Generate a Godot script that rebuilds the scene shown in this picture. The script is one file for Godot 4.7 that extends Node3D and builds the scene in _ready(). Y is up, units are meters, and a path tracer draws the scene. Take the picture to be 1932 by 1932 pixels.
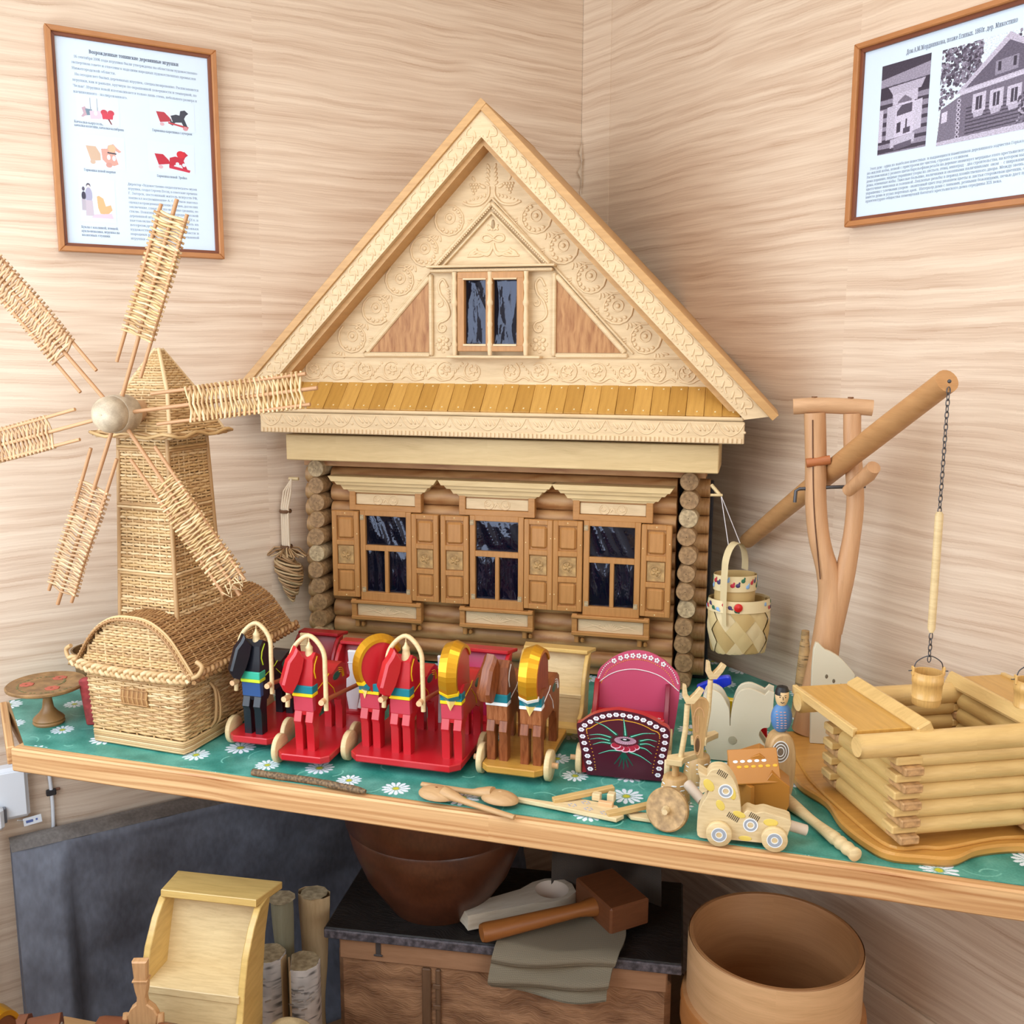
extends Node3D

const ST := 0.86                      # height of the shelf top
const S2 := 0.70710678

# Collects triangles; every builder below writes into it and done() returns one ArrayMesh.
class MB:
	var v := PackedVector3Array()
	var n := PackedVector3Array()
	var u := PackedVector2Array()
	var c := PackedColorArray()
	var ix := PackedInt32Array()
	var col := Color.WHITE
	var T := Transform3D.IDENTITY
	var NB := Basis.IDENTITY
	func at(t: Transform3D) -> MB:
		T = t
		NB = t.basis.inverse().transposed()
		return self
	func move(p: Vector3, rot := Vector3.ZERO, sc := Vector3.ONE) -> MB:
		return at(Transform3D(Basis.from_euler(rot).scaled_local(sc), p))
	func pt(p: Vector3, nn: Vector3, uv := Vector2.ZERO) -> int:
		v.append(T * p)
		n.append((NB * nn).normalized())
		u.append(uv)
		c.append(col)
		return v.size() - 1
	func tri(a: int, b: int, d: int) -> void:
		var g := (v[b] - v[a]).cross(v[d] - v[a])
		ix.append(a)
		if g.dot(n[a] + n[b] + n[d]) > 0.0:
			ix.append(d); ix.append(b)
		else:
			ix.append(b); ix.append(d)
	func quad(a: int, b: int, d: int, e: int) -> void:
		tri(a, b, d); tri(a, d, e)
	func flat(pts: Array, nn: Vector3) -> void:
		var f := v.size()
		for p in pts:
			pt(p, nn, Vector2(p.x, p.y))
		for k in range(1, pts.size() - 1):
			tri(f, f + k, f + k + 1)
	func face(pts: Array) -> void:      # flat polygon, normal from its winding (counter-clockwise seen from outside)
		flat(pts, (pts[1] - pts[0]).cross(pts[2] - pts[0]).normalized())
	func box(ct: Vector3, s: Vector3, b := 0.0) -> void:
		var h := s / 2.0
		b = minf(b, 0.98 * minf(h.x, minf(h.y, h.z)))
		for a in 3:
			var i := (a + 1) % 3
			var j := (a + 2) % 3
			for sg: float in [-1.0, 1.0]:
				var nn := Vector3.ZERO
				nn[a] = sg
				var q := []
				for w in [[-1, -1], [1, -1], [1, 1], [-1, 1]]:
					var p := Vector3.ZERO
					p[a] = sg * h[a]; p[i] = w[0] * (h[i] - b); p[j] = w[1] * (h[j] - b)
					q.append(ct + p)
				flat(q, nn)
			if b > 0.0:
				for si: float in [-1.0, 1.0]:
					for sj: float in [-1.0, 1.0]:
						var q2 := []
						for w in [[0, -1], [0, 1], [1, 1], [1, -1]]:
							var p2 := Vector3.ZERO
							p2[a] = w[1] * (h[a] - b)
							p2[i] = si * (h[i] - (b if w[0] else 0.0)); p2[j] = sj * (h[j] - (0.0 if w[0] else b))
							q2.append(ct + p2)
						var n2 := Vector3.ZERO
						n2[i] = si; n2[j] = sj
						flat(q2, n2.normalized())
		if b > 0.0:
			for sx: float in [-1.0, 1.0]:
				for sy: float in [-1.0, 1.0]:
					for sz: float in [-1.0, 1.0]:
						var s3 := Vector3(sx, sy, sz)
						flat([ct + s3 * (h - Vector3(0, b, b)), ct + s3 * (h - Vector3(b, 0, b)), ct + s3 * (h - Vector3(b, b, 0))], s3.normalized())
	func tube(p: Array, r, sides := 8, caps := true, closed := false, turn := 0.0) -> void:
		var k := p.size()
		var rings := []
		var side := Vector3.ZERO
		var acc := 0.0
		for q in (k + 1 if closed else k):
			var m := q % k
			var prev: Vector3 = p[(m - 1 + k) % k] if closed or m > 0 else p[m]
			var nxt: Vector3 = p[(m + 1) % k] if closed or m < k - 1 else p[m]
			var d := (nxt - prev).normalized()
			if side == Vector3.ZERO:
				side = d.cross(Vector3.UP if absf(d.y) < 0.9 else Vector3.RIGHT).normalized()
			else:
				side = (side - d * side.dot(d)).normalized()
			var up := side.cross(d)
			if q > 0:
				acc += (p[m] - prev).length()
			var rr: float = r[m] if r is Array else r
			var ring := v.size()
			for s in sides:
				var a := TAU * s / sides + turn
				var o := side * cos(a) + up * sin(a)
				pt(p[m] + o * rr, o, Vector2(float(s) / sides, acc))
			if q > 0:
				var l: int = rings[-1]
				for s in sides:
					quad(l + s, l + (s + 1) % sides, ring + (s + 1) % sides, ring + s)
			rings.append(ring)
			if caps and not closed and (q == 0 or q == k - 1):
				var e := []
				for s in sides:
					var a2 := TAU * s / sides + turn
					e.append(p[m] + (side * cos(a2) + up * sin(a2)) * rr)
				flat(e, -d if q == 0 else d)
	func lathe(pr: Array, seg := 24, a0 := 0.0, a1 := TAU) -> void:   # profile of (radius, height), outside going up
		var ns := []
		for i in pr.size() - 1:
			var d: Vector2 = pr[i + 1] - pr[i]
			ns.append(Vector2(d.y, -d.x).normalized())
		for i in pr.size() - 1:
			var na: Vector2 = ns[i]
			var nb: Vector2 = ns[i]
			if i > 0 and ns[i - 1].dot(ns[i]) > 0.7: na = (ns[i - 1] + ns[i]).normalized()
			if i < ns.size() - 1 and ns[i + 1].dot(ns[i]) > 0.7: nb = (ns[i + 1] + ns[i]).normalized()
			var f := v.size()
			for s in seg + 1:
				var a := a0 + (a1 - a0) * s / seg
				var cs := cos(a)
				var sn := sin(a)
				pt(Vector3(pr[i].x * cs, pr[i].y, pr[i].x * sn), Vector3(na.x * cs, na.y, na.x * sn), Vector2(float(s) / seg, pr[i].y))
				pt(Vector3(pr[i + 1].x * cs, pr[i + 1].y, pr[i + 1].x * sn), Vector3(nb.x * cs, nb.y, nb.x * sn), Vector2(float(s) / seg, pr[i + 1].y))
			for s in seg:
				quad(f + s * 2, f + s * 2 + 2, f + s * 2 + 3, f + s * 2 + 1)
	func ball(ct: Vector3, r, seg := 10, rings := 6) -> void:
		var rr: Vector3 = r if r is Vector3 else Vector3.ONE * r
		var f := v.size()
		for i in rings + 1:
			var a := PI * i / rings
			for s in seg + 1:
				var b := TAU * s / seg
				var d := Vector3(sin(a) * cos(b), cos(a), sin(a) * sin(b))
				pt(ct + d * rr, d / rr, Vector2(float(s) / seg, float(i) / rings))
		for i in rings:
			for s in seg:
				var q := f + i * (seg + 1) + s
				quad(q, q + 1, q + seg + 2, q + seg + 1)
	func extrude(poly: PackedVector2Array, depth: float, b := 0.0) -> void:   # in the xy plane, from -depth/2 to depth/2
		var k := poly.size()
		if Geometry2D.is_polygon_clockwise(poly):
			poly = poly.duplicate()
			poly.reverse()
		var en := []
		for i in k:
			var d := poly[(i + 1) % k] - poly[i]
			en.append(Vector2(d.y, -d.x).normalized())
		var inner := PackedVector2Array()
		for i in k:
			var m: Vector2 = en[(i - 1 + k) % k] + en[i]
			var l := maxf(0.35, m.length_squared() / 2.0)
			inner.append(poly[i] - m / 2.0 * b / l)
		var tr := Geometry2D.triangulate_polygon(inner)
		for sg: float in [-1.0, 1.0]:
			var f := v.size()
			for q in inner:
				pt(Vector3(q.x, q.y, sg * depth / 2.0), Vector3(0, 0, sg), q)
			for t in range(0, tr.size(), 3):
				tri(f + tr[t], f + tr[t + 1], f + tr[t + 2])
			if b > 0.0:
				for i in k:
					var j := (i + 1) % k
					var nn := Vector3(en[i].x, en[i].y, sg).normalized()
					var a1 := inner[i]; var a2 := inner[j]; var o1 := poly[i]; var o2 := poly[j]
					flat([Vector3(a1.x, a1.y, sg * depth / 2.0), Vector3(a2.x, a2.y, sg * depth / 2.0), Vector3(o2.x, o2.y, sg * (depth / 2.0 - b)), Vector3(o1.x, o1.y, sg * (depth / 2.0 - b))], nn)
		var z := depth / 2.0 - b
		for i in k:
			var j := (i + 1) % k
			var na: Vector2 = en[i]
			var nb: Vector2 = en[i]
			var e0: Vector2 = en[(i - 1 + k) % k]
			var e1: Vector2 = en[j]
			if e0.dot(en[i]) > 0.75: na = (e0 + en[i]).normalized()
			if e1.dot(en[i]) > 0.75: nb = (e1 + en[i]).normalized()
			var q1 := pt(Vector3(poly[i].x, poly[i].y, -z), Vector3(na.x, na.y, 0), Vector2(0, i))
			var q2 := pt(Vector3(poly[j].x, poly[j].y, -z), Vector3(nb.x, nb.y, 0), Vector2(0, i))
			var q3 := pt(Vector3(poly[j].x, poly[j].y, z), Vector3(nb.x, nb.y, 0), Vector2(1, i))
			var q4 := pt(Vector3(poly[i].x, poly[i].y, z), Vector3(na.x, na.y, 0), Vector2(1, i))
			quad(q1, q2, q3, q4)
	func sheet(w: int, h: int, f: Callable) -> void:    # grid of (w+1) x (h+1) points with smooth normals
		var p := []
		for j in h + 1:
			for i in w + 1:
				p.append(f.call(float(i) / w, float(j) / h))
		var b := v.size()
		for j in h + 1:
			for i in w + 1:
				var dx: Vector3 = p[j * (w + 1) + mini(i + 1, w)] - p[j * (w + 1) + maxi(i - 1, 0)]
				var dy: Vector3 = p[mini(j + 1, h) * (w + 1) + i] - p[maxi(j - 1, 0) * (w + 1) + i]
				pt(p[j * (w + 1) + i], dx.cross(dy).normalized(), Vector2(float(i) / w, float(j) / h))
		for j in h:
			for i in w:
				var q := b + j * (w + 1) + i
				quad(q, q + 1, q + w + 2, q + w + 1)
	# carving: half-raised ornament on the plane z = 0
	func scroll(ct: Vector2, r: float, turns: float, start: float, th: float, flip := 1.0, r_end := 0.25) -> void:
		var p := []
		var rr := []
		var k := maxi(6, int(absf(turns) * 14.0))
		for i in k + 1:
			var t := float(i) / k
			var a := start + flip * TAU * turns * t
			var q := r * lerpf(1.0, r_end, t)
			p.append(Vector3(ct.x + cos(a) * q, ct.y + sin(a) * q, 0))
			rr.append(th * lerpf(1.0, 0.6, t))
		tube(p, rr, 5)
	func leaf(a: Vector2, b: Vector2, w: float) -> void:
		var d := b - a
		var m := T
		at(T * Transform3D(Basis(Vector3(0, 0, 1), d.angle()), Vector3((a.x + b.x) / 2.0, (a.y + b.y) / 2.0, 0)))
		ball(Vector3.ZERO, Vector3(d.length() / 2.0, w, w * 0.8), 7, 4)
		at(m)
	func dot(a: Vector2, r: float) -> void:
		ball(Vector3(a.x, a.y, 0), Vector3(r, r, r * 0.8), 7, 4)
	func done() -> ArrayMesh:
		var m := ArrayMesh.new()
		if ix.is_empty():
			return m
		var a := []
		a.resize(Mesh.ARRAY_MAX)
		a[Mesh.ARRAY_VERTEX] = v
		a[Mesh.ARRAY_NORMAL] = n
		a[Mesh.ARRAY_TEX_UV] = u
		a[Mesh.ARRAY_COLOR] = c
		a[Mesh.ARRAY_INDEX] = ix
		m.add_surface_from_arrays(Mesh.PRIMITIVE_TRIANGLES, a)
		return m

var M := {}
var TX := {}
var taken := {}
var rng := RandomNumberGenerator.new()

func numbered(called: String) -> String:
	var k: int = taken.get(called, 0)
	taken[called] = k + 1
	return called if k == 0 else "%s_%03d" % [called, k]

func obj(called: String, shape, material: Material, parent: Node3D = null, pos := Vector3.ZERO, rot := Vector3.ZERO) -> MeshInstance3D:
	var o := MeshInstance3D.new()
	o.mesh = shape.done() if shape is MB else shape
	o.material_override = material
	o.position = pos
	o.rotation = rot
	if parent:
		o.name = called
		parent.add_child(o, true)
	else:
		o.name = numbered(called)
		add_child(o, true)
	return o

func thing(called: String, label: String, category: String, at := Vector3.ZERO, turn := 0.0, group := "") -> Node3D:
	var o := Node3D.new()
	o.name = numbered(called)
	add_child(o, true)
	o.position = at
	o.rotation.y = turn
	return tag(o, label, category, group)

func tag(o: Node3D, label: String, category: String, group := "") -> Node3D:
	o.set_meta("label", label)
	o.set_meta("category", category)
	if group:
		o.set_meta("group", group)
	return o

func struct(called: String, shape, material: Material, pos := Vector3.ZERO, rot := Vector3.ZERO) -> MeshInstance3D:
	var o := MeshInstance3D.new()
	o.mesh = shape.done() if shape is MB else shape
	o.material_override = material
	o.position = pos
	o.rotation = rot
	o.name = called
	add_child(o, true)
	o.set_meta("kind", "structure")
	return o

func stuff(o: Node3D) -> Node3D:
	o.set_meta("kind", "stuff")
	return o

func mb() -> MB:
	return MB.new()

func bx(s: Vector3, b := 0.0, ct := Vector3.ZERO) -> MB:
	var m := MB.new()
	m.box(ct, s, b)
	return m

func pv(a: Array) -> PackedVector2Array:
	var p := PackedVector2Array()
	for i in range(0, a.size(), 2):
		p.append(Vector2(a[i], a[i + 1]))
	return p

func v2(a: Array, sc := 1.0) -> Array:
	var p := []
	for i in range(0, a.size(), 2):
		p.append(Vector2(a[i], a[i + 1]) * sc)
	return p

func v3(a: Array) -> Array:
	var p := []
	for i in range(0, a.size(), 3):
		p.append(Vector3(a[i], a[i + 1], a[i + 2]))
	return p

func curve(p: Array, k := 6) -> Array:       # smooth run through the points (Vector2 or Vector3)
	var o := []
	for i in p.size() - 1:
		var a = p[maxi(i - 1, 0)]
		var d = p[mini(i + 2, p.size() - 1)]
		for s in k:
			o.append(p[i].cubic_interpolate(p[i + 1], a, d, float(s) / k))
	o.append(p[-1])
	return o

func blob(p: Array, k := 5) -> PackedVector2Array:   # closed smooth outline through Vector2 points
	var o := PackedVector2Array()
	var c := p.size()
	for i in c:
		for s in k:
			o.append(p[i].cubic_interpolate(p[(i + 1) % c], p[(i - 1 + c) % c], p[(i + 2) % c], float(s) / k))
	return o

func lin(c: Color) -> Color:
	return c.srgb_to_linear()

# ---------------------------------------------------------------- materials
func mat(key: String, col: Color, rough := 0.5, tex := "", tile := 0.3, bump := 0.0) -> StandardMaterial3D:
	if M.has(key):
		return M[key]
	var m := StandardMaterial3D.new()
	m.resource_name = key
	m.albedo_color = col
	m.roughness = rough
	m.vertex_color_use_as_albedo = false
	if tex:
		m.albedo_texture = TX[tex]
		m.uv1_triplanar = true
		m.uv1_triplanar_sharpness = 6.0
		m.uv1_scale = Vector3.ONE / tile
		if bump > 0.0:
			m.heightmap_enabled = true
			m.heightmap_texture = TX[tex]
			m.heightmap_scale = bump
	M[key] = m
	return m

func rgb8(r: int, g: int, b: int) -> Color:
	return Color8(r, g, b)

func grey_noise(w: int, h: int, big_w: int, big_h: int, freq: float, sd: int, type := FastNoiseLite.TYPE_SIMPLEX) -> PackedByteArray:
	var f := FastNoiseLite.new()
	f.seed = sd
	f.noise_type = type
	f.frequency = freq
	f.fractal_octaves = 3
	var im := f.get_seamless_image(w, h)
	im.convert(Image.FORMAT_L8)
	im.resize(big_w, big_h, Image.INTERPOLATE_CUBIC)
	return im.get_data()

# Wood grain that tiles: stretched noise bent by a slow warp. Two colours, dark share by power.
func grain(key: String, dark: Color, light: Color, sd: int, w := 512, h := 512, nx := 16, ny := 256, warp := 10.0, power := 1.0, upright := false, fine := 0.4) -> void:
	var a := grey_noise(nx, ny, w, h, 0.09, sd)
	var b := grey_noise(nx * 2, h, w, h, 0.25, sd + 5)
	var q := grey_noise(32, 32, w, h, 0.05, sd + 9)
	var d := PackedByteArray()
	d.resize(w * h * 3)
	for y in h:
		for x in w:
			var i := y * w + x
			var yy := (y + int(warp * (q[i] / 127.5 - 1.0)) + h) % h
			var j := yy * w + x
			var t := pow(clampf((a[j] * (1.0 - fine) + b[j] * fine) / 255.0 * 1.3 - 0.12, 0.0, 1.0), power)
			var o := (x * h + y) * 3 if upright else i * 3
			d[o] = int(lerpf(dark.r, light.r, t) * 255.0)
			d[o + 1] = int(lerpf(dark.g, light.g, t) * 255.0)
			d[o + 2] = int(lerpf(dark.b, light.b, t) * 255.0)
	TX[key] = ImageTexture.create_from_image(Image.create_from_data(h if upright else w, w if upright else h, false, Image.FORMAT_RGB8, d))

func mottle(key: String, dark: Color, light: Color, sd: int, freq := 0.03, n := 128, size := 256) -> void:
	var a := grey_noise(n, n, size, size, freq, sd)
	var b := grey_noise(size, size, size, size, 0.2, sd + 3)
	var d := PackedByteArray()
	d.resize(size * size * 3)
	for i in size * size:
		var t := clampf((a[i] * 0.75 + b[i] * 0.25) / 255.0 * 1.3 - 0.15, 0.0, 1.0)
		d[i * 3] = int(lerpf(dark.r, light.r, t) * 255.0)
		d[i * 3 + 1] = int(lerpf(dark.g, light.g, t) * 255.0)
		d[i * 3 + 2] = int(lerpf(dark.b, light.b, t) * 255.0)
	TX[key] = ImageTexture.create_from_image(Image.create_from_data(size, size, false, Image.FORMAT_RGB8, d))

func textures() -> void:
	grain("wall", rgb8(182, 148, 122), rgb8(232, 212, 190), 11, 1024, 1024, 10, 420, 7.0, 0.5, false, 0.4)
	grain("fine_h", Color(0.88, 0.85, 0.81), Color.WHITE, 21, 512, 512, 14, 150, 6.0, 0.6)
	grain("fine_v", Color(0.88, 0.85, 0.81), Color.WHITE, 22, 512, 512, 14, 150, 6.0, 0.6, true)
	grain("pine_h", Color(0.66, 0.48, 0.34), Color.WHITE, 31, 1024, 256, 10, 90, 9.0, 0.5, false, 0.12)
	grain("rough_h", Color(0.58, 0.52, 0.48), Color.WHITE, 35, 512, 512, 24, 90, 30.0, 0.8, false, 0.35)
	cloudy("cloudy")
	birch_texture()
	weave_texture()
	grain("pine_v", Color(0.70, 0.56, 0.42), Color.WHITE, 32, 512, 512, 12, 110, 12.0, 0.6, true, 0.3)
	mottle("mottle", Color(0.72, 0.70, 0.68), Color.WHITE, 41)
	mottle("blotch", Color(0.45, 0.45, 0.46), Color.WHITE, 47, 0.06)

func cloudy(key: String) -> void:
	var a := grey_noise(64, 64, 512, 512, 0.05, 77)
	var b := grey_noise(512, 256, 512, 512, 0.06, 78)
	var d := PackedByteArray()
	d.resize(512 * 512 * 3)
	for i in 512 * 512:
		var t := clampf((a[i] * 0.6 + b[i] * 0.4) / 255.0, 0.0, 1.0)
		d[i * 3] = int(lerpf(0.70, 1.0, t) * 255.0)
		d[i * 3 + 1] = int(lerpf(0.68, 1.0, t) * 255.0)
		d[i * 3 + 2] = int(lerpf(0.68, 1.0, t) * 255.0)
	TX[key] = ImageTexture.create_from_image(Image.create_from_data(512, 512, false, Image.FORMAT_RGB8, d))

func birch_texture() -> void:
	var a := grey_noise(20, 128, 256, 256, 0.12, 91)
	var b := grey_noise(64, 64, 256, 256, 0.05, 92)
	var d := PackedByteArray()
	d.resize(256 * 256 * 3)
	for i in 256 * 256:
		var t := 1.0 if a[i] > 96 else lerpf(0.35, 1.0, a[i] / 96.0)
		t *= lerpf(0.78, 1.0, b[i] / 255.0)
		d[i * 3] = int(t * 255.0)
		d[i * 3 + 1] = int(t * 250.0)
		d[i * 3 + 2] = int(t * 246.0)
	TX["birch"] = ImageTexture.create_from_image(Image.create_from_data(256, 256, false, Image.FORMAT_RGB8, d))

func weave_texture() -> void:
	var d := PackedByteArray()
	d.resize(64 * 64 * 3)
	for y in 64:
		for x in 64:
			var u := fposmod(x / 16.0, 1.0)
			var v := fposmod(y / 16.0, 1.0)
			var over := (int(x / 16.0) + int(y / 16.0)) % 2 == 0
			var t := 0.62 + 0.38 * (sin(v * PI) if over else sin(u * PI))
			for k in 3:
				d[(y * 64 + x) * 3 + k] = int(t * 255.0)
	TX["weave"] = ImageTexture.create_from_image(Image.create_from_data(64, 64, false, Image.FORMAT_RGB8, d))

func materials() -> void:
	mat("wallpaper", Color.WHITE, 0.55, "wall", 0.9)
	mat("pine", rgb8(226, 184, 132), 0.5, "pine_h", 0.42).uv1_scale = Vector3(0.9, 9.0, 9.0)
	mat("cream", rgb8(226, 200, 160), 0.55, "fine_h", 0.22)
	mat("cream_v", rgb8(226, 200, 160), 0.55, "fine_v", 0.22)
	mat("carve", rgb8(224, 196, 156), 0.6)
	mat("roofwood", rgb8(205, 160, 104), 0.45, "fine_h", 0.2)
	mat("ochre", rgb8(196, 148, 72), 0.4, "fine_v", 0.16)
	mat("log", rgb8(200, 156, 106), 0.5, "pine_h", 0.3)
	mat("log2", rgb8(188, 142, 92), 0.5, "pine_h", 0.27)
	mat("log_side", rgb8(206, 170, 122), 0.5, "pine_v", 0.3)
	mat("endgrain", rgb8(176, 140, 98), 0.6, "mottle", 0.05)
	mat("endpale", rgb8(206, 182, 142), 0.6, "mottle", 0.05)
	mat("shutter", rgb8(190, 136, 78), 0.42, "fine_v", 0.15)
	mat("shutter_h", rgb8(190, 136, 78), 0.42, "fine_h", 0.15)
	mat("shutter_pale", rgb8(206, 166, 108), 0.5, "mottle", 0.1)
	mat("beam", rgb8(224, 196, 144), 0.5, "fine_h", 0.35)
	mat("attic", rgb8(190, 140, 88), 0.5, "pine_v", 0.12)
	mat("darkboard", rgb8(38, 40, 50), 0.6)
	mat("nail", rgb8(230, 205, 150), 0.35)
	var f := mat("film", rgb8(18, 26, 48), 0.12)
	f.metallic = 0.6
	f.metallic_specular = 0.6
	f.clearcoat_enabled = true
	f.clearcoat = 0.25
	f.clearcoat_roughness = 0.05

func _ready() -> void:
	rng.seed = 7
	camera_and_light()
	textures()
	materials()
	room()
	shelf()
	house()
	windmill()
	horse_carts()
	cradle()
	small_toys()
	left_things()
	hanging_baskets()
	well()
	below()
	posters()
#MORE

func camera_and_light() -> void:
	var cam := Camera3D.new()
	cam.name = "camera"
	add_child(cam)
	cam.fov = 54.789
	cam.near = 0.02
	var back := Vector3(0.23618, 0.16112, 0.95826).normalized()
	var up := Vector3(-0.0426, 0.9869, -0.1554)
	var right := up.cross(back).normalized()
	cam.transform = Transform3D(Basis(right, back.cross(right), back), Vector3(0.4744, 1.5944, 2.7399))
	cam.current = true
	var we := WorldEnvironment.new()
	we.name = "world"
	var e := Environment.new()
	e.background_mode = Environment.BG_SKY
	var sm := ProceduralSkyMaterial.new()
	sm.sky_top_color = rgb8(150, 185, 235)
	sm.sky_horizon_color = rgb8(225, 235, 245)
	sm.ground_bottom_color = rgb8(120, 120, 115)
	sm.ground_horizon_color = rgb8(190, 190, 185)
	e.sky = Sky.new()
	e.sky.sky_material = sm
	e.background_energy_multiplier = 1.0
	e.tonemap_mode = Environment.TONE_MAPPER_LINEAR
	e.tonemap_exposure = 0.9
	e.sdfgi_enabled = true
	e.ssao_enabled = true
	e.ssil_enabled = true
	we.environment = e
	add_child(we)
	# daylight through the window at the left end of the left wall
	var a := AreaLight3D.new()
	a.name = "window_light"
	a.area_size = Vector2(1.5, 1.5)
	a.light_energy = 3.4
	a.light_color = Color(0.93, 0.97, 1.0)
	a.shadow_enabled = true
	add_child(a)
	place(a, 1.93, 0.92, 1.65, Vector3(S2, -0.12, -S2))
	# daylight from a second window in the wall behind the viewer
	var b := AreaLight3D.new()
	b.name = "window_light_behind"
	b.area_size = Vector2(1.3, 1.3)
	b.light_energy = 2.6
	b.light_color = Color(0.95, 0.98, 1.0)
	b.shadow_enabled = true
	add_child(b)
	place(b, 1.0, LEN_R - 0.05, 1.55, Vector3(-S2, -0.1, -S2))
	# two ceiling lamps
	for k in 2:
		var l := AreaLight3D.new()
		l.name = "ceiling_lamp_light"
		l.area_size = Vector2(1.2, 0.6)
		l.light_energy = 0.55 if k == 0 else 1.1
		l.light_color = Color(1.0, 0.98, 0.95)
		l.shadow_enabled = true
		add_child(l, true)
		place(l, 1.0, 1.45 + 1.7 * k, 2.66, Vector3(0, -1, 0))

# a: metres from the right wall, b: metres from the left wall
func room_at(a: float, b: float, y: float) -> Vector3:
	return Vector3((b - a) * S2, y, (a + b) * S2)

func place(l: Node3D, a: float, b: float, y: float, towards: Vector3) -> void:
	var z := -towards.normalized()
	var x := (Vector3.UP if absf(z.y) < 0.9 else Vector3(S2, 0, S2)).cross(z).normalized()
	l.transform = Transform3D(Basis(x, z.cross(x), z), room_at(a, b, y))

const LEN_L := 1.98
const LEN_R := 4.4
const HIGH := 2.75

func room() -> void:
	var w: Material = M["wallpaper"]
	struct("wall_left", bx(Vector3(LEN_L + 0.1, HIGH, 0.1), 0, Vector3(-LEN_L / 2.0, HIGH / 2.0, -0.05)), w, Vector3.ZERO, Vector3(0, PI / 4, 0))
	struct("wall_right", bx(Vector3(LEN_R, HIGH, 0.1), 0, Vector3(LEN_R / 2.0, HIGH / 2.0, -0.05)), w, Vector3.ZERO, Vector3(0, -PI / 4, 0))
	var white := mat("plaster", rgb8(226, 220, 210), 0.8)
	# window wall at the left end: four pieces round an opening (frame of the wall: x along b)
	var m := mb()
	m.box(Vector3(0.08, HIGH / 2.0, 0), Vector3(0.16, HIGH, 0.1))
	m.box(Vector3((1.68 + LEN_R) / 2.0, HIGH / 2.0, 0), Vector3(LEN_R - 1.68, HIGH, 0.1))
	m.box(Vector3(0.92, 0.45, 0), Vector3(1.52, 0.9, 0.1))
	m.box(Vector3(0.92, (2.42 + HIGH) / 2.0, 0), Vector3(1.52, HIGH - 2.42, 0.1))
	struct("wall_end", m, white, room_at(LEN_L + 0.05, 0, 0), Vector3(0, -PI / 4, 0))
	var wf := mb()
	wf.box(Vector3(-0.14, HIGH / 2.0, 0.05), Vector3(0.42, HIGH, 0.1))
	wf.box(Vector3(-(1.65 + LEN_L + 0.1) / 2.0, HIGH / 2.0, 0.05), Vector3(LEN_L + 0.1 - 1.65, HIGH, 0.1))
	wf.box(Vector3(-1.0, 0.44, 0.05), Vector3(1.3, 0.88, 0.1))
	wf.box(Vector3(-1.0, (2.22 + HIGH) / 2.0, 0.05), Vector3(1.3, HIGH - 2.22, 0.1))
	struct("wall_front", wf, white, room_at(0, LEN_R, 0), Vector3(0, PI / 4, 0))
	var fl := mat("floorwood", rgb8(150, 116, 84), 0.5, "fine_h", 0.6)
	struct("floor", bx(Vector3(LEN_L + 0.2, 0.1, LEN_R + 0.2)), fl, room_at(LEN_L / 2.0, LEN_R / 2.0, -0.05), Vector3(0, PI / 4, 0))
	struct("ceiling", bx(Vector3(LEN_L + 0.2, 0.1, LEN_R + 0.2)), white, room_at(LEN_L / 2.0, LEN_R / 2.0, HIGH + 0.05), Vector3(0, PI / 4, 0))
	var win := struct("window_1", mb(), white, room_at(LEN_L + 0.05, 0.92, 1.66), Vector3(0, -PI / 4, 0))
	var fr := mb()
	for s: float in [-1.0, 1.0]:
		fr.box(Vector3(s * 0.73, 0, 0), Vector3(0.06, 1.52, 0.06), 0.006)
		fr.box(Vector3(0, s * 0.73, 0), Vector3(1.4, 0.06, 0.06), 0.006)
	fr.box(Vector3.ZERO, Vector3(0.05, 1.4, 0.05), 0.006)
	obj("window_frame", fr, mat("whitepaint", rgb8(235, 236, 238), 0.35), win)
	var win2 := struct("window_2", mb(), white, room_at(1.0, LEN_R + 0.05, 1.55), Vector3(0, PI / 4, 0))
	var fr2 := mb()
	for s: float in [-1.0, 1.0]:
		fr2.box(Vector3(s * 0.62, 0, 0), Vector3(0.06, 1.34, 0.06), 0.006)
		fr2.box(Vector3(0, s * 0.64, 0), Vector3(1.18, 0.06, 0.06), 0.006)
	fr2.box(Vector3.ZERO, Vector3(0.05, 1.22, 0.05), 0.006)
	obj("window_frame", fr2, M["whitepaint"], win2)
	# lower board of the right wall stands a little proud, with an open joint above it
	struct("baseboard_right", bx(Vector3(LEN_R - 0.1, 0.314, 0.012), 0.004, Vector3(LEN_R / 2.0, 0.157, 0.006)), w, Vector3.ZERO, Vector3(0, -PI / 4, 0))
	for k in 2:
		var l := obj("ceiling_lamp", bx(Vector3(1.2, 0.05, 0.6), 0.008), mat("lampcase", rgb8(240, 240, 240), 0.4), null, room_at(1.0, 1.45 + 1.7 * k, HIGH - 0.03), Vector3(0, PI / 4, 0))
		tag(l, "flat white ceiling lamp panel %s" % ["nearest the corner of the model house", "farther out over the room"][k], "lamp")
		var g := mat("lampglow", Color.WHITE, 0.5)
		g.emission_enabled = true
		g.emission = Color(1, 0.98, 0.95)
		g.emission_energy_multiplier = 2.0
		obj("diffuser", bx(Vector3(1.14, 0.01, 0.54), 0.002), g, l, Vector3(0, -0.027, 0))
	# wallpaper strip that bridges the corner and stands slightly off the right wall
	var st := mb()
	st.face([Vector3(0, 0, 0.0), Vector3(0.105, 0, 0.0), Vector3(0.105, HIGH, 0.0), Vector3(0, HIGH, 0.0)])
	st.face([Vector3(0.105, 0, 0.0), Vector3(0.105, 0, -0.02), Vector3(0.105, HIGH, -0.02), Vector3(0.105, HIGH, 0.0)])
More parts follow.
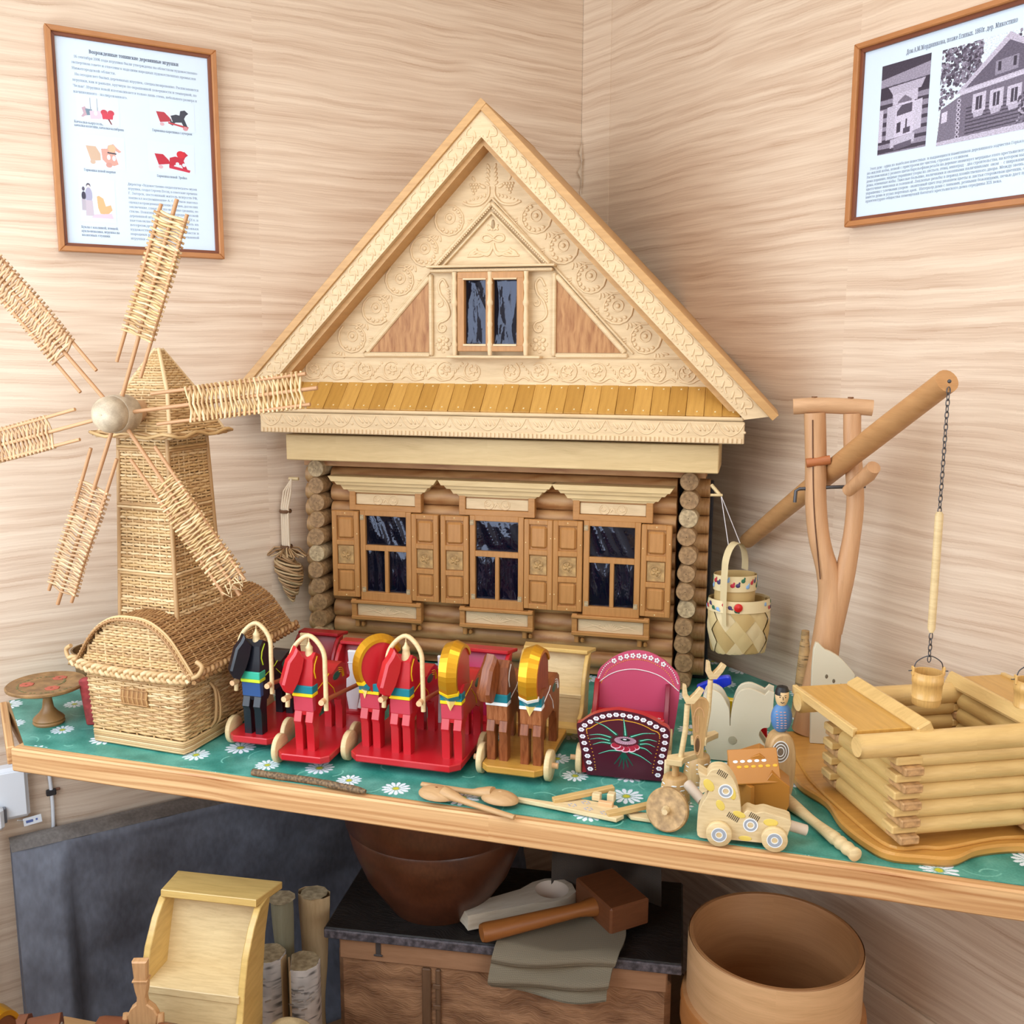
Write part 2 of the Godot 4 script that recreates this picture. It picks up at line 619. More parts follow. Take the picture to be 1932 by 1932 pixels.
	struct("trim_1", st, w, room_at(0.016, 0.001, 0), Vector3(0, -PI / 4 + 0.14, 0))
	# torn paper along the corner seam
	var tear := mb()
	tear.sheet(2, 10, func(s, t): return Vector3(-0.002 - 0.02 * s * sin(t * PI) * (0.6 + 0.4 * sin(t * 19.0)), lerpf(2.0, 2.16, t), 0.004 + 0.012 * s * sin(t * PI)))
	tear.sheet(2, 12, func(s, t): return Vector3(-0.001 - 0.007 * s * (0.6 + 0.4 * sin(t * 23.0)), lerpf(1.86, 1.99, t), 0.003 + 0.006 * s))
	struct("trim_2", tear, mat("torn", rgb8(238, 226, 210), 0.8), room_at(0.016, 0.0, 0), Vector3(0, PI / 4, 0))

func shelf() -> void:
	var t := thing("corner_shelf", "pine corner shelf with a thick grained front board", "shelf", Vector3(0, ST, 0))
	# outline in plan: corner, left wall, front left, front right, right wall
	var A := Vector2(-1.050, 1.056)
	var B := Vector2(-0.849, 1.270)
	var Cc := Vector2(1.02, 1.352)
	var D := Vector2(1.19, 1.192)
	var m := mb().at(Transform3D(Basis(Vector3.RIGHT, PI / 2), Vector3(0, -0.0235, 0)))
	m.extrude(PackedVector2Array([Vector2(0, 0.012), A + Vector2(0.005, 0), B + Vector2(0.01, -0.035), Cc - Vector2(0, 0.035), D]), 0.035)
	obj("panel", m, mat("shelfpanel", rgb8(205, 165, 118), 0.5, "fine_h", 0.4), t)
	var dir := (Cc - B)
	var ang := dir.angle()
	var f := obj("front_board", bx(Vector3(dir.length(), 0.0455, 0.035), 0.003), M["pine"], t, Vector3((B.x + Cc.x) / 2.0, -0.0228, (B.y + Cc.y) / 2.0) - Vector3(-sin(ang), 0, cos(ang)) * 0.0175, Vector3(0, -ang, 0))
	f.set_meta("label", "thick grained pine front board")
	var dl := B - A
	obj("end_board", bx(Vector3(dl.length() - 0.02, 0.035, 0.014), 0.002), M["pine"], t, Vector3((A.x + B.x) / 2.0 + 0.002, -0.0178, (A.y + B.y) / 2.0), Vector3(0, -dl.angle(), 0))
	# cloth
	cloth_texture()
	var cm := StandardMaterial3D.new()
	cm.albedo_texture = TX["cloth"]
	cm.roughness = 0.38
	var c := mb()
	var P := [Vector2(0, 0.012), A + Vector2(0.02, 0.004), B + Vector2(0.016, -0.018), Cc - Vector2(0, 0.016), D - Vector2(0.004, 0)]
	var pts := []
	for p in P:
		pts.append(p)
	for up in [1.0, -1.0]:
		var b0 := c.v.size()
		for p in pts:
			c.pt(Vector3(p.x, 0.0008 * up, p.y), Vector3(0, up, 0), Vector2((p.x + 1.1) / 2.4, p.y / 1.4))
		for k in range(1, 4):
			c.tri(b0, b0 + k, b0 + k + 1)
	for k in 5:
		var p: Vector2 = pts[k]
		var q: Vector2 = pts[(k + 1) % 5]
		c.face([Vector3(p.x, -0.0008, p.y), Vector3(q.x, -0.0008, q.y), Vector3(q.x, 0.0008, q.y), Vector3(p.x, 0.0008, p.y)])
	tag(obj("tablecloth", c, cm, null, Vector3(0, ST + 0.0012, 0)), "green oilcloth printed with white daisies lying on the corner shelf", "tablecloth")

func cloth_texture() -> void:
	var w := 2048
	var h := 1194
	mottle("teal", rgb8(38, 118, 106), rgb8(96, 170, 156), 61, 0.05, 128, 512)
	var im: Image = TX["teal"].get_image()
	var big := Image.create_empty(w, h, false, Image.FORMAT_RGB8)
	for y in range(0, h, 512):
		for x in range(0, w, 512):
			big.blit_rect(im, Rect2i(0, 0, 512, 512), Vector2i(x, y))
	var r := RandomNumberGenerator.new()
	r.seed = 5
	# pale brush strokes
	for k in 520:
		var cx := r.randf() * w
		var cy := r.randf() * h
		var a := r.randf() * TAU
		var l := r.randf_range(14, 46)
		for s in 50:
			var t := s / 50.0
			var px := int(cx + cos(a + t) * l * t)
			var py := int(cy + sin(a + t) * l * t)
			for dx in 2:
				for dy in 2:
					if px + dx >= 0 and px + dx < w and py + dy >= 0 and py + dy < h:
						big.set_pixel(px + dx, py + dy, big.get_pixel(px + dx, py + dy).lerp(Color8(128, 196, 180), 0.45))
	for q in daisies():
		var rad: float = q.z * w / 2.4
		daisy(big, Vector2((q.x + 1.1) / 2.4 * w, q.y / 1.4 * h), rad, r)
	TX["cloth"] = ImageTexture.create_from_image(big)

func daisies() -> Array:
	var o := []
	var r := RandomNumberGenerator.new()
	r.seed = 19
	#DAISY
	for k in 900:
		var p := Vector2(r.randf_range(-1.05, 1.25), r.randf_range(0.03, 1.38))
		var ok := true
		for q in o:
			if Vector2(q.x, q.y).distance_to(p) < 0.078:
				ok = false
				break
		if ok:
			o.append(Vector3(p.x, p.y, r.randf_range(0.022, 0.03)))
	return o

func daisy(im: Image, c: Vector2, rad: float, r: RandomNumberGenerator) -> void:
	var k := 13
	var ph := r.randf() * TAU
	for y in range(int(c.y - rad) - 1, int(c.y + rad) + 2):
		for x in range(int(c.x - rad) - 1, int(c.x + rad) + 2):
			if x < 0 or y < 0 or x >= im.get_width() or y >= im.get_height():
				continue
			var d := Vector2(x + 0.5, y + 0.5) - c
			var l := d.length() / rad
			if l > 1.0:
				continue
			var a := fposmod(d.angle() + ph, TAU) / TAU * k
			var f := absf(a - floorf(a) - 0.5) * 2.0
			var width := 0.80 if l > 0.55 else lerpf(0.95, 0.80, l / 0.55)
			if l > 0.75:
				width *= sqrt(maxf(0.0, 1.0 - (l - 0.75) / 0.25))
			if l < 0.2:
				im.set_pixel(x, y, Color8(214, 205, 60) if (x + y) % 3 else Color8(160, 175, 50))
			elif f < width:
				im.set_pixel(x, y, Color8(226, 236, 246) if l > 0.34 else Color8(110, 150, 110).lerp(Color8(226, 236, 246), (l - 0.2) / 0.14))

func house() -> void:
	var t := thing("model_house", "large carved wooden model of a log house with a steep gable roof, against the corner", "model house", Vector3(-0.0835, ST + 0.0026, 0.6))
	# back board and logs
	obj("back_board", bx(Vector3(0.943, 0.45, 0.03), 0.002, Vector3(0.0015, 0.225, -0.065)), M["darkboard"], t)
	obj("filling", bx(Vector3(0.80, 0.46, 0.03), 0, Vector3(0, 0.235, -0.02)), M["log2"], t)
	var lm := []
	for k in 3:
		var g := mb()
		var prof := []
		for s in 24:
			var a := TAU * s / 24.0
			prof.append(Vector2(cos(a) * 0.021, sin(a) * 0.0205 * (1.0 + 0.03 * sin(a * 3.0 + k))))
		g.at(Transform3D(Basis(Vector3.UP, PI / 2), Vector3.ZERO))
		g.extrude(PackedVector2Array(prof), 0.8, 0.001)
		lm.append(g.done())
	var sm := mb()      # short ends beyond the corner column, eight-sided
	sm.tube([Vector3(-0.022, 0, 0), Vector3(0.022, 0, 0)], 0.0205, 8, true, false, PI / 8)
	var smd := sm.done()
	var em := []
	for k in 3:
		var e := mb().at(Transform3D(Basis(Vector3.RIGHT, PI / 2), Vector3.ZERO))
		var pr := [Vector2(0.0201, -0.075), Vector2(0.0201, 0.073), Vector2(0.0188, 0.075), Vector2(0.001, 0.0745 + 0.0008 * k)]
		e.lathe(pr, 22)
		em.append(e.done())
	for i in 12:
		var y := 0.045 + 0.0397 * i
		if i < 11:
			var lg := obj("log", lm[i % 3], M["log"] if i % 2 else M["log2"], t, Vector3(0, y, 0.003), Vector3(rng.randf() * 6.0, 0, 0))
			for s: float in [-1.0, 1.0]:
				obj("log_end", smd, M["log_side"], t, Vector3(s * 0.446, y, -0.006 + rng.randf() * 0.004), Vector3(0, 0, 0))
		for s: float in [-1.0, 1.0]:
			var yy := 0.025 + 0.0397 * i
			var q := obj("cross_log", em[(i * 2 + int(s)) % 3], M["endgrain"] if (i * 7 + int(s) * 2) % 5 else M["endpale"], t, Vector3(s * 0.4265 + rng.randf_range(-0.003, 0.003), yy, -0.022 + rng.randf_range(-0.006, 0.004)), Vector3(0, 0, rng.randf() * 6.0))
			q.scale = Vector3.ONE * rng.randf_range(0.97, 1.06)
	# beam and carved eaves board
	obj("beam", bx(Vector3(0.959, 0.058, 0.16), 0.002, Vector3(0.008, 0.515, 0.02)), M["beam"], t)
	obj("ceiling_board", bx(Vector3(0.92, 0.02, 0.09), 0.001, Vector3(0, 0.477, -0.01)), M["log2"], t)
	var ev := mb()
	ev.box(Vector3(0.012, 0.573, 0.132), Vector3(1.048, 0.044, 0.014), 0.0015)
	ev.box(Vector3(0.012, 0.6, 0.13), Vector3(1.045, 0.008, 0.024), 0.003)
	obj("eaves_board", ev, M["cream"], t)
	var ec := mb().move(Vector3(0, 0, 0.139), Vector3.ZERO, Vector3(1, 1, 0.9))
	for k in 19:
		var x := -0.486 + k * 0.0553
		ec.tube(curve([Vector3(x - 0.026, 0.592, 0), Vector3(x - 0.016, 0.575, 0), Vector3(x, 0.567, 0), Vector3(x + 0.016, 0.575, 0), Vector3(x + 0.026, 0.592, 0)], 4), 0.0016, 5)
		for s in 3:
			ec.leaf(Vector2(x - 0.014 + s * 0.011, 0.589), Vector2(x - 0.002 + s * 0.009, 0.575), 0.0028)
		ec.dot(Vector2(x + 0.027, 0.574), 0.003)
	for k in 116:
		ec.box(Vector3(-0.507 + k * 0.009, 0.557, 0), Vector3(0.006, 0.010, 0.006), 0.001)
	obj("carved_ornament", ec, M["carve"], t)
	# skirt roof below the gable
	var n_pl := 29
	var w := 1.03 / n_pl
	var plank := bx(Vector3(w - 0.0006, 0.082, 0.006), 0.0008).done()
	var nail := mb()
	nail.ball(Vector3.ZERO, Vector3(0.0022, 0.0022, 0.001), 6, 4)
	var nm := nail.done()
	for k in n_pl:
		var pl := obj("plank", plank, mat("ochre%d" % (k % 3), [rgb8(196, 148, 72), rgb8(186, 138, 64), rgb8(204, 156, 80)][k % 3], 0.4, "fine_v", 0.16), t, Vector3(-0.503 + (k + 0.5) * w, 0.632, 0.107 + 0.001 * (k % 2)), Vector3(-0.83, 0, 0.004 * ((k * 7) % 5 - 2)))
		for s: float in [-1.0, 1.0]:
			obj("nail", nm, M["nail"], pl, Vector3(0.004, s * 0.031, 0.0036))
	# gable
	var gp := mb().move(Vector3(0, 0, 0.07))
	gp.extrude(pv([-0.53, 0.62, 0.53, 0.62, 0, 1.165]), 0.02)
	obj("gable_panel", gp, M["cream"], t)
	gable(t)
	# roof slabs follow the two room walls at the back
	for s: float in [-1.0, 1.0]:
		var ang := atan2(0.616, 0.60)
		var ln := 0.86
		var rf := mb()
		# local x runs down the slope, y is across depth
		rf.at(Transform3D(Basis(Vector3(s * cos(ang), -sin(ang), 0), Vector3(0, 0, 1), Vector3(s * sin(ang), cos(ang), 0)), Vector3(0, 1.227, 0)) * Transform3D(Basis.IDENTITY, Vector3(0, 0, -0.0085)))
		var cut: float = 0.02 if s < 0 else -0.075      # how near the wall is on that side
		var z1 := -0.6 + 0.30
		var zl: float = -0.6 + 0.64 + (0.07 if s < 0 else -0.065)
		rf.extrude(PackedVector2Array([Vector2(-0.0 if s < 0 else 0.017, 0.152), Vector2(-0.0 if s < 0 else 0.017, z1), Vector2(0.36 - cut * 3.0, z1), Vector2(ln, zl), Vector2(ln, 0.152)]), 0.016, 0.001)
		obj("roof_slab", rf, M["roofwood"], t)
		# carved bargeboard below the slab
		var bb := mb()
		bb.at(Transform3D(Basis.IDENTITY, Vector3(0, 0, 0.138)))
		bb.extrude(PackedVector2Array([Vector2(0, 1.206), Vector2(s * 0.583, 0.607), Vector2(s * 0.535, 0.600), Vector2(0, 1.153)]), 0.016)
		obj("bargeboard", bb, M["cream"], t)
		var fl := mb()
		fl.at(Transform3D(Basis.IDENTITY, Vector3(0, 0, 0.105)))
		fl.extrude(PackedVector2Array([Vector2(0, 1.158), Vector2(s * 0.535, 0.604), Vector2(s * 0.515, 0.604), Vector2(0, 1.14)]), 0.05)
		obj("soffit", fl, M["roofwood"], t)
		var oc := mb()
		var d := Vector2(s * 0.583, -0.599) / 0.836
		var nn := Vector2(-d.y, d.x) * s
		for k in 27:
			var c := Vector2(0, 1.178) + d * (0.03 + k * 0.0285)
			oc.move(Vector3(c.x, c.y, 0.146), Vector3.ZERO, Vector3(1, 1, 1.0))
			var a := d * 0.011
			oc.tube(curve([Vector3(0, 0, 0) + v32(nn * 0.012 - a), v32(nn * 0.013), v32(nn * 0.006 + a * 0.7), v32(-nn * 0.004), v32(-nn * 0.011 + a)], 4), 0.0022, 5)
			oc.leaf(nn * 0.004 - a, -nn * 0.011 - a * 0.2, 0.0026)
			oc.dot(-nn * 0.014 + a * 0.2, 0.0018)
			oc.dot(-nn * 0.014 - a, 0.0018)
		obj("carved_ornament", oc, M["carve"], t)
	for c: float in [-0.2575, 0.006, 0.265]:
		house_window(t, c)

func v32(a: Vector2) -> Vector3:
	return Vector3(a.x, a.y, 0)

func rosette(called: String, t: Node3D, c: Vector2, s: float, k: int) -> void:
	var m := mb().move(Vector3(c.x, c.y, 0.0805), Vector3(0, 0, 0.0), Vector3(s, 1, 1.0))
	m.scroll(Vector2.ZERO, 0.033, 0.92, -2.4 if k % 2 else 0.9, 0.0030, 1.0 if k % 2 else -1.0, 0.88)
	m.scroll(Vector2(0, 0.004), 0.0115, 1.0, 0, 0.0022, 1.0, 1.0)
	m.dot(Vector2(0, 0.004), 0.005)
	for q in 9:
		var a := PI * 0.6 + q * 0.42
		m.leaf(Vector2(cos(a), sin(a)) * 0.021, Vector2(cos(a + 0.25), sin(a + 0.25)) * 0.028, 0.0036)
	for q in 4:
		m.leaf(Vector2(0.022 + q * 0.004, -0.030), Vector2(0.020 + q * 0.010, -0.045 + q * 0.004), 0.0024)
		m.leaf(Vector2(-0.038, -0.012 + q * 0.004), Vector2(-0.049, -0.018 + q * 0.006), 0.002)
	obj(called, m, M["carve"], t)

func beads(m: MB, a: Vector2, b: Vector2, r: float, gap: float) -> void:
	var k := int(a.distance_to(b) / gap)
	for i in k + 1:
		m.dot(a.lerp(b, float(i) / k), r)

func strip(m: MB, a: Vector2, b: Vector2, w: float, th: float, z: float) -> void:
	var d := b - a
	m.at(Transform3D(Basis(Vector3(0, 0, 1), d.angle()), Vector3((a.x + b.x) / 2.0, (a.y + b.y) / 2.0, z)))
	m.box(Vector3.ZERO, Vector3(d.length(), w, th), minf(w, th) * 0.3)

func gable(t: Node3D) -> void:
	for k in 5:
		rosette("rosette", t, Vector2(0.0985 + 0.0578 * k, 1.003 - 0.0612 * k), 1.0, k)
		rosette("rosette", t, Vector2(-0.0875 - 0.0565 * k, 1.003 - 0.0612 * k), -1.0, k)
	# leaves and grapes at the top
	var top := mb()
	for s: float in [-1.0, 1.0]:
		top.move(Vector3(0.004, 0, 0.0805), Vector3.ZERO, Vector3(s, 1, 1.0))
		for r in 4:
			for q in 4 - r:
				top.dot(Vector2(0.036 + (q - (3 - r) / 2.0) * 0.0062 + r * 0.001, 1.073 - r * 0.006), 0.0032)
		top.leaf(Vector2(0.036, 1.078), Vector2(0.042, 1.09), 0.003)
		top.tube(curve(v3([0.006, 1.068, 0, 0.007, 1.05, 0, 0.022, 1.034, 0, 0.045, 1.031, 0, 0.062, 1.037, 0]), 5), 0.003, 5)
		for q in 6:
			top.leaf(Vector2(0.014 + q * 0.008, 1.055 - q * 0.003), Vector2(0.016 + q * 0.008, 1.046 - q * 0.0015), 0.0026)
		for q in 5:
			top.leaf(Vector2(0.004, 1.07 + q * 0.008), Vector2(0.014 - q * 0.001, 1.078 + q * 0.009), 0.003)
		top.leaf(Vector2(0.012, 1.065), Vector2(0.026, 1.072), 0.004)
	obj("carved_ornament", top, M["carve"], t)
	# long frieze below
	for s: float in [-1.0, 1.0]:
		var half := mb()
		for k in 7:
			var x := 0.042 + k * 0.0615
			half.move(Vector3(0.004 + s * x, 0.690, 0.0805), Vector3.ZERO, Vector3(s, 1, 1.0))
			if k % 2 == 0:
				half.scroll(Vector2(0, -0.002), 0.020, 0.85, 1.0, 0.0024, -1.0, 0.75)
				half.scroll(Vector2(0.002, 0.003), 0.011, 0.9, 2.6, 0.0022, 1.0, 0.3)
			else:
				half.scroll(Vector2(0, -0.001), 0.020, 0.80, 3.6, 0.0024, 1.0, 0.9)
				half.scroll(Vector2(-0.004, 0.004), 0.010, 0.8, 0.4, 0.0022, -1.0, 0.4)
			for q in 6:
				var a := q * 1.05 + k
				half.leaf(Vector2(cos(a), sin(a)) * 0.006, Vector2(cos(a + 0.4), sin(a + 0.4)) * 0.0125, 0.0026)
			for q in 5:
				half.leaf(Vector2(0.020 + q * 0.0055, 0.012 - q * 0.003), Vector2(0.026 + q * 0.0045, 0.017 - q * 0.008), 0.0022)
			half.tube(curve(v3([-0.012, -0.019, 0, 0.01, -0.0225, 0, 0.028, -0.014, 0, 0.04, -0.02, 0]), 4), 0.002, 5)
		obj("carved_frieze", half, M["carve"], t)
	# raised mouldings
	var ml := mb()
	strip(ml, Vector2(-0.46, 0.7175), Vector2(0.47, 0.7175), 0.003, 0.006, 0.081)
	strip(ml, Vector2(0.005, 1.045), Vector2(-0.288, 0.726), 0.004, 0.008, 0.082)
	strip(ml, Vector2(0.005, 1.045), Vector2(0.306, 0.726), 0.004, 0.008, 0.082)
	for s: float in [-1.0, 1.0]:
		var o := 0.005
		strip(ml, Vector2(o, 1.034), Vector2(o + s * 0.125, 0.908), 0.009, 0.012, 0.085)
		strip(ml, Vector2(o, 1.015), Vector2(o + s * 0.107, 0.908), 0.004, 0.010, 0.084)
		# triangle borders
		strip(ml, Vector2(o + s * 0.138, 0.886), Vector2(o + s * 0.284, 0.728), 0.011, 0.008, 0.083)
		strip(ml, Vector2(o + s * 0.138, 0.722), Vector2(o + s * 0.29, 0.722), 0.010, 0.008, 0.083)
		strip(ml, Vector2(o + s * 0.1345, 0.892), Vector2(o + s * 0.1345, 0.72), 0.009, 0.010, 0.084)
		strip(ml, Vector2(o + s * 0.0775, 0.892), Vector2(o + s * 0.0775, 0.72), 0.003, 0.007, 0.082)
	strip(ml, Vector2(-0.134, 0.906), Vector2(0.144, 0.906), 0.005, 0.026, 0.093)
	strip(ml, Vector2(-0.128, 0.898), Vector2(0.138, 0.898), 0.007, 0.018, 0.089)
	strip(ml, Vector2(-0.09, 0.7185), Vector2(0.116, 0.7185), 0.006, 0.03, 0.095)
	obj("moulding", ml, M["cream"], t)
	var bd := mb()
	bd.move(Vector3(0, 0, 0.0915), Vector3.ZERO, Vector3(1, 1, 0.6))
	for s: float in [-1.0, 1.0]:
		beads(bd, Vector2(0.005, 1.026), Vector2(0.005 + s * 0.117, 0.910), 0.0019, 0.0052)
	bd.move(Vector3(0, 0, 0.0865), Vector3.ZERO, Vector3(1, 1, 0.6))
	for s: float in [-1.0, 1.0]:
		beads(bd, Vector2(0.005 + s * 0.139, 0.884), Vector2(0.005 + s * 0.28, 0.7285), 0.0018, 0.0055)
		beads(bd, Vector2(0.005 + s * 0.14, 0.722), Vector2(0.005 + s * 0.285, 0.722), 0.0018, 0.0055)
		beads(bd, Vector2(0.005 + s * 0.1345, 0.888), Vector2(0.005 + s * 0.1345, 0.725), 0.0018, 0.0055)
	bd.move(Vector3(0, 0, 0.0975), Vector3.ZERO, Vector3(1, 1, 0.6))
	beads(bd, Vector2(-0.126, 0.898), Vector2(0.136, 0.898), 0.0021, 0.0056)
	obj("beading", bd, M["carve"], t)
	for s: float in [-1.0, 1.0]:
		var tri := mb().move(Vector3(0.005, 0, 0.0795))
		tri.extrude(PackedVector2Array([Vector2(s * 0.139, 0.728), Vector2(s * 0.281, 0.728), Vector2(s * 0.139, 0.880)]), 0.006)
		obj("corner_panel", tri, M["attic"], t)
	# pediment relief: bow and plume
	var pd := mb()
	for s: float in [-1.0, 1.0]:
		pd.move(Vector3(0.007, 0.958, 0.0805), Vector3.ZERO, Vector3(s, 1, 0.9))
		pd.tube(curve(v3([0, 0.006, 0, 0.010, 0.013, 0, 0.022, 0.011, 0, 0.023, 0.002, 0, 0.012, -0.001, 0, 0, 0.004, 0]), 5), 0.0024, 5)
		for q in 4:
			pd.tube(curve(v3([0.001, -0.004 - q * 0.003, 0, 0.006 + q * 0.002, -0.020 - q * 0.003, 0, 0.022 + q * 0.006, -0.028 + q * 0.003, 0, 0.034 + q * 0.006, -0.022 + q * 0.0005 - 0.008, 0, 0.056 - q * 0.007, -0.030 + q * 0.005, 0]), 5), 0.0026, 5)
		pd.leaf(Vector2(0.004, 0.028), Vector2(0.012, 0.022), 0.003)
		pd.leaf(Vector2(0.0, 0.024), Vector2(0.0, 0.044), 0.004)
		pd.leaf(Vector2(0.0, 0.020), Vector2(0.012, 0.034), 0.003)
	obj("carved_bow", pd, M["carve"], t)
	# side panels with scroll and flower
	for s: float in [-1.0, 1.0]:
		var sp := mb().move(Vector3(0.005 + s * 0.106, 0.81, 0.0805), Vector3.ZERO, Vector3(-1, 1, 0.9))
		sp.tube(curve(v3([-0.008, 0.055, 0, 0.002, 0.071, 0, 0.012, 0.06, 0, 0.008, 0.04, 0, -0.006, 0.022, 0, -0.012, 0.0, 0, -0.006, -0.012, 0, 0.006, -0.018, 0]), 5), 0.0028, 5)
		sp.scroll(Vector2(0.004, -0.03), 0.0135, 1.4, 1.8, 0.0028, -1.0, 0.15)
		sp.scroll(Vector2(0.010, 0.020), 0.008, 1.1, 2.0, 0.0024, 1.0, 0.2)
		for q in 5:
			sp.leaf(Vector2(-0.004 - q * 0.001, 0.05 - q * 0.006), Vector2(-0.014, 0.046 - q * 0.006), 0.0024)
		for q in 4:
			var a := PI / 4 + q * PI / 2
			sp.leaf(Vector2(0.003, -0.065) + Vector2(cos(a), sin(a)) * 0.005, Vector2(0.003, -0.065) + Vector2(cos(a), sin(a)) * 0.018, 0.0048)
			sp.scroll(Vector2(0.003, -0.065) + Vector2(cos(a + 0.78), sin(a + 0.78)) * 0.013, 0.0045, 0.7, a, 0.0017, 1.0, 0.8)
		sp.dot(Vector2(0.003, -0.065), 0.004)
		obj("carved_panel", sp, M["carve"], t)
	# attic window
	var wn := mb()
	wn.box(Vector3(0.0065, 0.887, 0.09), Vector3(0.143, 0.014, 0.024), 0.001)
	wn.box(Vector3(0.0065, 0.737, 0.09), Vector3(0.143, 0.014, 0.024), 0.001)
	for x: float in [-0.058, 0.004, 0.071]:
		wn.box(Vector3(x, 0.812, 0.09), Vector3(0.015, 0.1595, 0.0232), 0.001)
	var wf := obj("window_frame", wn, M["shutter"], t)
	var pm := film_mesh(0.05, 0.14, 3)
	obj("pane", pm, M["film"], wf, Vector3(-0.0275, 0.812, 0.085))
	obj("pane", film_mesh(0.055, 0.14, 8), M["film"], wf, Vector3(0.0385, 0.812, 0.085))
	var wl := mb()
	for x: float in [-0.0275, 0.0385]:
		wl.box(Vector3(x, 0.8795, 0.094), Vector3(0.05, 0.003, 0.02))
		wl.box(Vector3(x, 0.7435, 0.094), Vector3(0.05, 0.004, 0.02))
	obj("window_bead", wl, M["cream"], wf)
	for x: float in [-0.072, 0.0055, 0.083]:
		var cl := mb()
		var pr := []
		for q in 40:
			var y := q / 39.0
			var r := 0.0042 + 0.0012 * absf(sin(y * 17.0)) + (0.0016 if absf(fposmod(y * 4.0, 1.0) - 0.5) < 0.08 else 0.0)
			pr.append(Vector2(r, 0.722 + y * 0.172))
		cl.lathe(pr, 10)
		obj("turned_column", cl, M["carve"], t, Vector3(x, 0, 0.1))

func film_mesh(w: float, h: float, sd: int) -> ArrayMesh:
	var f := FastNoiseLite.new()
	f.seed = sd
	f.frequency = 0.55
	f.fractal_type = FastNoiseLite.FRACTAL_RIDGED
	f.fractal_octaves = 2
	f.domain_warp_enabled = true
	f.domain_warp_amplitude = 0.3
	f.domain_warp_frequency = 1.0
	var m := mb()
	m.sheet(28, 44, func(s, t): return Vector3((s - 0.5) * w, (t - 0.5) * h, 0.0045 * f.get_noise_2d((s + t * 0.28) * w * 24.0, t * h * 5.0) * (0.25 + 0.75 * minf(1.0, 5.0 * minf(minf(s, 1 - s), minf(t, 1 - t))))))
	return m.done()

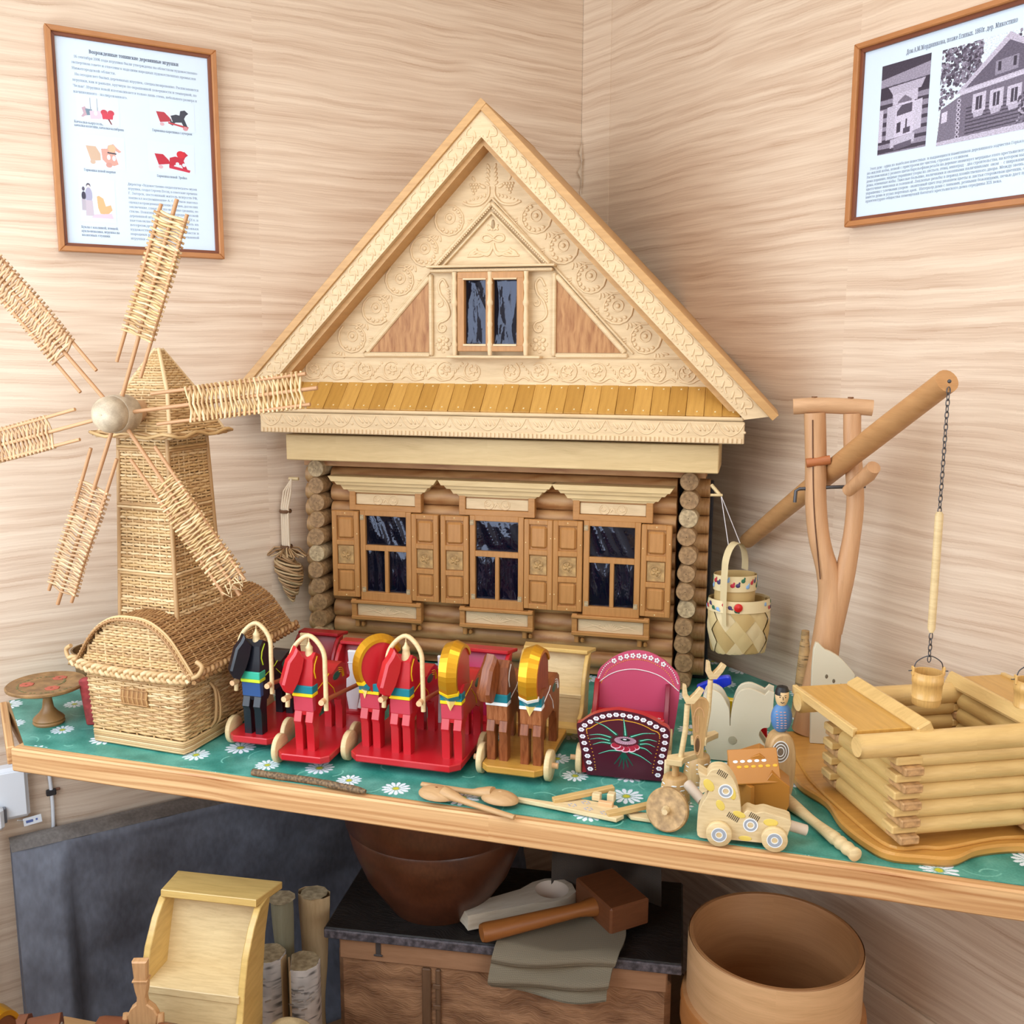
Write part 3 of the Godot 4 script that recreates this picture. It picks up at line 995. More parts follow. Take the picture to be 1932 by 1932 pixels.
func house_window(t: Node3D, c: float) -> void:
	# cornice: three stepped bands
	var co := mb()
	for k in 4:
		var hw: float = [0.128, 0.117, 0.103, 0.091][k]
		var y: float = [0.4415, 0.432, 0.4215, 0.413][k]
		var z: float = [0.050, 0.044, 0.037, 0.03][k]
		var h: float = [0.012, 0.009, 0.011, 0.007][k]
		var poly := PackedVector2Array([Vector2(c - hw - 0.003, y + h / 2.0), Vector2(c + hw + 0.003, y + h / 2.0), Vector2(c + hw - 0.005, y - h / 2.0), Vector2(c - hw + 0.005, y - h / 2.0)])
		co.at(Transform3D(Basis.IDENTITY, Vector3(0, 0, 0.015 + z / 2.0)))
		co.extrude(poly, z, 0.0012)
	obj("window_cornice", co, M["beam"], t)
	# header box
	var hb := mb()
	hb.box(Vector3(c, 0.391, 0.03), Vector3(0.172, 0.04, 0.014))
	hb.box(Vector3(c - 0.0795, 0.3902, 0.0394), Vector3(0.0148, 0.044, 0.012), 0.001)
	hb.box(Vector3(c + 0.0795, 0.3902, 0.0394), Vector3(0.0148, 0.044, 0.012), 0.001)
	hb.box(Vector3(c, 0.3745, 0.039), Vector3(0.172, 0.013, 0.012), 0.001)
	obj("header", hb, M["shutter_h"], t)
	var hc := obj("header_panel", bx(Vector3(0.143, 0.024, 0.004), 0.0006), M["cream"], t, Vector3(c, 0.394, 0.0385))
	var hm := mb().move(Vector3(0, 0, 0.002), Vector3.ZERO, Vector3(1, 1, 0.6))
	for s: float in [-1.0, 1.0]:
		hm.move(Vector3(s * 0.019, 0, 0.002), Vector3.ZERO, Vector3(s, 1, 0.9))
		hm.scroll(Vector2.ZERO, 0.0115, 1.0, 3.1, 0.0017, 1.0, 0.85)
		hm.scroll(Vector2(0.001, 0), 0.0065, 0.8, 1.0, 0.0016, -1.0, 0.3)
		for q in 4:
			hm.leaf(Vector2(-0.004 + q * 0.003, 0.002), Vector2(-0.001 + q * 0.003, -0.005), 0.0016)
		hm.leaf(Vector2(-0.012, -0.009), Vector2(-0.02, 0.004), 0.002)
	obj("carved_ornament", hm, M["carve"], hc)
	# frame and panes
	var fr := mb()
	for s: float in [-1.0, 1.0]:
		fr.box(Vector3(c + s * 0.056, 0.2665, 0.034), Vector3(0.0129, 0.2035, 0.0212), 0.001)
	fr.box(Vector3(c, 0.3625, 0.034), Vector3(0.1, 0.013, 0.022), 0.001)
	fr.box(Vector3(c, 0.1665, 0.034), Vector3(0.125, 0.02, 0.024), 0.001)
	fr.box(Vector3(c, 0.281, 0.038), Vector3(0.1, 0.013, 0.012), 0.001)
	fr.box(Vector3(c + 0.001, 0.226, 0.038), Vector3(0.009, 0.1, 0.012), 0.001)
	var w := obj("window_frame", fr, M["shutter"], t)
	obj("pane", film_mesh(0.1, 0.07, int(c * 100.0) + 40), M["film"], w, Vector3(c, 0.322, 0.0345))
	for s: float in [-1.0, 1.0]:
		obj("pane", film_mesh(0.046, 0.1, int(c * 90.0 + s * 7.0) + 60), M["film"], w, Vector3(c + s * 0.0265, 0.2265, 0.0345))
	for q in [Vector3(c - 0.054, 0.182, 0.0455), Vector3(c + 0.054, 0.182, 0.0455), Vector3(c - 0.057, 0.352, 0.0455)]:
		obj("pale_chip", bx(Vector3(0.009, 0.012, 0.0015), 0.0004), M["endpale"], w, q)
	# shutters
	for s: float in [-1.0, 1.0]:
		var cx: float = c + (-0.097 if s < 0 else 0.097)
		var sh := mb()
		sh.box(Vector3(0, 0, 0), Vector3(0.065, 0.203, 0.008), 0.001)
		for q: float in [-1.0, 1.0]:
			sh.box(Vector3(q * 0.0265, 0, 0.0063), Vector3(0.012, 0.2026, 0.008), 0.0015)
		for y: float in [-0.0955, -0.0305, 0.0275, 0.0955]:
			sh.box(Vector3(0, y, 0.006), Vector3(0.044, 0.012, 0.008), 0.0015)
		var so := obj("shutter", sh, M["shutter"], t, Vector3(cx, 0.2645, 0.041), Vector3(0, -0.05 * s, 0))
		for y: float in [-0.063, 0.0615]:
			obj("raised_panel", bx(Vector3(0.038, 0.05, 0.010), 0.0075), M["shutter"], so, Vector3(0, y, 0.005))
		var ro := mb()
		ro.box(Vector3.ZERO, Vector3(0.038, 0.042, 0.005), 0.0006)
		ro.move(Vector3(0, 0, 0.0025), Vector3.ZERO, Vector3(1, 1, 0.9))
		ro.scroll(Vector2.ZERO, 0.012, 1.0, 0, 0.0013, 1.0, 1.0)
		for q in 5:
			ro.leaf(Vector2.ZERO, Vector2(cos(q * 1.257), sin(q * 1.257)) * 0.011, 0.003)
		obj("carved_panel", ro, M["shutter_pale"], so, Vector3(0, -0.0015, 0.005))
		var na := mb()
		for q: float in [-1.0, 1.0]:
			for y: float in [-0.07, 0.055]:
				na.ball(Vector3(q * 0.0285, y + 0.006 * s * q, 0.010), Vector3(0.0016, 0.0016, 0.0008), 6, 4)
		na.ball(Vector3(0, 0.0965, 0.010), Vector3(0.0016, 0.0016, 0.0008), 6, 4)
		na.ball(Vector3(0, -0.0965, 0.010), Vector3(0.0016, 0.0016, 0.0008), 6, 4)
		obj("nail_heads", na, M["nail"], so)
	# sill box
	var sb := mb()
	sb.box(Vector3(c, 0.134, 0.032), Vector3(0.168, 0.044, 0.014))
	for s: float in [-1.0, 1.0]:
		sb.box(Vector3(c + s * 0.0795, 0.134, 0.042), Vector3(0.012, 0.049, 0.014), 0.001)
	sb.box(Vector3(c, 0.1525, 0.044), Vector3(0.172, 0.008, 0.02), 0.002)
	sb.box(Vector3(c, 0.114, 0.043), Vector3(0.172, 0.009, 0.016), 0.0015)
	obj("sill_box", sb, M["shutter_h"], t)
	var sc := obj("sill_panel", bx(Vector3(0.145, 0.029, 0.004), 0.0006), M["cream"], t, Vector3(c, 0.133, 0.0405))
	var sm := mb()
	for s: float in [-1.0, 1.0]:
		sm.move(Vector3(0, 0, 0.002), Vector3.ZERO, Vector3(s, 1, 0.5))
		sm.tube([Vector3(0.006, -0.009, 0), Vector3(0.03, -0.002, 0), Vector3(0.062, 0.007, 0)], [0.0016, 0.0015, 0.0006], 5)
		sm.tube([Vector3(0.022, 0.002, 0), Vector3(0.045, -0.003, 0), Vector3(0.064, -0.008, 0)], [0.0014, 0.0012, 0.0005], 5)
		for q in 5:
			sm.leaf(Vector2(0, -0.010), Vector2(0.003 + q * 0.005, 0.009 - q * 0.0035), 0.0017)
	obj("carved_ornament", sm, M["carve"], sc)
	for s: float in [-1.0, 1.0]:
		var ft := mb()
		ft.box(Vector3(0, 0.009, 0), Vector3(0.024, 0.006, 0.014), 0.001)
		ft.box(Vector3(-0.006, 0, 0), Vector3(0.010, 0.018, 0.013), 0.0015)
		ft.box(Vector3(0.007, -0.003, 0), Vector3(0.008, 0.012, 0.012), 0.003)
		obj("bracket", ft, M["shutter"], t, Vector3(c + s * 0.07, 0.0985, 0.034))

# Wickerwork: rows of thin tubes that pass in front of and behind upright stakes.
# f(t, s) gives [point, normal] for height share t and stake position s.
func weave(m: MB, rows: int, stakes: int, closed: bool, f: Callable, r: float, amp: float, cols: Array, t0 := 0.0, t1 := 1.0) -> void:
	for j in rows:
		var t := lerpf(t0, t1, (j + 0.5) / rows)
		var p := []
		var n := stakes if closed else stakes - 1
		for k in n * 2 + (0 if closed else 1):
			var s := k / 2.0
			var q = f.call(clampf(t + rng.randf_range(-0.12, 0.12) / rows, 0.0, 1.0), s / n)
			var o := 0.0
			if k % 2 == 0:
				o = amp if (k / 2 + j) % 2 == 0 else -amp
			p.append(q[0] + q[1] * o)
		m.col = cols[rng.randi() % cols.size()]
		m.tube(p, r * rng.randf_range(0.82, 1.15), 5, not closed, closed)

func rods(m: MB, count: int, closed: bool, f: Callable, r: float, cols: Array, steps := 2, t0 := 0.0, t1 := 1.0) -> void:
	for k in count:
		var p := []
		for i in steps:
			p.append(f.call(lerpf(t0, t1, float(i) / (steps - 1)), float(k) / (count if closed else count - 1))[0])
		m.col = cols[rng.randi() % cols.size()]
		m.tube(p, r, 6)

func ring_box(hx0: float, hz0: float, y0: float, hx1: float, hz1: float, y1: float) -> Callable:
	return func(t, s):
		var hx := lerpf(hx0, hx1, t)
		var hz := lerpf(hz0, hz1, t)
		var per := 4.0 * (hx + hz)
		var d := fposmod(s, 1.0) * per
		var y := lerpf(y0, y1, t)
		if d < 2.0 * hx:
			return [Vector3(-hx + d, y, hz), Vector3(0, 0, 1)]
		d -= 2.0 * hx
		if d < 2.0 * hz:
			return [Vector3(hx, y, hz - d), Vector3(1, 0, 0)]
		d -= 2.0 * hz
		if d < 2.0 * hx:
			return [Vector3(hx - d, y, -hz), Vector3(0, 0, -1)]
		d -= 2.0 * hx
		return [Vector3(-hx, y, -hz + d), Vector3(-1, 0, 0)]

func braid(m: MB, path: Array, r: float, width: float, cols: Array, up: Vector3) -> void:   # plaited edge along a path
	var total := 0.0
	for i in path.size() - 1:
		total += path[i].distance_to(path[i + 1])
	var k := int(total / (r * 2.6))
	for st in 3:
		var p := []
		for q in k * 3 + 1:
			var d := total * q / (k * 3.0)
			var i := 0
			while i < path.size() - 2 and d > path[i].distance_to(path[i + 1]):
				d -= path[i].distance_to(path[i + 1])
				i += 1
			var a: Vector3 = path[i]
			var dir: Vector3 = (path[i + 1] - a).normalized()
			var side := dir.cross(up).normalized()
			var ph := TAU * q / 9.0 + st * TAU / 3.0
			p.append(a + dir * d + up * sin(ph) * width * 0.5 + side * sin(ph * 2.0) * r * 0.9)
		m.col = cols[st % cols.size()]
		m.tube(p, r, 5)

func windmill() -> void:
	var wick := mat("wicker", Color.WHITE, 0.55)
	wick.vertex_color_use_as_albedo = true
	var cols := []
	for c in [rgb8(206, 172, 124), rgb8(192, 156, 108), rgb8(216, 186, 142), rgb8(178, 140, 94), rgb8(200, 164, 112)]:
		cols.append(lin(c))
	var dark := [lin(rgb8(164, 122, 78)), lin(rgb8(150, 110, 70)), lin(rgb8(180, 140, 92)), lin(rgb8(172, 132, 88))]
	var t := thing("wicker_windmill", "woven wicker windmill with six slatted sails and a round wooden hub", "windmill", Vector3(-0.598, ST + 0.003, 1.075), -0.10)
	# base
	var hx := 0.103
	var hz := 0.142
	var f := ring_box(hx * 0.97, hz * 0.97, 0.004, hx * 1.03, hz * 1.02, 0.15)
	var b := mb()
	weave(b, 27, 50, true, f, 0.0030, 0.0022, cols, 0.16, 1.0)
	rods(b, 50, true, f, 0.0021, cols)
	for k in 6:
		b.col = cols[k % cols.size()]
		var ring := []
		for q in 48:
			var w2 = f.call(0.0 + k * 0.026, q / 48.0)
			ring.append(w2[0] + w2[1] * 0.003)
		b.tube(ring, 0.0032, 5, false, true)
	stuff(obj("base_wickerwork", b, wick, t))
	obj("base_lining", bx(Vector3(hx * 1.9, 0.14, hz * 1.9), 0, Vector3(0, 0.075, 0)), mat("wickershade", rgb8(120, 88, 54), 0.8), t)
	# label patch of split cane and side loop
	var lb := mb()
	for k in 17:
		lb.col = lin([rgb8(168, 122, 74), rgb8(190, 146, 94), rgb8(150, 106, 62)][k % 3])
		lb.tube([Vector3(-0.028 + k * 0.0035, 0.084, hz + 0.003), Vector3(-0.028 + k * 0.0035, 0.1, hz + 0.0065), Vector3(-0.028 + k * 0.0035, 0.118, hz + 0.003)], 0.0019, 5)
	for y in [0.087, 0.1, 0.115]:
		lb.col = lin(rgb8(176, 130, 80))
		lb.tube([Vector3(-0.03, y, hz + 0.007), Vector3(0.03, y, hz + 0.007)], 0.0012, 5)
	stuff(obj("cane_patch", lb, wick, t))
	var lp := mb()
	lp.col = cols[3]
	lp.tube(curve(v3([hx + 0.004, 0.03, 0.07, hx + 0.016, 0.05, 0.07, hx + 0.018, 0.10, 0.07, hx + 0.006, 0.118, 0.07]), 5), 0.003, 6)
	lp.tube(curve(v3([hx + 0.004, 0.028, 0.062, hx + 0.02, 0.05, 0.062, hx + 0.02, 0.095, 0.064, hx + 0.006, 0.115, 0.066]), 5), 0.0026, 6)
	obj("loop_handle", lp, wick, t)
	# curved roof over the base: the ridge runs back
	var prof := curve([Vector2(-0.128, 0.150), Vector2(-0.108, 0.182), Vector2(-0.078, 0.220), Vector2(-0.040, 0.243), Vector2(0, 0.248), Vector2(0.040, 0.243), Vector2(0.078, 0.220), Vector2(0.108, 0.182), Vector2(0.130, 0.150)], 4)
	var rp := func(u):
		var x: float = clampf(u, 0, 1) * (prof.size() - 1)
		var i := mini(int(x), prof.size() - 2)
		return prof[i].lerp(prof[i + 1], x - i)
	var rf := mb()
	var roof := func(tt, s):
		var q: Vector2 = rp.call(tt)
		var q2: Vector2 = rp.call(tt + 0.02)
		var d := (q2 - rp.call(tt - 0.02)).normalized() as Vector2
		var z := lerpf(hz + 0.012, -hz - 0.035, s)
		var flare := 1.0 + 0.10 * maxf(0.0, s - 0.55)
		return [Vector3(q.x * flare, q.y + 0.02 * maxf(0.0, s - 0.5) * absf(q.x) / 0.12, z), Vector3(-d.y, d.x, 0)]
	weave(rf, 96, 16, false, roof, 0.0021, 0.0020, dark, 0.0, 1.0)
	rods(rf, 16, false, roof, 0.002, dark, 22)
	stuff(obj("roof_wickerwork", rf, wick, t))
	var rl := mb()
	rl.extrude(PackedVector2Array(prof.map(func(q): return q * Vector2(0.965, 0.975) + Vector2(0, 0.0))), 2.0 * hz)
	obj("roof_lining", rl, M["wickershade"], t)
	# arched front gable: rows get shorter towards the top
	var ga := mb()
	for j in 18:
		var y := 0.153 + j * 0.0052
		var half := 0.0
		for q in prof:
			if q.y >= y:
				half = maxf(half, q.x)
		half -= 0.006
		if half < 0.012:
			continue
		var k := maxi(2, int(half * 2.0 / 0.0098))
		var p := []
		for i in k * 2 + 1:
			var o := 0.0
			if i % 2 == 0:
				o = 0.0022 if (i / 2 + j + k / 2) % 2 == 0 else -0.0022
			p.append(Vector3(lerpf(-half, half, i / (k * 2.0)), y + rng.randf_range(-0.0005, 0.0005), hz + 0.003 + o))
		ga.col = cols[rng.randi() % cols.size()]
		ga.tube(p, 0.0029, 5)
	for k in 11:
		var x := -0.1 + k * 0.02
		var yy := 0.15
		for q in prof:
			if absf(q.x - x) < 0.012:
				yy = maxf(yy, q.y - 0.006)
		ga.col = cols[k % 5]
		ga.tube([Vector3(x, 0.15, hz + 0.003), Vector3(x, yy, hz + 0.003)], 0.0024, 5)
	stuff(obj("gable_wickerwork", ga, wick, t))
	var br := mb()
	for k in 3:
		br.col = cols[(k + 3) % 5]
		br.tube(prof.map(func(q): return Vector3(q.x * (1.0 + 0.010 * k), q.y + 0.002 * k, hz + 0.009 - 0.003 * k)), 0.0024, 6)
	braid(br, [Vector3(-0.145, 0.158, hz + 0.004), Vector3(-0.09, 0.149, hz + 0.012), Vector3(0, 0.147, hz + 0.014), Vector3(0.09, 0.149, hz + 0.012), Vector3(0.128, 0.151, hz + 0.008)], 0.0048, 0.014, [cols[0], cols[2], cols[1]], Vector3.UP)
	braid(br, [Vector3(0.131, 0.150, hz + 0.006), Vector3(0.136, 0.152, 0), Vector3(0.146, 0.168, -hz - 0.035)], 0.0045, 0.012, dark, Vector3.UP)
	braid(br, [Vector3(-0.129, 0.150, hz + 0.006), Vector3(-0.134, 0.152, 0), Vector3(-0.14, 0.168, -hz - 0.035)], 0.0045, 0.012, dark, Vector3.UP)
	for s: float in [-1.0, 1.0]:
		br.col = cols[1]
		br.tube(curve([Vector3(s * 0.13, 0.152, hz + 0.006), Vector3(s * 0.145, 0.16, hz + 0.006), Vector3(s * 0.152, 0.175, hz + 0.004), Vector3(s * 0.14, 0.184, hz + 0.004)], 5), 0.0042, 6)
	stuff(obj("plaited_edge", br, wick, t))
	# tower
	var tw := Node3D.new()
	tw.name = "tower"
	t.add_child(tw, true)
	tw.position = Vector3(-0.012, 0, 0.015)
	tw.rotation.y = -0.02
	var tf := ring_box(0.066, 0.066, 0.205, 0.054, 0.054, 0.575)
	var tb := mb()
	weave(tb, 66, 32, true, tf, 0.0029, 0.0023, cols)
	rods(tb, 32, true, tf, 0.002, cols)
	for k in 4:
		for q2 in 2:
			var ring2 := []
			for q in 48:
				var w3 = tf.call([0.03, 0.3, 0.64, 0.93][k] + q2 * 0.014, q / 48.0)
				ring2.append(w3[0] + w3[1] * (0.0045 + 0.001 * sin(q * 2.0 + q2 * 2.0)))
			tb.col = cols[(k + q2) % 5]
			tb.tube(ring2, 0.0028, 5, false, true)
	for k in 4:
		var c0 = tf.call(0.0, [0.0, 0.25, 0.5, 0.75][k])
		var c1 = tf.call(1.0, [0.0, 0.25, 0.5, 0.75][k])
		tb.col = cols[3]
		tb.tube([c0[0] * Vector3(1.02, 1, 1.02), c1[0] * Vector3(1.02, 1, 1.02)], 0.0045, 6)
	stuff(obj("wickerwork", tb, wick, tw))
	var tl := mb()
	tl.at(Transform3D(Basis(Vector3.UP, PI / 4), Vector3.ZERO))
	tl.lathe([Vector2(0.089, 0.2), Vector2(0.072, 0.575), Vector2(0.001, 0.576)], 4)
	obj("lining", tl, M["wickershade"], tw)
	# cap
	var cp := Node3D.new()
	cp.name = "cap"
	t.add_child(cp, true)
	cp.position = Vector3(-0.012, 0.574, 0.015)
	var cf := func(tt, s):
		var q = ring_box(0.079, 0.079, 0.006, 0.004, 0.004, 0.158).call(tt, s)
		return [q[0] + q[1] * 0.006 * sin(tt * PI), q[1]]
	var cb := mb()
	weave(cb, 34, 24, true, cf, 0.0027, 0.0022, cols)
	rods(cb, 24, true, cf, 0.0018, cols, 3)
	for k in 4:
		cb.col = cols[2]
		cb.tube([cf.call(0.0, k / 4.0)[0], cf.call(0.5, k / 4.0)[0] * Vector3(1.03, 1, 1.03), cf.call(1.0, k / 4.0)[0]], 0.004, 6)
	for k in 5:
		var ring3 := []
		for q in 40:
			var h := fposmod(q / 40.0, 1.0)
			var w4 = ring_box(0.072 + k * 0.0045, 0.072 + k * 0.0045, 0, 0.05, 0.05, 0.1).call(0.0, h)
			ring3.append(w4[0] + Vector3(0, 0.004 + 0.004 * sin(q * 1.3 + k * 2.1), 0) + w4[1] * 0.002 * sin(q * 0.9 + k))
		cb.col = cols[k]
		cb.tube(ring3, 0.0034, 5, false, true)
	stuff(obj("wickerwork", cb, wick, cp))
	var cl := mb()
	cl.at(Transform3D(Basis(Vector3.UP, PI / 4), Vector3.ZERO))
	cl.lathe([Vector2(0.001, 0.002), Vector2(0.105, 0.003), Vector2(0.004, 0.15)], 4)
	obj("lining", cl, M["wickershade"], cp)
	# axle, hub and sails
	var wh := Node3D.new()
	wh.name = "sail_wheel"
	t.add_child(wh, true)
	wh.position = Vector3(-0.004, 0.619, 0.142)
	wh.rotation.y = 0.10
	var hubm := mat("hubwood", rgb8(206, 186, 158), 0.55, "mottle", 0.2)
	var ax := mb().at(Transform3D(Basis(Vector3.RIGHT, PI / 2), Vector3.ZERO))
	ax.lathe([Vector2(0.021, -0.13), Vector2(0.021, -0.02)], 18)
	obj("axle", ax, mat("axlewood", rgb8(190, 150, 112), 0.55, "fine_v", 0.2), wh)
	var hb := mb().at(Transform3D(Basis(Vector3.RIGHT, PI / 2), Vector3.ZERO))
	hb.lathe([Vector2(0.001, -0.026), Vector2(0.0325, -0.026), Vector2(0.034, -0.022), Vector2(0.034, 0.008), Vector2(0.0325, 0.012), Vector2(0.031, 0.0125), Vector2(0.032, 0.015), Vector2(0.0315, 0.026), Vector2(0.027, 0.036), Vector2(0.017, 0.043), Vector2(0.004, 0.045), Vector2(0.0005, 0.043)], 24)
	obj("hub", hb, hubm, wh)
	var angs := [7.5, 69.0, 133.0, 194.0, 247.0, 305.5]
	for k in 6:
		var sl := Node3D.new()
		sl.name = "sail"
		wh.add_child(sl, true)
		sl.rotation.z = deg_to_rad(angs[k])
		var sm := mb()
		# local x points out along the sail
		var lens := [[0.02, 0.385], [0.075 + 0.012 * (k % 2), 0.368], [0.078, 0.368]]
		for i in 3:
			sm.col = lin(rgb8(178, 132, 90)) if k != 3 else lin(rgb8(190, 146, 104))
			var y: float = [0.0, 0.0265, -0.0265][i]
			sm.tube([Vector3(lens[i][0], y, 0.002 * i), Vector3(0.2, y * 0.98, 0.0), Vector3(lens[i][1], y * 0.96, 0.0)], 0.0032 if i else 0.0036, 7)
		var scols := cols if k in [0, 1, 5] else [lin(rgb8(196, 160, 120)), lin(rgb8(178, 140, 102)), lin(rgb8(188, 152, 116)), lin(rgb8(206, 174, 134))]
		var wf := func(tt, s): return [Vector3(lerpf(0.142, 0.358, tt) + 0.0012 * sin(s * 7.0 + tt * 13.0 + k), lerpf(-0.0275, 0.0275, s), 0.003 * sin(tt * 6.0 + k)), Vector3(0, 0, 1)]
		# side rods let the rows wrap round
		for j in 50:
			var p := []
			for i in 5:
				var q = wf.call((j + 0.5) / 50.0 + rng.randf_range(-0.004, 0.004), clampf(-0.06 + i * 0.28, -0.06, 1.06))
				p.append(q[0] + q[1] * (0.0052 if (i / 2 + j) % 2 == 0 else -0.0052) * (1.0 if i % 2 == 0 else 0.0))
			sm.col = scols[rng.randi() % scols.size()]
			sm.tube(p, 0.00235 * rng.randf_range(0.85, 1.15), 5)
		if k == 5:
			for q in 7:
				sm.col = cols[2]
				var a := Vector3(0.355, -0.01 + q * 0.006, 0.004)
				sm.tube([a, a + Vector3(0.018 + 0.004 * (q % 3), 0.012 * sin(q * 2.2), 0.006 * cos(q * 3.0)), a + Vector3(0.008, 0.02 * cos(q * 1.7), 0.01)], 0.0013, 4)
		stuff(obj("sail_weave", sm, wick, sl))

# profile axes: x forward, y up; extruded sideways
const SIDE := Basis(Vector3(0, 0, 1), Vector3(0, 1, 0), Vector3(-1, 0, 0))

func side_cut(m: MB, poly: Array, th: float, x := 0.0, b := 0.0008, sc := 1.0) -> void:
	m.at(Transform3D(SIDE, Vector3(x, 0, 0)))
	m.extrude(PackedVector2Array(v2(poly, 0.001 * sc)), th, b)
	m.move(Vector3.ZERO)

func wheel(t: Node3D, p: Vector3, r: float, th: float, axle := 0.0) -> void:
	var m := mb().at(Transform3D(Basis(Vector3(0, 0, 1), PI / 2), Vector3.ZERO))
	m.lathe([Vector2(0.0005, -th / 2.0), Vector2(r - 0.001, -th / 2.0), Vector2(r, -th / 2.0 + 0.001), Vector2(r, th / 2.0 - 0.001), Vector2(r - 0.001, th / 2.0), Vector2(0.0005, th / 2.0)], 28)
	var w := obj("wheel", m, M["palewood"], t, p)
	if axle != 0.0:
		var a := mb()
		a.tube([Vector3.ZERO, Vector3(axle, 0, 0)], 0.0052, 10)
		obj("axle_end", a, M["pegwood"], w)

func strap(m: MB, pts: Array, w: float, lift: float, ridge: float) -> void:   # band that follows a rim; pts: [position, outward]
	var p := []
	for q in pts:
		p.append([q[0] + Vector3(-w, 0, 0) + q[1] * lift * 0.4, q[0] + q[1] * (lift + ridge), q[0] + Vector3(w, 0, 0) + q[1] * lift * 0.4, q[0] + Vector3(w, 0, 0) - q[1] * 0.004, q[0] + Vector3(-w, 0, 0) - q[1] * 0.004])
	for i in p.size() - 1:
		for k in 5:
			m.face([p[i][k], p[i][(k + 1) % 5], p[i + 1][(k + 1) % 5], p[i + 1][k]])
	m.face([p[0][0], p[0][1], p[0][2], p[0][3], p[0][4]])
	m.face([p[-1][4], p[-1][3], p[-1][2], p[-1][1], p[-1][0]])

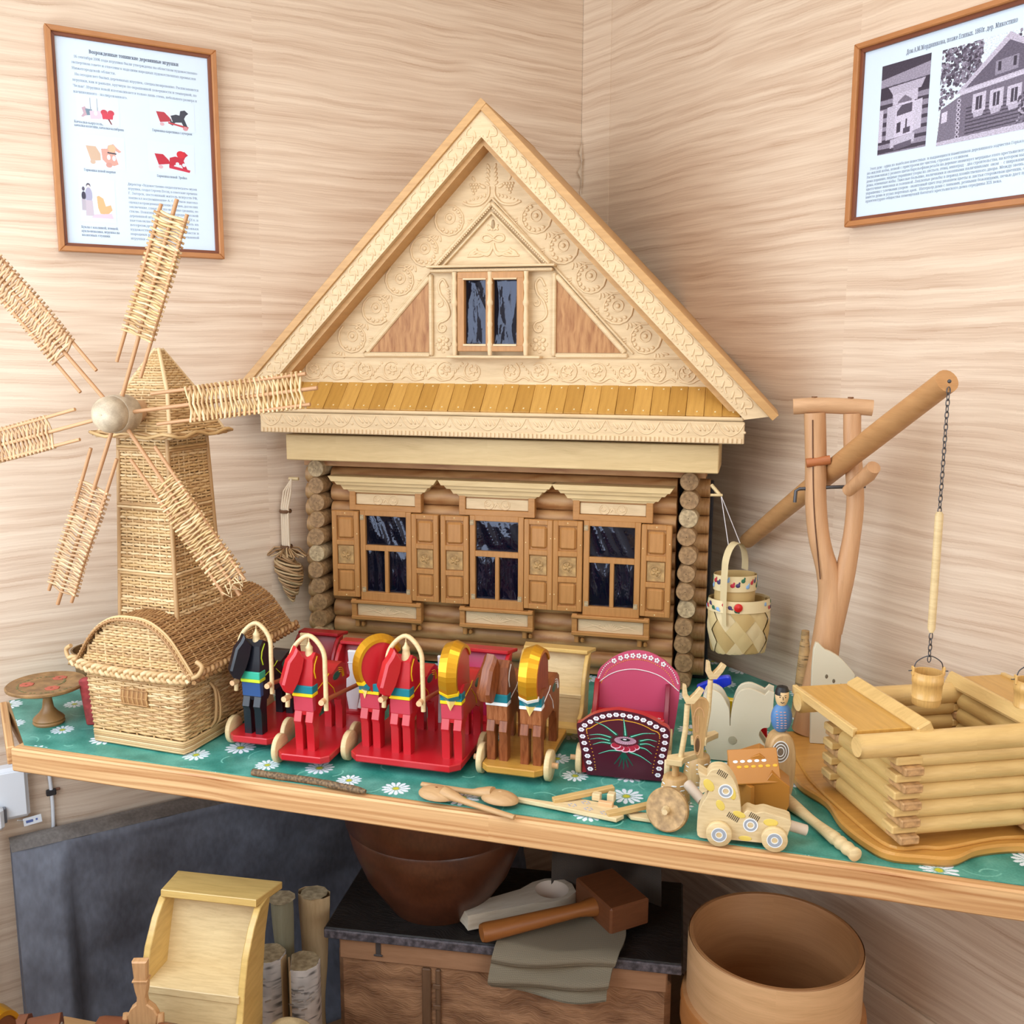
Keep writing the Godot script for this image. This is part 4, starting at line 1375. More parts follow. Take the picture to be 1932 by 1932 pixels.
# kind: "plain" bows its head to the side, "maned" has a tall gilded arched neck
func horse(t: Node3D, p: Vector3, turn: float, kind: String, coat: Material, blaze: Material, band: Material, line: Material, head_turn := 0.7, sc := 1.0) -> Node3D:
	var h := Node3D.new()
	h.name = "horse"
	t.add_child(h, true)
	h.position = p
	h.rotation.y = turn
	h.scale = Vector3.ONE * sc
	var b := mb()
	var body := [-128, 58, -131, 106, -125, 122, -112, 130, -94, 128, -70, 119, -46, 122, -32, 128, -10, 132, 6, 122, 9, 108, 6, 66, -18, 62, -28, 70, -80, 70, -98, 60]
	if kind == "plain":
		body = [-128, 58, -131, 106, -125, 122, -112, 130, -94, 128, -70, 119, -50, 124, -38, 150, -24, 170, -8, 178, 4, 168, 6, 140, 9, 112, 6, 66, -18, 62, -28, 70, -80, 70, -98, 60]
	side_cut(b, body, 0.037)
	var legs := mb()
	for s: float in [-1.0, 1.0]:
		side_cut(legs, [6, 74, 11, 54, 8, 47, 6, 0, -12, 0, -12, 46, -16, 74], 0.0148, s * 0.0112)
		side_cut(legs, [-106, 72, -104, 50, -108, 44, -108, 0, -124, 0, -126, 46, -130, 72], 0.0148, s * 0.0112)
	obj("body", b, coat, h)
	# each pair of legs is a part of its own
	for s: float in [-1.0, 1.0]:
		var l1 := mb()
		side_cut(l1, [6, 74, 12, 55, 8, 47, 6, 0, -12, 0, -12, 46, -16, 74], 0.0148, s * 0.0112)
		obj("leg", l1, coat, h)
		var l2 := mb()
		side_cut(l2, [-106, 72, -104, 50, -108, 44, -108, 0, -124, 0, -126, 46, -130, 72], 0.0148, s * 0.0112)
		obj("leg", l2, coat, h)
	var hd := mb()
	if kind == "plain":
		# faceted head hanging in front of the chest
		side_cut(hd, [-10, 170, -4, 180, 4, 192, 10, 180, 20, 168, 32, 128, 26, 113, 14, 108, 2, 128, -6, 150], 0.026, 0, 0.006)
		obj("head", hd, coat, h, Vector3(-0.010, 0, 0.006), Vector3(0, -head_turn, 0))
	else:
		var arc := []
		for k in 15:
			var a := lerpf(-1.05, 2.5, k / 14.0)
			arc.append(Vector2(-0.014, 0.152) + Vector2(cos(a) * 0.040, sin(a) * 0.048))
		var poly := PackedVector2Array([Vector2(-0.05, 0.118), Vector2(-0.01, 0.092)])
		for q in arc:
			poly.append(q)
		hd.at(Transform3D(SIDE, Vector3.ZERO))
		hd.extrude(poly, 0.028, 0.001)
		var nk := obj("neck", hd, coat, h, Vector3.ZERO, Vector3(0, -head_turn, 0))
		var rim := []
		for k in 21:
			var a := lerpf(-0.55, 2.6, k / 20.0)
			var o := Vector3(0, sin(a), cos(a)).normalized()
			rim.append([Vector3(0, 0.152 + sin(a) * 0.048, -0.014 + cos(a) * 0.040), o])
		var gm := mb()
		strap(gm, rim, 0.0165, 0.004, 0.004)
		obj("gilded_mane", gm, M["gold"], nk)
		for q in [[-0.68, -0.55, line, 0.0008], [-0.95, -0.68, band, 0.001]]:
			var bm := mb()
			var rr := []
			for k in 4:
				var a: float = lerpf(q[0], q[1], k / 3.0)
				rr.append([Vector3(0, 0.152 + sin(a) * 0.048, -0.014 + cos(a) * 0.040), Vector3(0, sin(a), cos(a))])
			strap(bm, rr, 0.0175, 0.005, 0.004)
			obj("painted_band", bm, q[2], nk)
		var tip := mb()
		tip.face([Vector3(-0.013, 0.114, 0.010), Vector3(0, 0.111, 0.019), Vector3(0, 0.090, 0.013)])
		tip.face([Vector3(0, 0.111, 0.019), Vector3(0.013, 0.114, 0.010), Vector3(0, 0.090, 0.013)])
		tip.face([Vector3(-0.013, 0.114, 0.010), Vector3(0, 0.090, 0.013), Vector3(0.013, 0.114, 0.010)])
		obj("forelock", tip, M["palegold"], nk)
	# chest plate, breast bands
	var ch := mb()
	side_cut(ch, [-2, 100, 9.6, 100, 7.6, 74, -2, 74], 0.0376, 0)
	obj("chest", ch, blaze, h)
	obj("breast_band", bx(Vector3(0.0392, 0.014, 0.022), 0.001, Vector3(0, 0.114, 0.0005)), band, h)
	obj("breast_line", bx(Vector3(0.0394, 0.006, 0.022), 0.0008, Vector3(0, 0.104, 0.0008)), line, h)
	# girth line, saddle patch and mane line on both flanks
	for s: float in [-1.0, 1.0]:
		var gl := mb()
		gl.tube(v3([s * 0.0188, 0.106, 0.004, s * 0.0188, 0.118, -0.045, s * 0.0188, 0.124, -0.056]), 0.0009, 5)
		gl.tube(v3([s * 0.0188, 0.11, -0.05, s * 0.0188, 0.09, -0.074, s * 0.0188, 0.073, -0.082]), 0.0009, 5)
		for k in 3:
			gl.tube(curve(v3([s * 0.0188, 0.1, -0.119 + k * 0.003, s * 0.0188, 0.117 - k * 0.003, -0.112 + k * 0.002, s * 0.0188, 0.122 - k * 0.004, -0.096]), 4), 0.0007, 5)
		if kind == "plain":
			gl.tube(v3([s * 0.0188, 0.170, -0.012, s * 0.0188, 0.158, -0.002, s * 0.0188, 0.146, 0.001, s * 0.0188, 0.132, -0.004]), 0.0012, 5)
		obj("harness_line", gl, line, h)
		var sd := mb().move(Vector3(s * 0.0184, 0.11, -0.088))
		sd.ball(Vector3.ZERO, Vector3(0.001, 0.008, 0.016), 12, 6)
		obj("saddle_patch", sd, M["green_patch"], h)
	return h

func duga(t: Node3D, p: Vector3, sc := 1.0) -> void:
	var a := mb()
	var pts := curve(v3([-0.036, 0.086, 0.012, -0.034, 0.15, 0.004, -0.028, 0.19, -0.002, 0, 0.214, -0.006, 0.028, 0.19, -0.002, 0.034, 0.15, 0.004, 0.038, 0.086, 0.012]), 6)
	a.tube(pts, 0.0042, 9)
	var d := obj("shaft_bow", a, M["palewood"], t, p)
	d.scale = Vector3.ONE * sc
	var b := mb()
	b.tube([Vector3(0, 0.211, -0.006), Vector3(0, 0.2, -0.006)], 0.0012, 5)
	b.move(Vector3(0, 0.168, -0.006))
	b.lathe([Vector2(0.0005, 0.001), Vector2(0.0105, 0), Vector2(0.0112, 0.003), Vector2(0.0075, 0.011), Vector2(0.0062, 0.021), Vector2(0.0066, 0.025), Vector2(0.003, 0.030), Vector2(0.002, 0.034), Vector2(0.0004, 0.035)], 16)
	obj("bell", b, M["palewood"], d)
	for s: float in [-1.0, 1.0]:
		var sh := mb()
		sh.tube([Vector3(s * 0.034, 0.104, 0.012), Vector3(s * 0.036, 0.082, -0.15)], 0.0042, 8)
		obj("shaft", sh, M["shaftwood"], d)
		var kn := mb()
		kn.tube([Vector3(s * 0.034, 0.104, 0.010), Vector3(s * 0.0355, 0.105, 0.027)], 0.0052, 9)
		obj("shaft_knob", kn, M["pegwood"], d)

func sleigh(t: Node3D, p: Vector3, w: float, h: float, outer: Material, inner: Material, sc := 1.0, yaw := 0.0) -> Node3D:
	var c := Node3D.new()
	c.name = "carriage"
	t.add_child(c, true)
	c.position = p
	c.rotation.y = yaw
	var k := h / 0.125
	var prof := [0, 4, 2, 30, -16, 34, -24, 44, -30, 70, -38, 92, -52, 112, -66, 124, -84, 126, -86, 122, -74, 96, -66, 60, -60, 4]
	for s: float in [-1.0, 1.0]:
		var sd := mb()
		side_cut(sd, prof, 0.008 * sc, s * w / 2.0, 0.0015, k)
		obj("side", sd, outer, c)
	var fl := mb()
	fl.box(Vector3(0, 0.008 * k, -0.03 * k), Vector3(w - 0.004, 0.008 * k, 0.066 * k))
	obj("floor_board", fl, outer, c)
	var bk := mb()
	bk.sheet(2, 10, func(s, tt): return Vector3((s - 0.5) * (w - 0.004), lerpf(0.006, 0.122, tt) * k, (-0.052 - 0.022 * pow(tt, 1.3) - 0.010 * tt * tt) * k))
	bk.sheet(2, 10, func(s, tt): return Vector3((0.5 - s) * (w - 0.004), lerpf(0.006, 0.122, tt) * k, (-0.058 - 0.022 * pow(tt, 1.3) - 0.010 * tt * tt) * k))
	obj("back", bk, inner, c)
	obj("seat", bx(Vector3(w - 0.004, 0.007 * k, 0.04 * k), 0.001, Vector3(0, 0.060 * k, -0.046 * k)), inner, c)
	obj("seat_front", bx(Vector3(w - 0.004, 0.052 * k, 0.004 * k), 0.001, Vector3(0, 0.031 * k, -0.029 * k)), inner, c)
	var tp := mb().at(Transform3D(Basis(Vector3.RIGHT, PI / 2 - 0.12), Vector3(0, 0.127 * k, -0.082 * k)))
	tp.extrude(pv([-w * 0.57, -0.024 * k, w * 0.57, -0.024 * k, w * 0.5, 0.018 * k, -w * 0.5, 0.018 * k]), 0.007 * k, 0.0015)
	obj("top_board", tp, outer, c)
	return c

func driver(t: Node3D, p: Vector3, m: Material, sc := 1.0, yaw := 0.0) -> void:
	var d := mb()
	d.extrude(PackedVector2Array(v2([-8, 0, 8, 0, 9, 22, 15, 60, 17, 74, 13, 82, 6, 88, 5, 96, 7, 104, 8, 112, 7, 117, 8.5, 140, -8.5, 140, -7, 117, -8, 112, -7, 104, -5, 96, -6, 88, -13, 82, -17, 74, -15, 60, -9, 22], 0.001 * sc)), 0.011 * sc, 0.002 * sc)
	var o := obj("coachman", d, m, t, p, Vector3(0, yaw, 0))
	for s: float in [-1.0, 1.0]:
		var a := mb()
		a.tube([Vector3(s * 0.019, 0.074, 0.0) * sc, Vector3(s * 0.021, 0.05, 0.008) * sc, Vector3(s * 0.019, 0.03, 0.02) * sc], 0.0042 * sc, 7)
		obj("arm", a, m, o)
	var hb := mb()
	hb.box(Vector3(0, 0.1165, 0) * sc, Vector3(0.0172, 0.0022, 0.013) * sc, 0.0005)
	obj("hat_band", hb, m, o)

func toy_materials() -> void:
	mat("palewood", rgb8(228, 204, 156), 0.45, "fine_h", 0.12)
	mat("pegwood", rgb8(222, 178, 132), 0.5)
	mat("shaftwood", rgb8(160, 84, 52), 0.4)
	mat("white_paint", rgb8(228, 230, 234), 0.35)
	var red := mat("red_paint", rgb8(188, 22, 34), 0.28)
	red.clearcoat_enabled = true
	red.clearcoat = 0.3
	mat("red_dark", rgb8(158, 18, 30), 0.32)
	mat("magenta", rgb8(186, 22, 84), 0.35)
	mat("pink_chest", rgb8(196, 66, 84), 0.3)
	mat("black_paint", rgb8(16, 19, 30), 0.3)
	mat("blue_chest", rgb8(48, 84, 138), 0.35)
	mat("brown_paint", rgb8(146, 84, 46), 0.38, "pine_v", 0.06)
	mat("brown_chest", rgb8(170, 108, 68), 0.38, "pine_v", 0.05)
	mat("tan_head", rgb8(186, 124, 70), 0.4, "fine_v", 0.05)
	mat("teal", rgb8(8, 122, 138), 0.35)
	mat("mint", rgb8(56, 178, 148), 0.35)
	mat("yellow_line", rgb8(240, 206, 24), 0.4)
	mat("lime_line", rgb8(204, 226, 50), 0.4)
	mat("white_line", rgb8(238, 240, 240), 0.4)
	mat("green_patch", rgb8(30, 92, 80), 0.4)
	var g := mat("gold", rgb8(214, 158, 36), 0.3)
	g.metallic = 0.7
	mat("palegold", rgb8(246, 214, 130), 0.35)
	mat("lacquer_pale", rgb8(222, 188, 116), 0.28, "fine_h", 0.2)
	mat("lacquer_deep", rgb8(198, 148, 66), 0.28, "fine_h", 0.2)

func platform(t: Node3D, w: float, l: float, m: Material, cut := 0.012) -> void:
	# front edge at z = 0, top at y = 0.028
	var p := mb().at(Transform3D(Basis(Vector3.RIGHT, PI / 2), Vector3(0, 0.022, 0)))
	p.extrude(PackedVector2Array([Vector2(-w / 2, -l), Vector2(w / 2, -l), Vector2(w / 2, -cut), Vector2(w / 2 - cut, 0), Vector2(-w / 2 + cut, 0), Vector2(-w / 2, -cut)]), 0.013, 0.002)
	obj("platform", p, m, t)

func horse_carts() -> void:
	toy_materials()
	var red: Material = M["red_paint"]
	# black horse with bell bow
	var a := thing("horse_cart", "black horse with a bell bow on a red wheeled platform, leftmost toy cart", "toy cart", Vector3(-0.406, ST + 0.0022, 1.178), 0.0, "wooden horse carts on the shelf")
	platform(a, 0.092, 0.20, red)
	horse(a, Vector3(0.0, 0.0285, -0.022), -0.04, "plain", M["black_paint"], M["blue_chest"], M["mint"], M["lime_line"], 0.75)
	duga(a, Vector3(0.004, 0.026, -0.026), 0.985)
	for s: float in [-1.0, 1.0]:
		wheel(a, Vector3(s * 0.0525, 0.0262, -0.036 if s < 0 else -0.05), 0.026, 0.009)
		wheel(a, Vector3(s * 0.0525, 0.0262, -0.165), 0.026, 0.009)
	sleigh(a, Vector3(0.012, 0.022, -0.212), 0.088, 0.122, M["red_dark"], M["red_dark"])
	driver(a, Vector3(0.012, 0.03, -0.212), M["palewood"], 0.98, 0.1)
	# red single horse
	var b := thing("horse_cart", "red horse with a bell bow and a white coachman, second toy cart from the left", "toy cart", Vector3(-0.278, ST + 0.0022, 1.232), 0.0, "wooden horse carts on the shelf")
	platform(b, 0.098, 0.21, red)
	horse(b, Vector3(-0.002, 0.0285, -0.03), -0.03, "plain", red, M["pink_chest"], M["teal"], M["yellow_line"], 0.75)
	duga(b, Vector3(0.004, 0.022, -0.032))
	for s: float in [-1.0, 1.0]:
		wheel(b, Vector3(s * 0.0545, 0.0262, -0.028 if s < 0 else -0.115), 0.026, 0.009)
	sleigh(b, Vector3(0.004, 0.022, -0.215), 0.096, 0.124, red, M["red_dark"])
	driver(b, Vector3(0.004, 0.012, -0.228), M["white_paint"], 1.0, 0.05)
	# red three-horse cart
	var c := thing("horse_cart", "wide red cart drawn by three red horses, two with gilded manes", "toy cart", Vector3(-0.099, ST + 0.0022, 1.207), -0.03, "wooden horse carts on the shelf")
	platform(c, 0.206, 0.205, red, 0.016)
	horse(c, Vector3(-0.012, 0.0285, -0.034), -0.03, "plain", red, M["pink_chest"], M["teal"], M["yellow_line"], 0.7)
	duga(c, Vector3(-0.006, 0.026, -0.036))
	horse(c, Vector3(-0.074, 0.0285, -0.045), -0.05, "maned", red, M["pink_chest"], M["teal"], M["yellow_line"], 0.85)
	horse(c, Vector3(0.082, 0.0285, -0.036), 0.02, "maned", red, M["pink_chest"], M["teal"], M["yellow_line"], 0.04)
	for s: float in [-1.0, 1.0]:
		wheel(c, Vector3(s * 0.118, 0.0272, -0.04 if s < 0 else -0.1), 0.027, 0.01, s * 0.006)
		wheel(c, Vector3(s * 0.05, 0.0262, -0.19), 0.026, 0.008)
	sleigh(c, Vector3(0.052, 0.022, -0.205), 0.125, 0.125, red, M["magenta"])
	driver(c, Vector3(0.008, 0.02, -0.19), M["white_paint"], 1.0, 0.05)
	# brown pair with a pale carriage
	var d := thing("horse_cart", "two brown grained horses drawing a pale varnished carriage, beside the painted cradle", "toy cart", Vector3(0.092, ST + 0.0022, 1.192), -0.03, "wooden horse carts on the shelf")
	platform(d, 0.108, 0.20, M["lacquer_deep"])
	horse(d, Vector3(-0.031, 0.0285, -0.032), -0.02, "plain", M["brown_paint"], M["brown_chest"], M["teal"], M["white_line"], 0.25)
	horse(d, Vector3(0.030, 0.0285, -0.028), 0.0, "maned", M["brown_paint"], M["brown_chest"], M["teal"], M["white_line"], 0.06)
	for s: float in [-1.0, 1.0]:
		wheel(d, Vector3(s * 0.0605, 0.0272, -0.034), 0.027, 0.0095, s * 0.015)
		wheel(d, Vector3(0.014 + s * 0.081, 0.0272, -0.25), 0.027, 0.009, -s * 0.02)
	sleigh(d, Vector3(0.014, 0.018, -0.2), 0.126, 0.136, M["lacquer_pale"], M["palewood"])

func paint_disc(im: Image, c: Vector2, r: Vector2, col: Color) -> void:
	for y in range(maxi(0, int(c.y - r.y)), mini(im.get_height(), int(c.y + r.y) + 1)):
		for x in range(maxi(0, int(c.x - r.x)), mini(im.get_width(), int(c.x + r.x) + 1)):
			if ((Vector2(x, y) - c) / r).length_squared() <= 1.0:
				im.set_pixel(x, y, col)

func paint_line(im: Image, p: Array, w0: float, w1: float, col: Color) -> void:
	for i in p.size() - 1:
		var k := int(p[i].distance_to(p[i + 1])) + 1
		for s in k:
			var t := (i + float(s) / k) / (p.size() - 1)
			paint_disc(im, p[i].lerp(p[i + 1], float(s) / k), Vector2.ONE * maxf(0.8, lerpf(w0, w1, t)), col)

func paint_poly(im: Image, p: PackedVector2Array, col: Color) -> void:
	var b := Rect2(p[0], Vector2.ZERO)
	for q in p:
		b = b.expand(q)
	for y in range(maxi(0, int(b.position.y)), mini(im.get_height(), int(b.end.y) + 1)):
		for x in range(maxi(0, int(b.position.x)), mini(im.get_width(), int(b.end.x) + 1)):
			if Geometry2D.is_point_in_polygon(Vector2(x + 0.5, y + 0.5), p):
				im.set_pixel(x, y, col)

func flower(im: Image, c: Vector2, r: float) -> void:
	for k in 6:
		paint_disc(im, c + Vector2(cos(k * TAU / 6), sin(k * TAU / 6)) * r * 0.6, Vector2.ONE * r * 0.45, Color8(240, 238, 246))
	paint_disc(im, c, Vector2.ONE * r * 0.5, Color8(240, 238, 246))
	for k in 4:
		paint_disc(im, c + Vector2(cos(k * TAU / 4 + 0.7), sin(k * TAU / 4 + 0.7)) * r * 0.3, Vector2.ONE * r * 0.15, Color8(30, 14, 40))

func cradle() -> void:
	var t := thing("toy_cradle", "deep red toy cradle on wheels painted with a large flower and white blossoms", "toy cradle", Vector3(0.275, ST + 0.0022, 1.128), 0.03)
	# front panel outline in metres: narrow foot, arched head
	var n := 400
	var im := Image.create_empty(n, n, false, Image.FORMAT_RGB8)
	im.fill(Color8(74, 14, 36))
	var W := 0.168
	var H := 0.128
	var P := func(x, y): return Vector2((x / W + 0.5) * n, (1.0 - y / H) * n)
	# dotted yellow line and blossoms follow the outline
	var out := curve(v2([-61, 0, -80, 82, -72, 95, -48, 112, -16, 121, 4, 121, 34, 116, 62, 103, 80, 84, 67, 0], 0.001), 6)
	var total := 0.0
	for i in out.size() - 1:
		total += out[i].distance_to(out[i + 1])
	for k in 27:
		var d := total * (k + 0.5) / 27.0
		var i := 0
		while d > out[i].distance_to(out[i + 1]):
			d -= out[i].distance_to(out[i + 1])
			i += 1
		var q2: Vector2 = out[i].move_toward(out[i + 1], d)
		var dn := (Vector2(0, 0.05) - q2).normalized()
		flower(im, P.call(q2.x + dn.x * 0.0085, q2.y + dn.y * 0.008), 12.0)
	for i in out.size() - 1:
		for s in 4:
			var q3: Vector2 = out[i].lerp(out[i + 1], s / 4.0)
			var dn3 := (Vector2(0, 0.05) - q3).normalized()
			if s % 2 == 0:
				paint_disc(im, P.call(q3.x + dn3.x * 0.019, q3.y + dn3.y * 0.017), Vector2(2.6, 2.6), Color8(226, 170, 50))
	var gr := Color8(14, 74, 60)
	var gl := Color8(128, 216, 190)
	for q in [[-0.050, 0.098, -0.012, 0.078], [0.0, 0.108, 0.004, 0.078], [0.055, 0.085, 0.014, 0.076], [-0.058, 0.073, -0.022, 0.072], [-0.058, 0.065, -0.024, 0.066], [-0.052, 0.056, -0.022, 0.061], [0.058, 0.071, 0.03, 0.070], [0.055, 0.061, 0.03, 0.064], [0.05, 0.048, 0.028, 0.058], [-0.042, 0.040, -0.004, 0.049], [0.050, 0.030, 0.012, 0.048]]:
		var a: Vector2 = P.call(q[2], q[3])
		var b: Vector2 = P.call(q[0], q[1])
		var mid := (a + b) / 2.0 + Vector2(0, -8)
		paint_line(im, curve([a, mid, b], 4), 9.0, 1.0, gr)
		paint_line(im, curve([a, mid + Vector2(0, -2), b], 4), 2.6, 0.8, gl)
	for k in 5:
		paint_line(im, [P.call(0.002, 0.047), P.call(-0.014 + k * 0.008, 0.016 + 0.004 * absf(k - 2.0))], 5.0, 2.0, gr)
	for k in 5:
		var a := PI * (0.1 + 0.2 * k)
		var cc: Vector2 = P.call(0.004 + cos(a) * 0.017, 0.060 - sin(a) * 0.008)
		paint_disc(im, cc, Vector2(21, 17), Color8(232, 190, 206))
		paint_disc(im, cc - Vector2(0, 3), Vector2(18, 14), Color8(166, 34, 60))
	paint_disc(im, P.call(0.004, 0.066), Vector2(48, 25), Color8(90, 20, 40))
	paint_disc(im, P.call(0.004, 0.068), Vector2(45, 22), Color8(196, 160, 178))
	for k in 26:
		var a := TAU * k / 26
		paint_line(im, [P.call(0.004 + cos(a) * 0.009, 0.069 + sin(a) * 0.004), P.call(0.004 + cos(a) * 0.019, 0.068 + sin(a) * 0.0072)], 0.9, 0.9, Color8(120, 60, 90))
	paint_disc(im, P.call(0.004, 0.0695), Vector2(20, 9), Color8(20, 12, 24))
	paint_disc(im, P.call(0.003, 0.070), Vector2(8, 3.5), Color8(230, 226, 236))
	var fm := StandardMaterial3D.new()
	fm.albedo_texture = ImageTexture.create_from_image(im)
	fm.roughness = 0.28
	var op := PackedVector2Array(out)
	var fr := mb()
	var tr := Geometry2D.triangulate_polygon(op)
	for q in op:
		fr.pt(Vector3(q.x, q.y, 0), Vector3(0, 0, 1), Vector2(q.x / W + 0.5, 1.0 - q.y / H))
	for k in range(0, tr.size(), 3):
		fr.tri(tr[k], tr[k + 1], tr[k + 2])
	var body := mb().move(Vector3(0, 0.004, -0.008))
	body.extrude(op, 0.0156, 0.0)
	var fb := obj("front_panel", body, M["red_paint"], t)
	obj("painted_face", fr, fm, fb, Vector3(0, 0.004, 0.0002))
	# sides: low wall that sweeps up to the back
	for s: float in [-1.0, 1.0]:
		var sd := mb()
		side_cut(sd, [-4, 6, -4, 88, -40, 66, -80, 58, -112, 66, -140, 90, -158, 118, -172, 122, -168, 6], 0.009, s * 0.066, 0.001)
		obj("side", sd, M["red_dark"] if s < 0 else mat("wine", rgb8(128, 22, 52), 0.32), t)
	var bk := mb().at(Transform3D(Basis(Vector3.RIGHT, -0.12), Vector3(0.010, 0.008, -0.160)))
	bk.extrude(PackedVector2Array(curve(v2([-66, 0, -78, 112, -60, 146, -30, 166, 0, 172, 30, 166, 60, 146, 78, 112, 66, 0], 0.001), 4)), 0.010, 0.001)
	var bo := obj("back_panel", bk, mat("pink_paint", rgb8(196, 78, 112), 0.3), t)
	var de := mb().at(Transform3D(Basis(Vector3.RIGHT, -0.12), Vector3(0.010, 0.008, -0.160) + Vector3(0, 0, 0.0056)))
	var arc := curve(v2([-74, 116, -60, 142, -30, 160, 0, 165, 30, 160, 60, 142, 74, 116], 0.001), 8)
	for k in 9:
		var q: Vector2 = arc[12 + k * 3]
		for p in 5:
			de.ball(Vector3(q.x, q.y - 0.002, 0) + Vector3(cos(p * TAU / 5), sin(p * TAU / 5), 0) * 0.0032, Vector3(0.0021, 0.0021, 0.0005), 6, 4)
	for k in range(0, 12):
		for e in [arc[k], arc[arc.size() - 1 - k]]:
			de.ball(Vector3(e.x, e.y, 0), Vector3(0.0013, 0.0013, 0.0005), 6, 4)
	var low := curve(v2([-76, 106, -50, 126, -20, 136, 10, 136, 44, 126, 76, 102], 0.001), 6)
	de.tube(low.map(func(q): return v32(q)), 0.0009, 5)
	obj("white_blossoms", de, M["white_line"], bo)
	var dy := mb().at(Transform3D(Basis(Vector3.RIGHT, -0.12), Vector3(0.010, 0.008, -0.160) + Vector3(0, 0, 0.0056)))
	for k in arc.size():
		dy.ball(Vector3(arc[k].x * 0.93, arc[k].y - 0.009, 0), Vector3(0.0011, 0.0011, 0.0004), 6, 4)
	obj("yellow_dots", dy, mat("orange_dot", rgb8(236, 160, 60), 0.4), bo)
	var se := obj("seat", bx(Vector3(0.128, 0.03, 0.045), 0.001, Vector3(0, 0.056, -0.132)), M["red_paint"], t)
	var sw := mb()
	for k in 11:
		sw.at(Transform3D(Basis(Vector3(1, 0, 0), -PI / 2) , Vector3(-0.052 + k * 0.0105, 0.0713, -0.118)))
		for p in 4:
			sw.ball(Vector3(cos(p * PI / 2), sin(p * PI / 2), 0) * 0.0028, Vector3(0.0014, 0.0014, 0.0003), 6, 4)
	obj("seat_blossoms", sw, M["white_line"], se)
	obj("floor_board", bx(Vector3(0.124, 0.006, 0.15), 0, Vector3(0, 0.012, -0.085)), M["wine"], t)
	for s: float in [-1.0, 1.0]:
		wheel(t, Vector3(s * 0.0765, 0.0262, -0.018), 0.026, 0.0095, 0.0)
		wheel(t, Vector3(s * 0.0745, 0.0262, -0.118), 0.026, 0.008, 0.0)
		var ax := mb()
		ax.tube([Vector3(s * 0.06, 0.026, -0.018), Vector3(s * 0.093, 0.026, -0.018)], 0.005, 8)
		obj("axle_peg", ax, M["pegwood"], t)

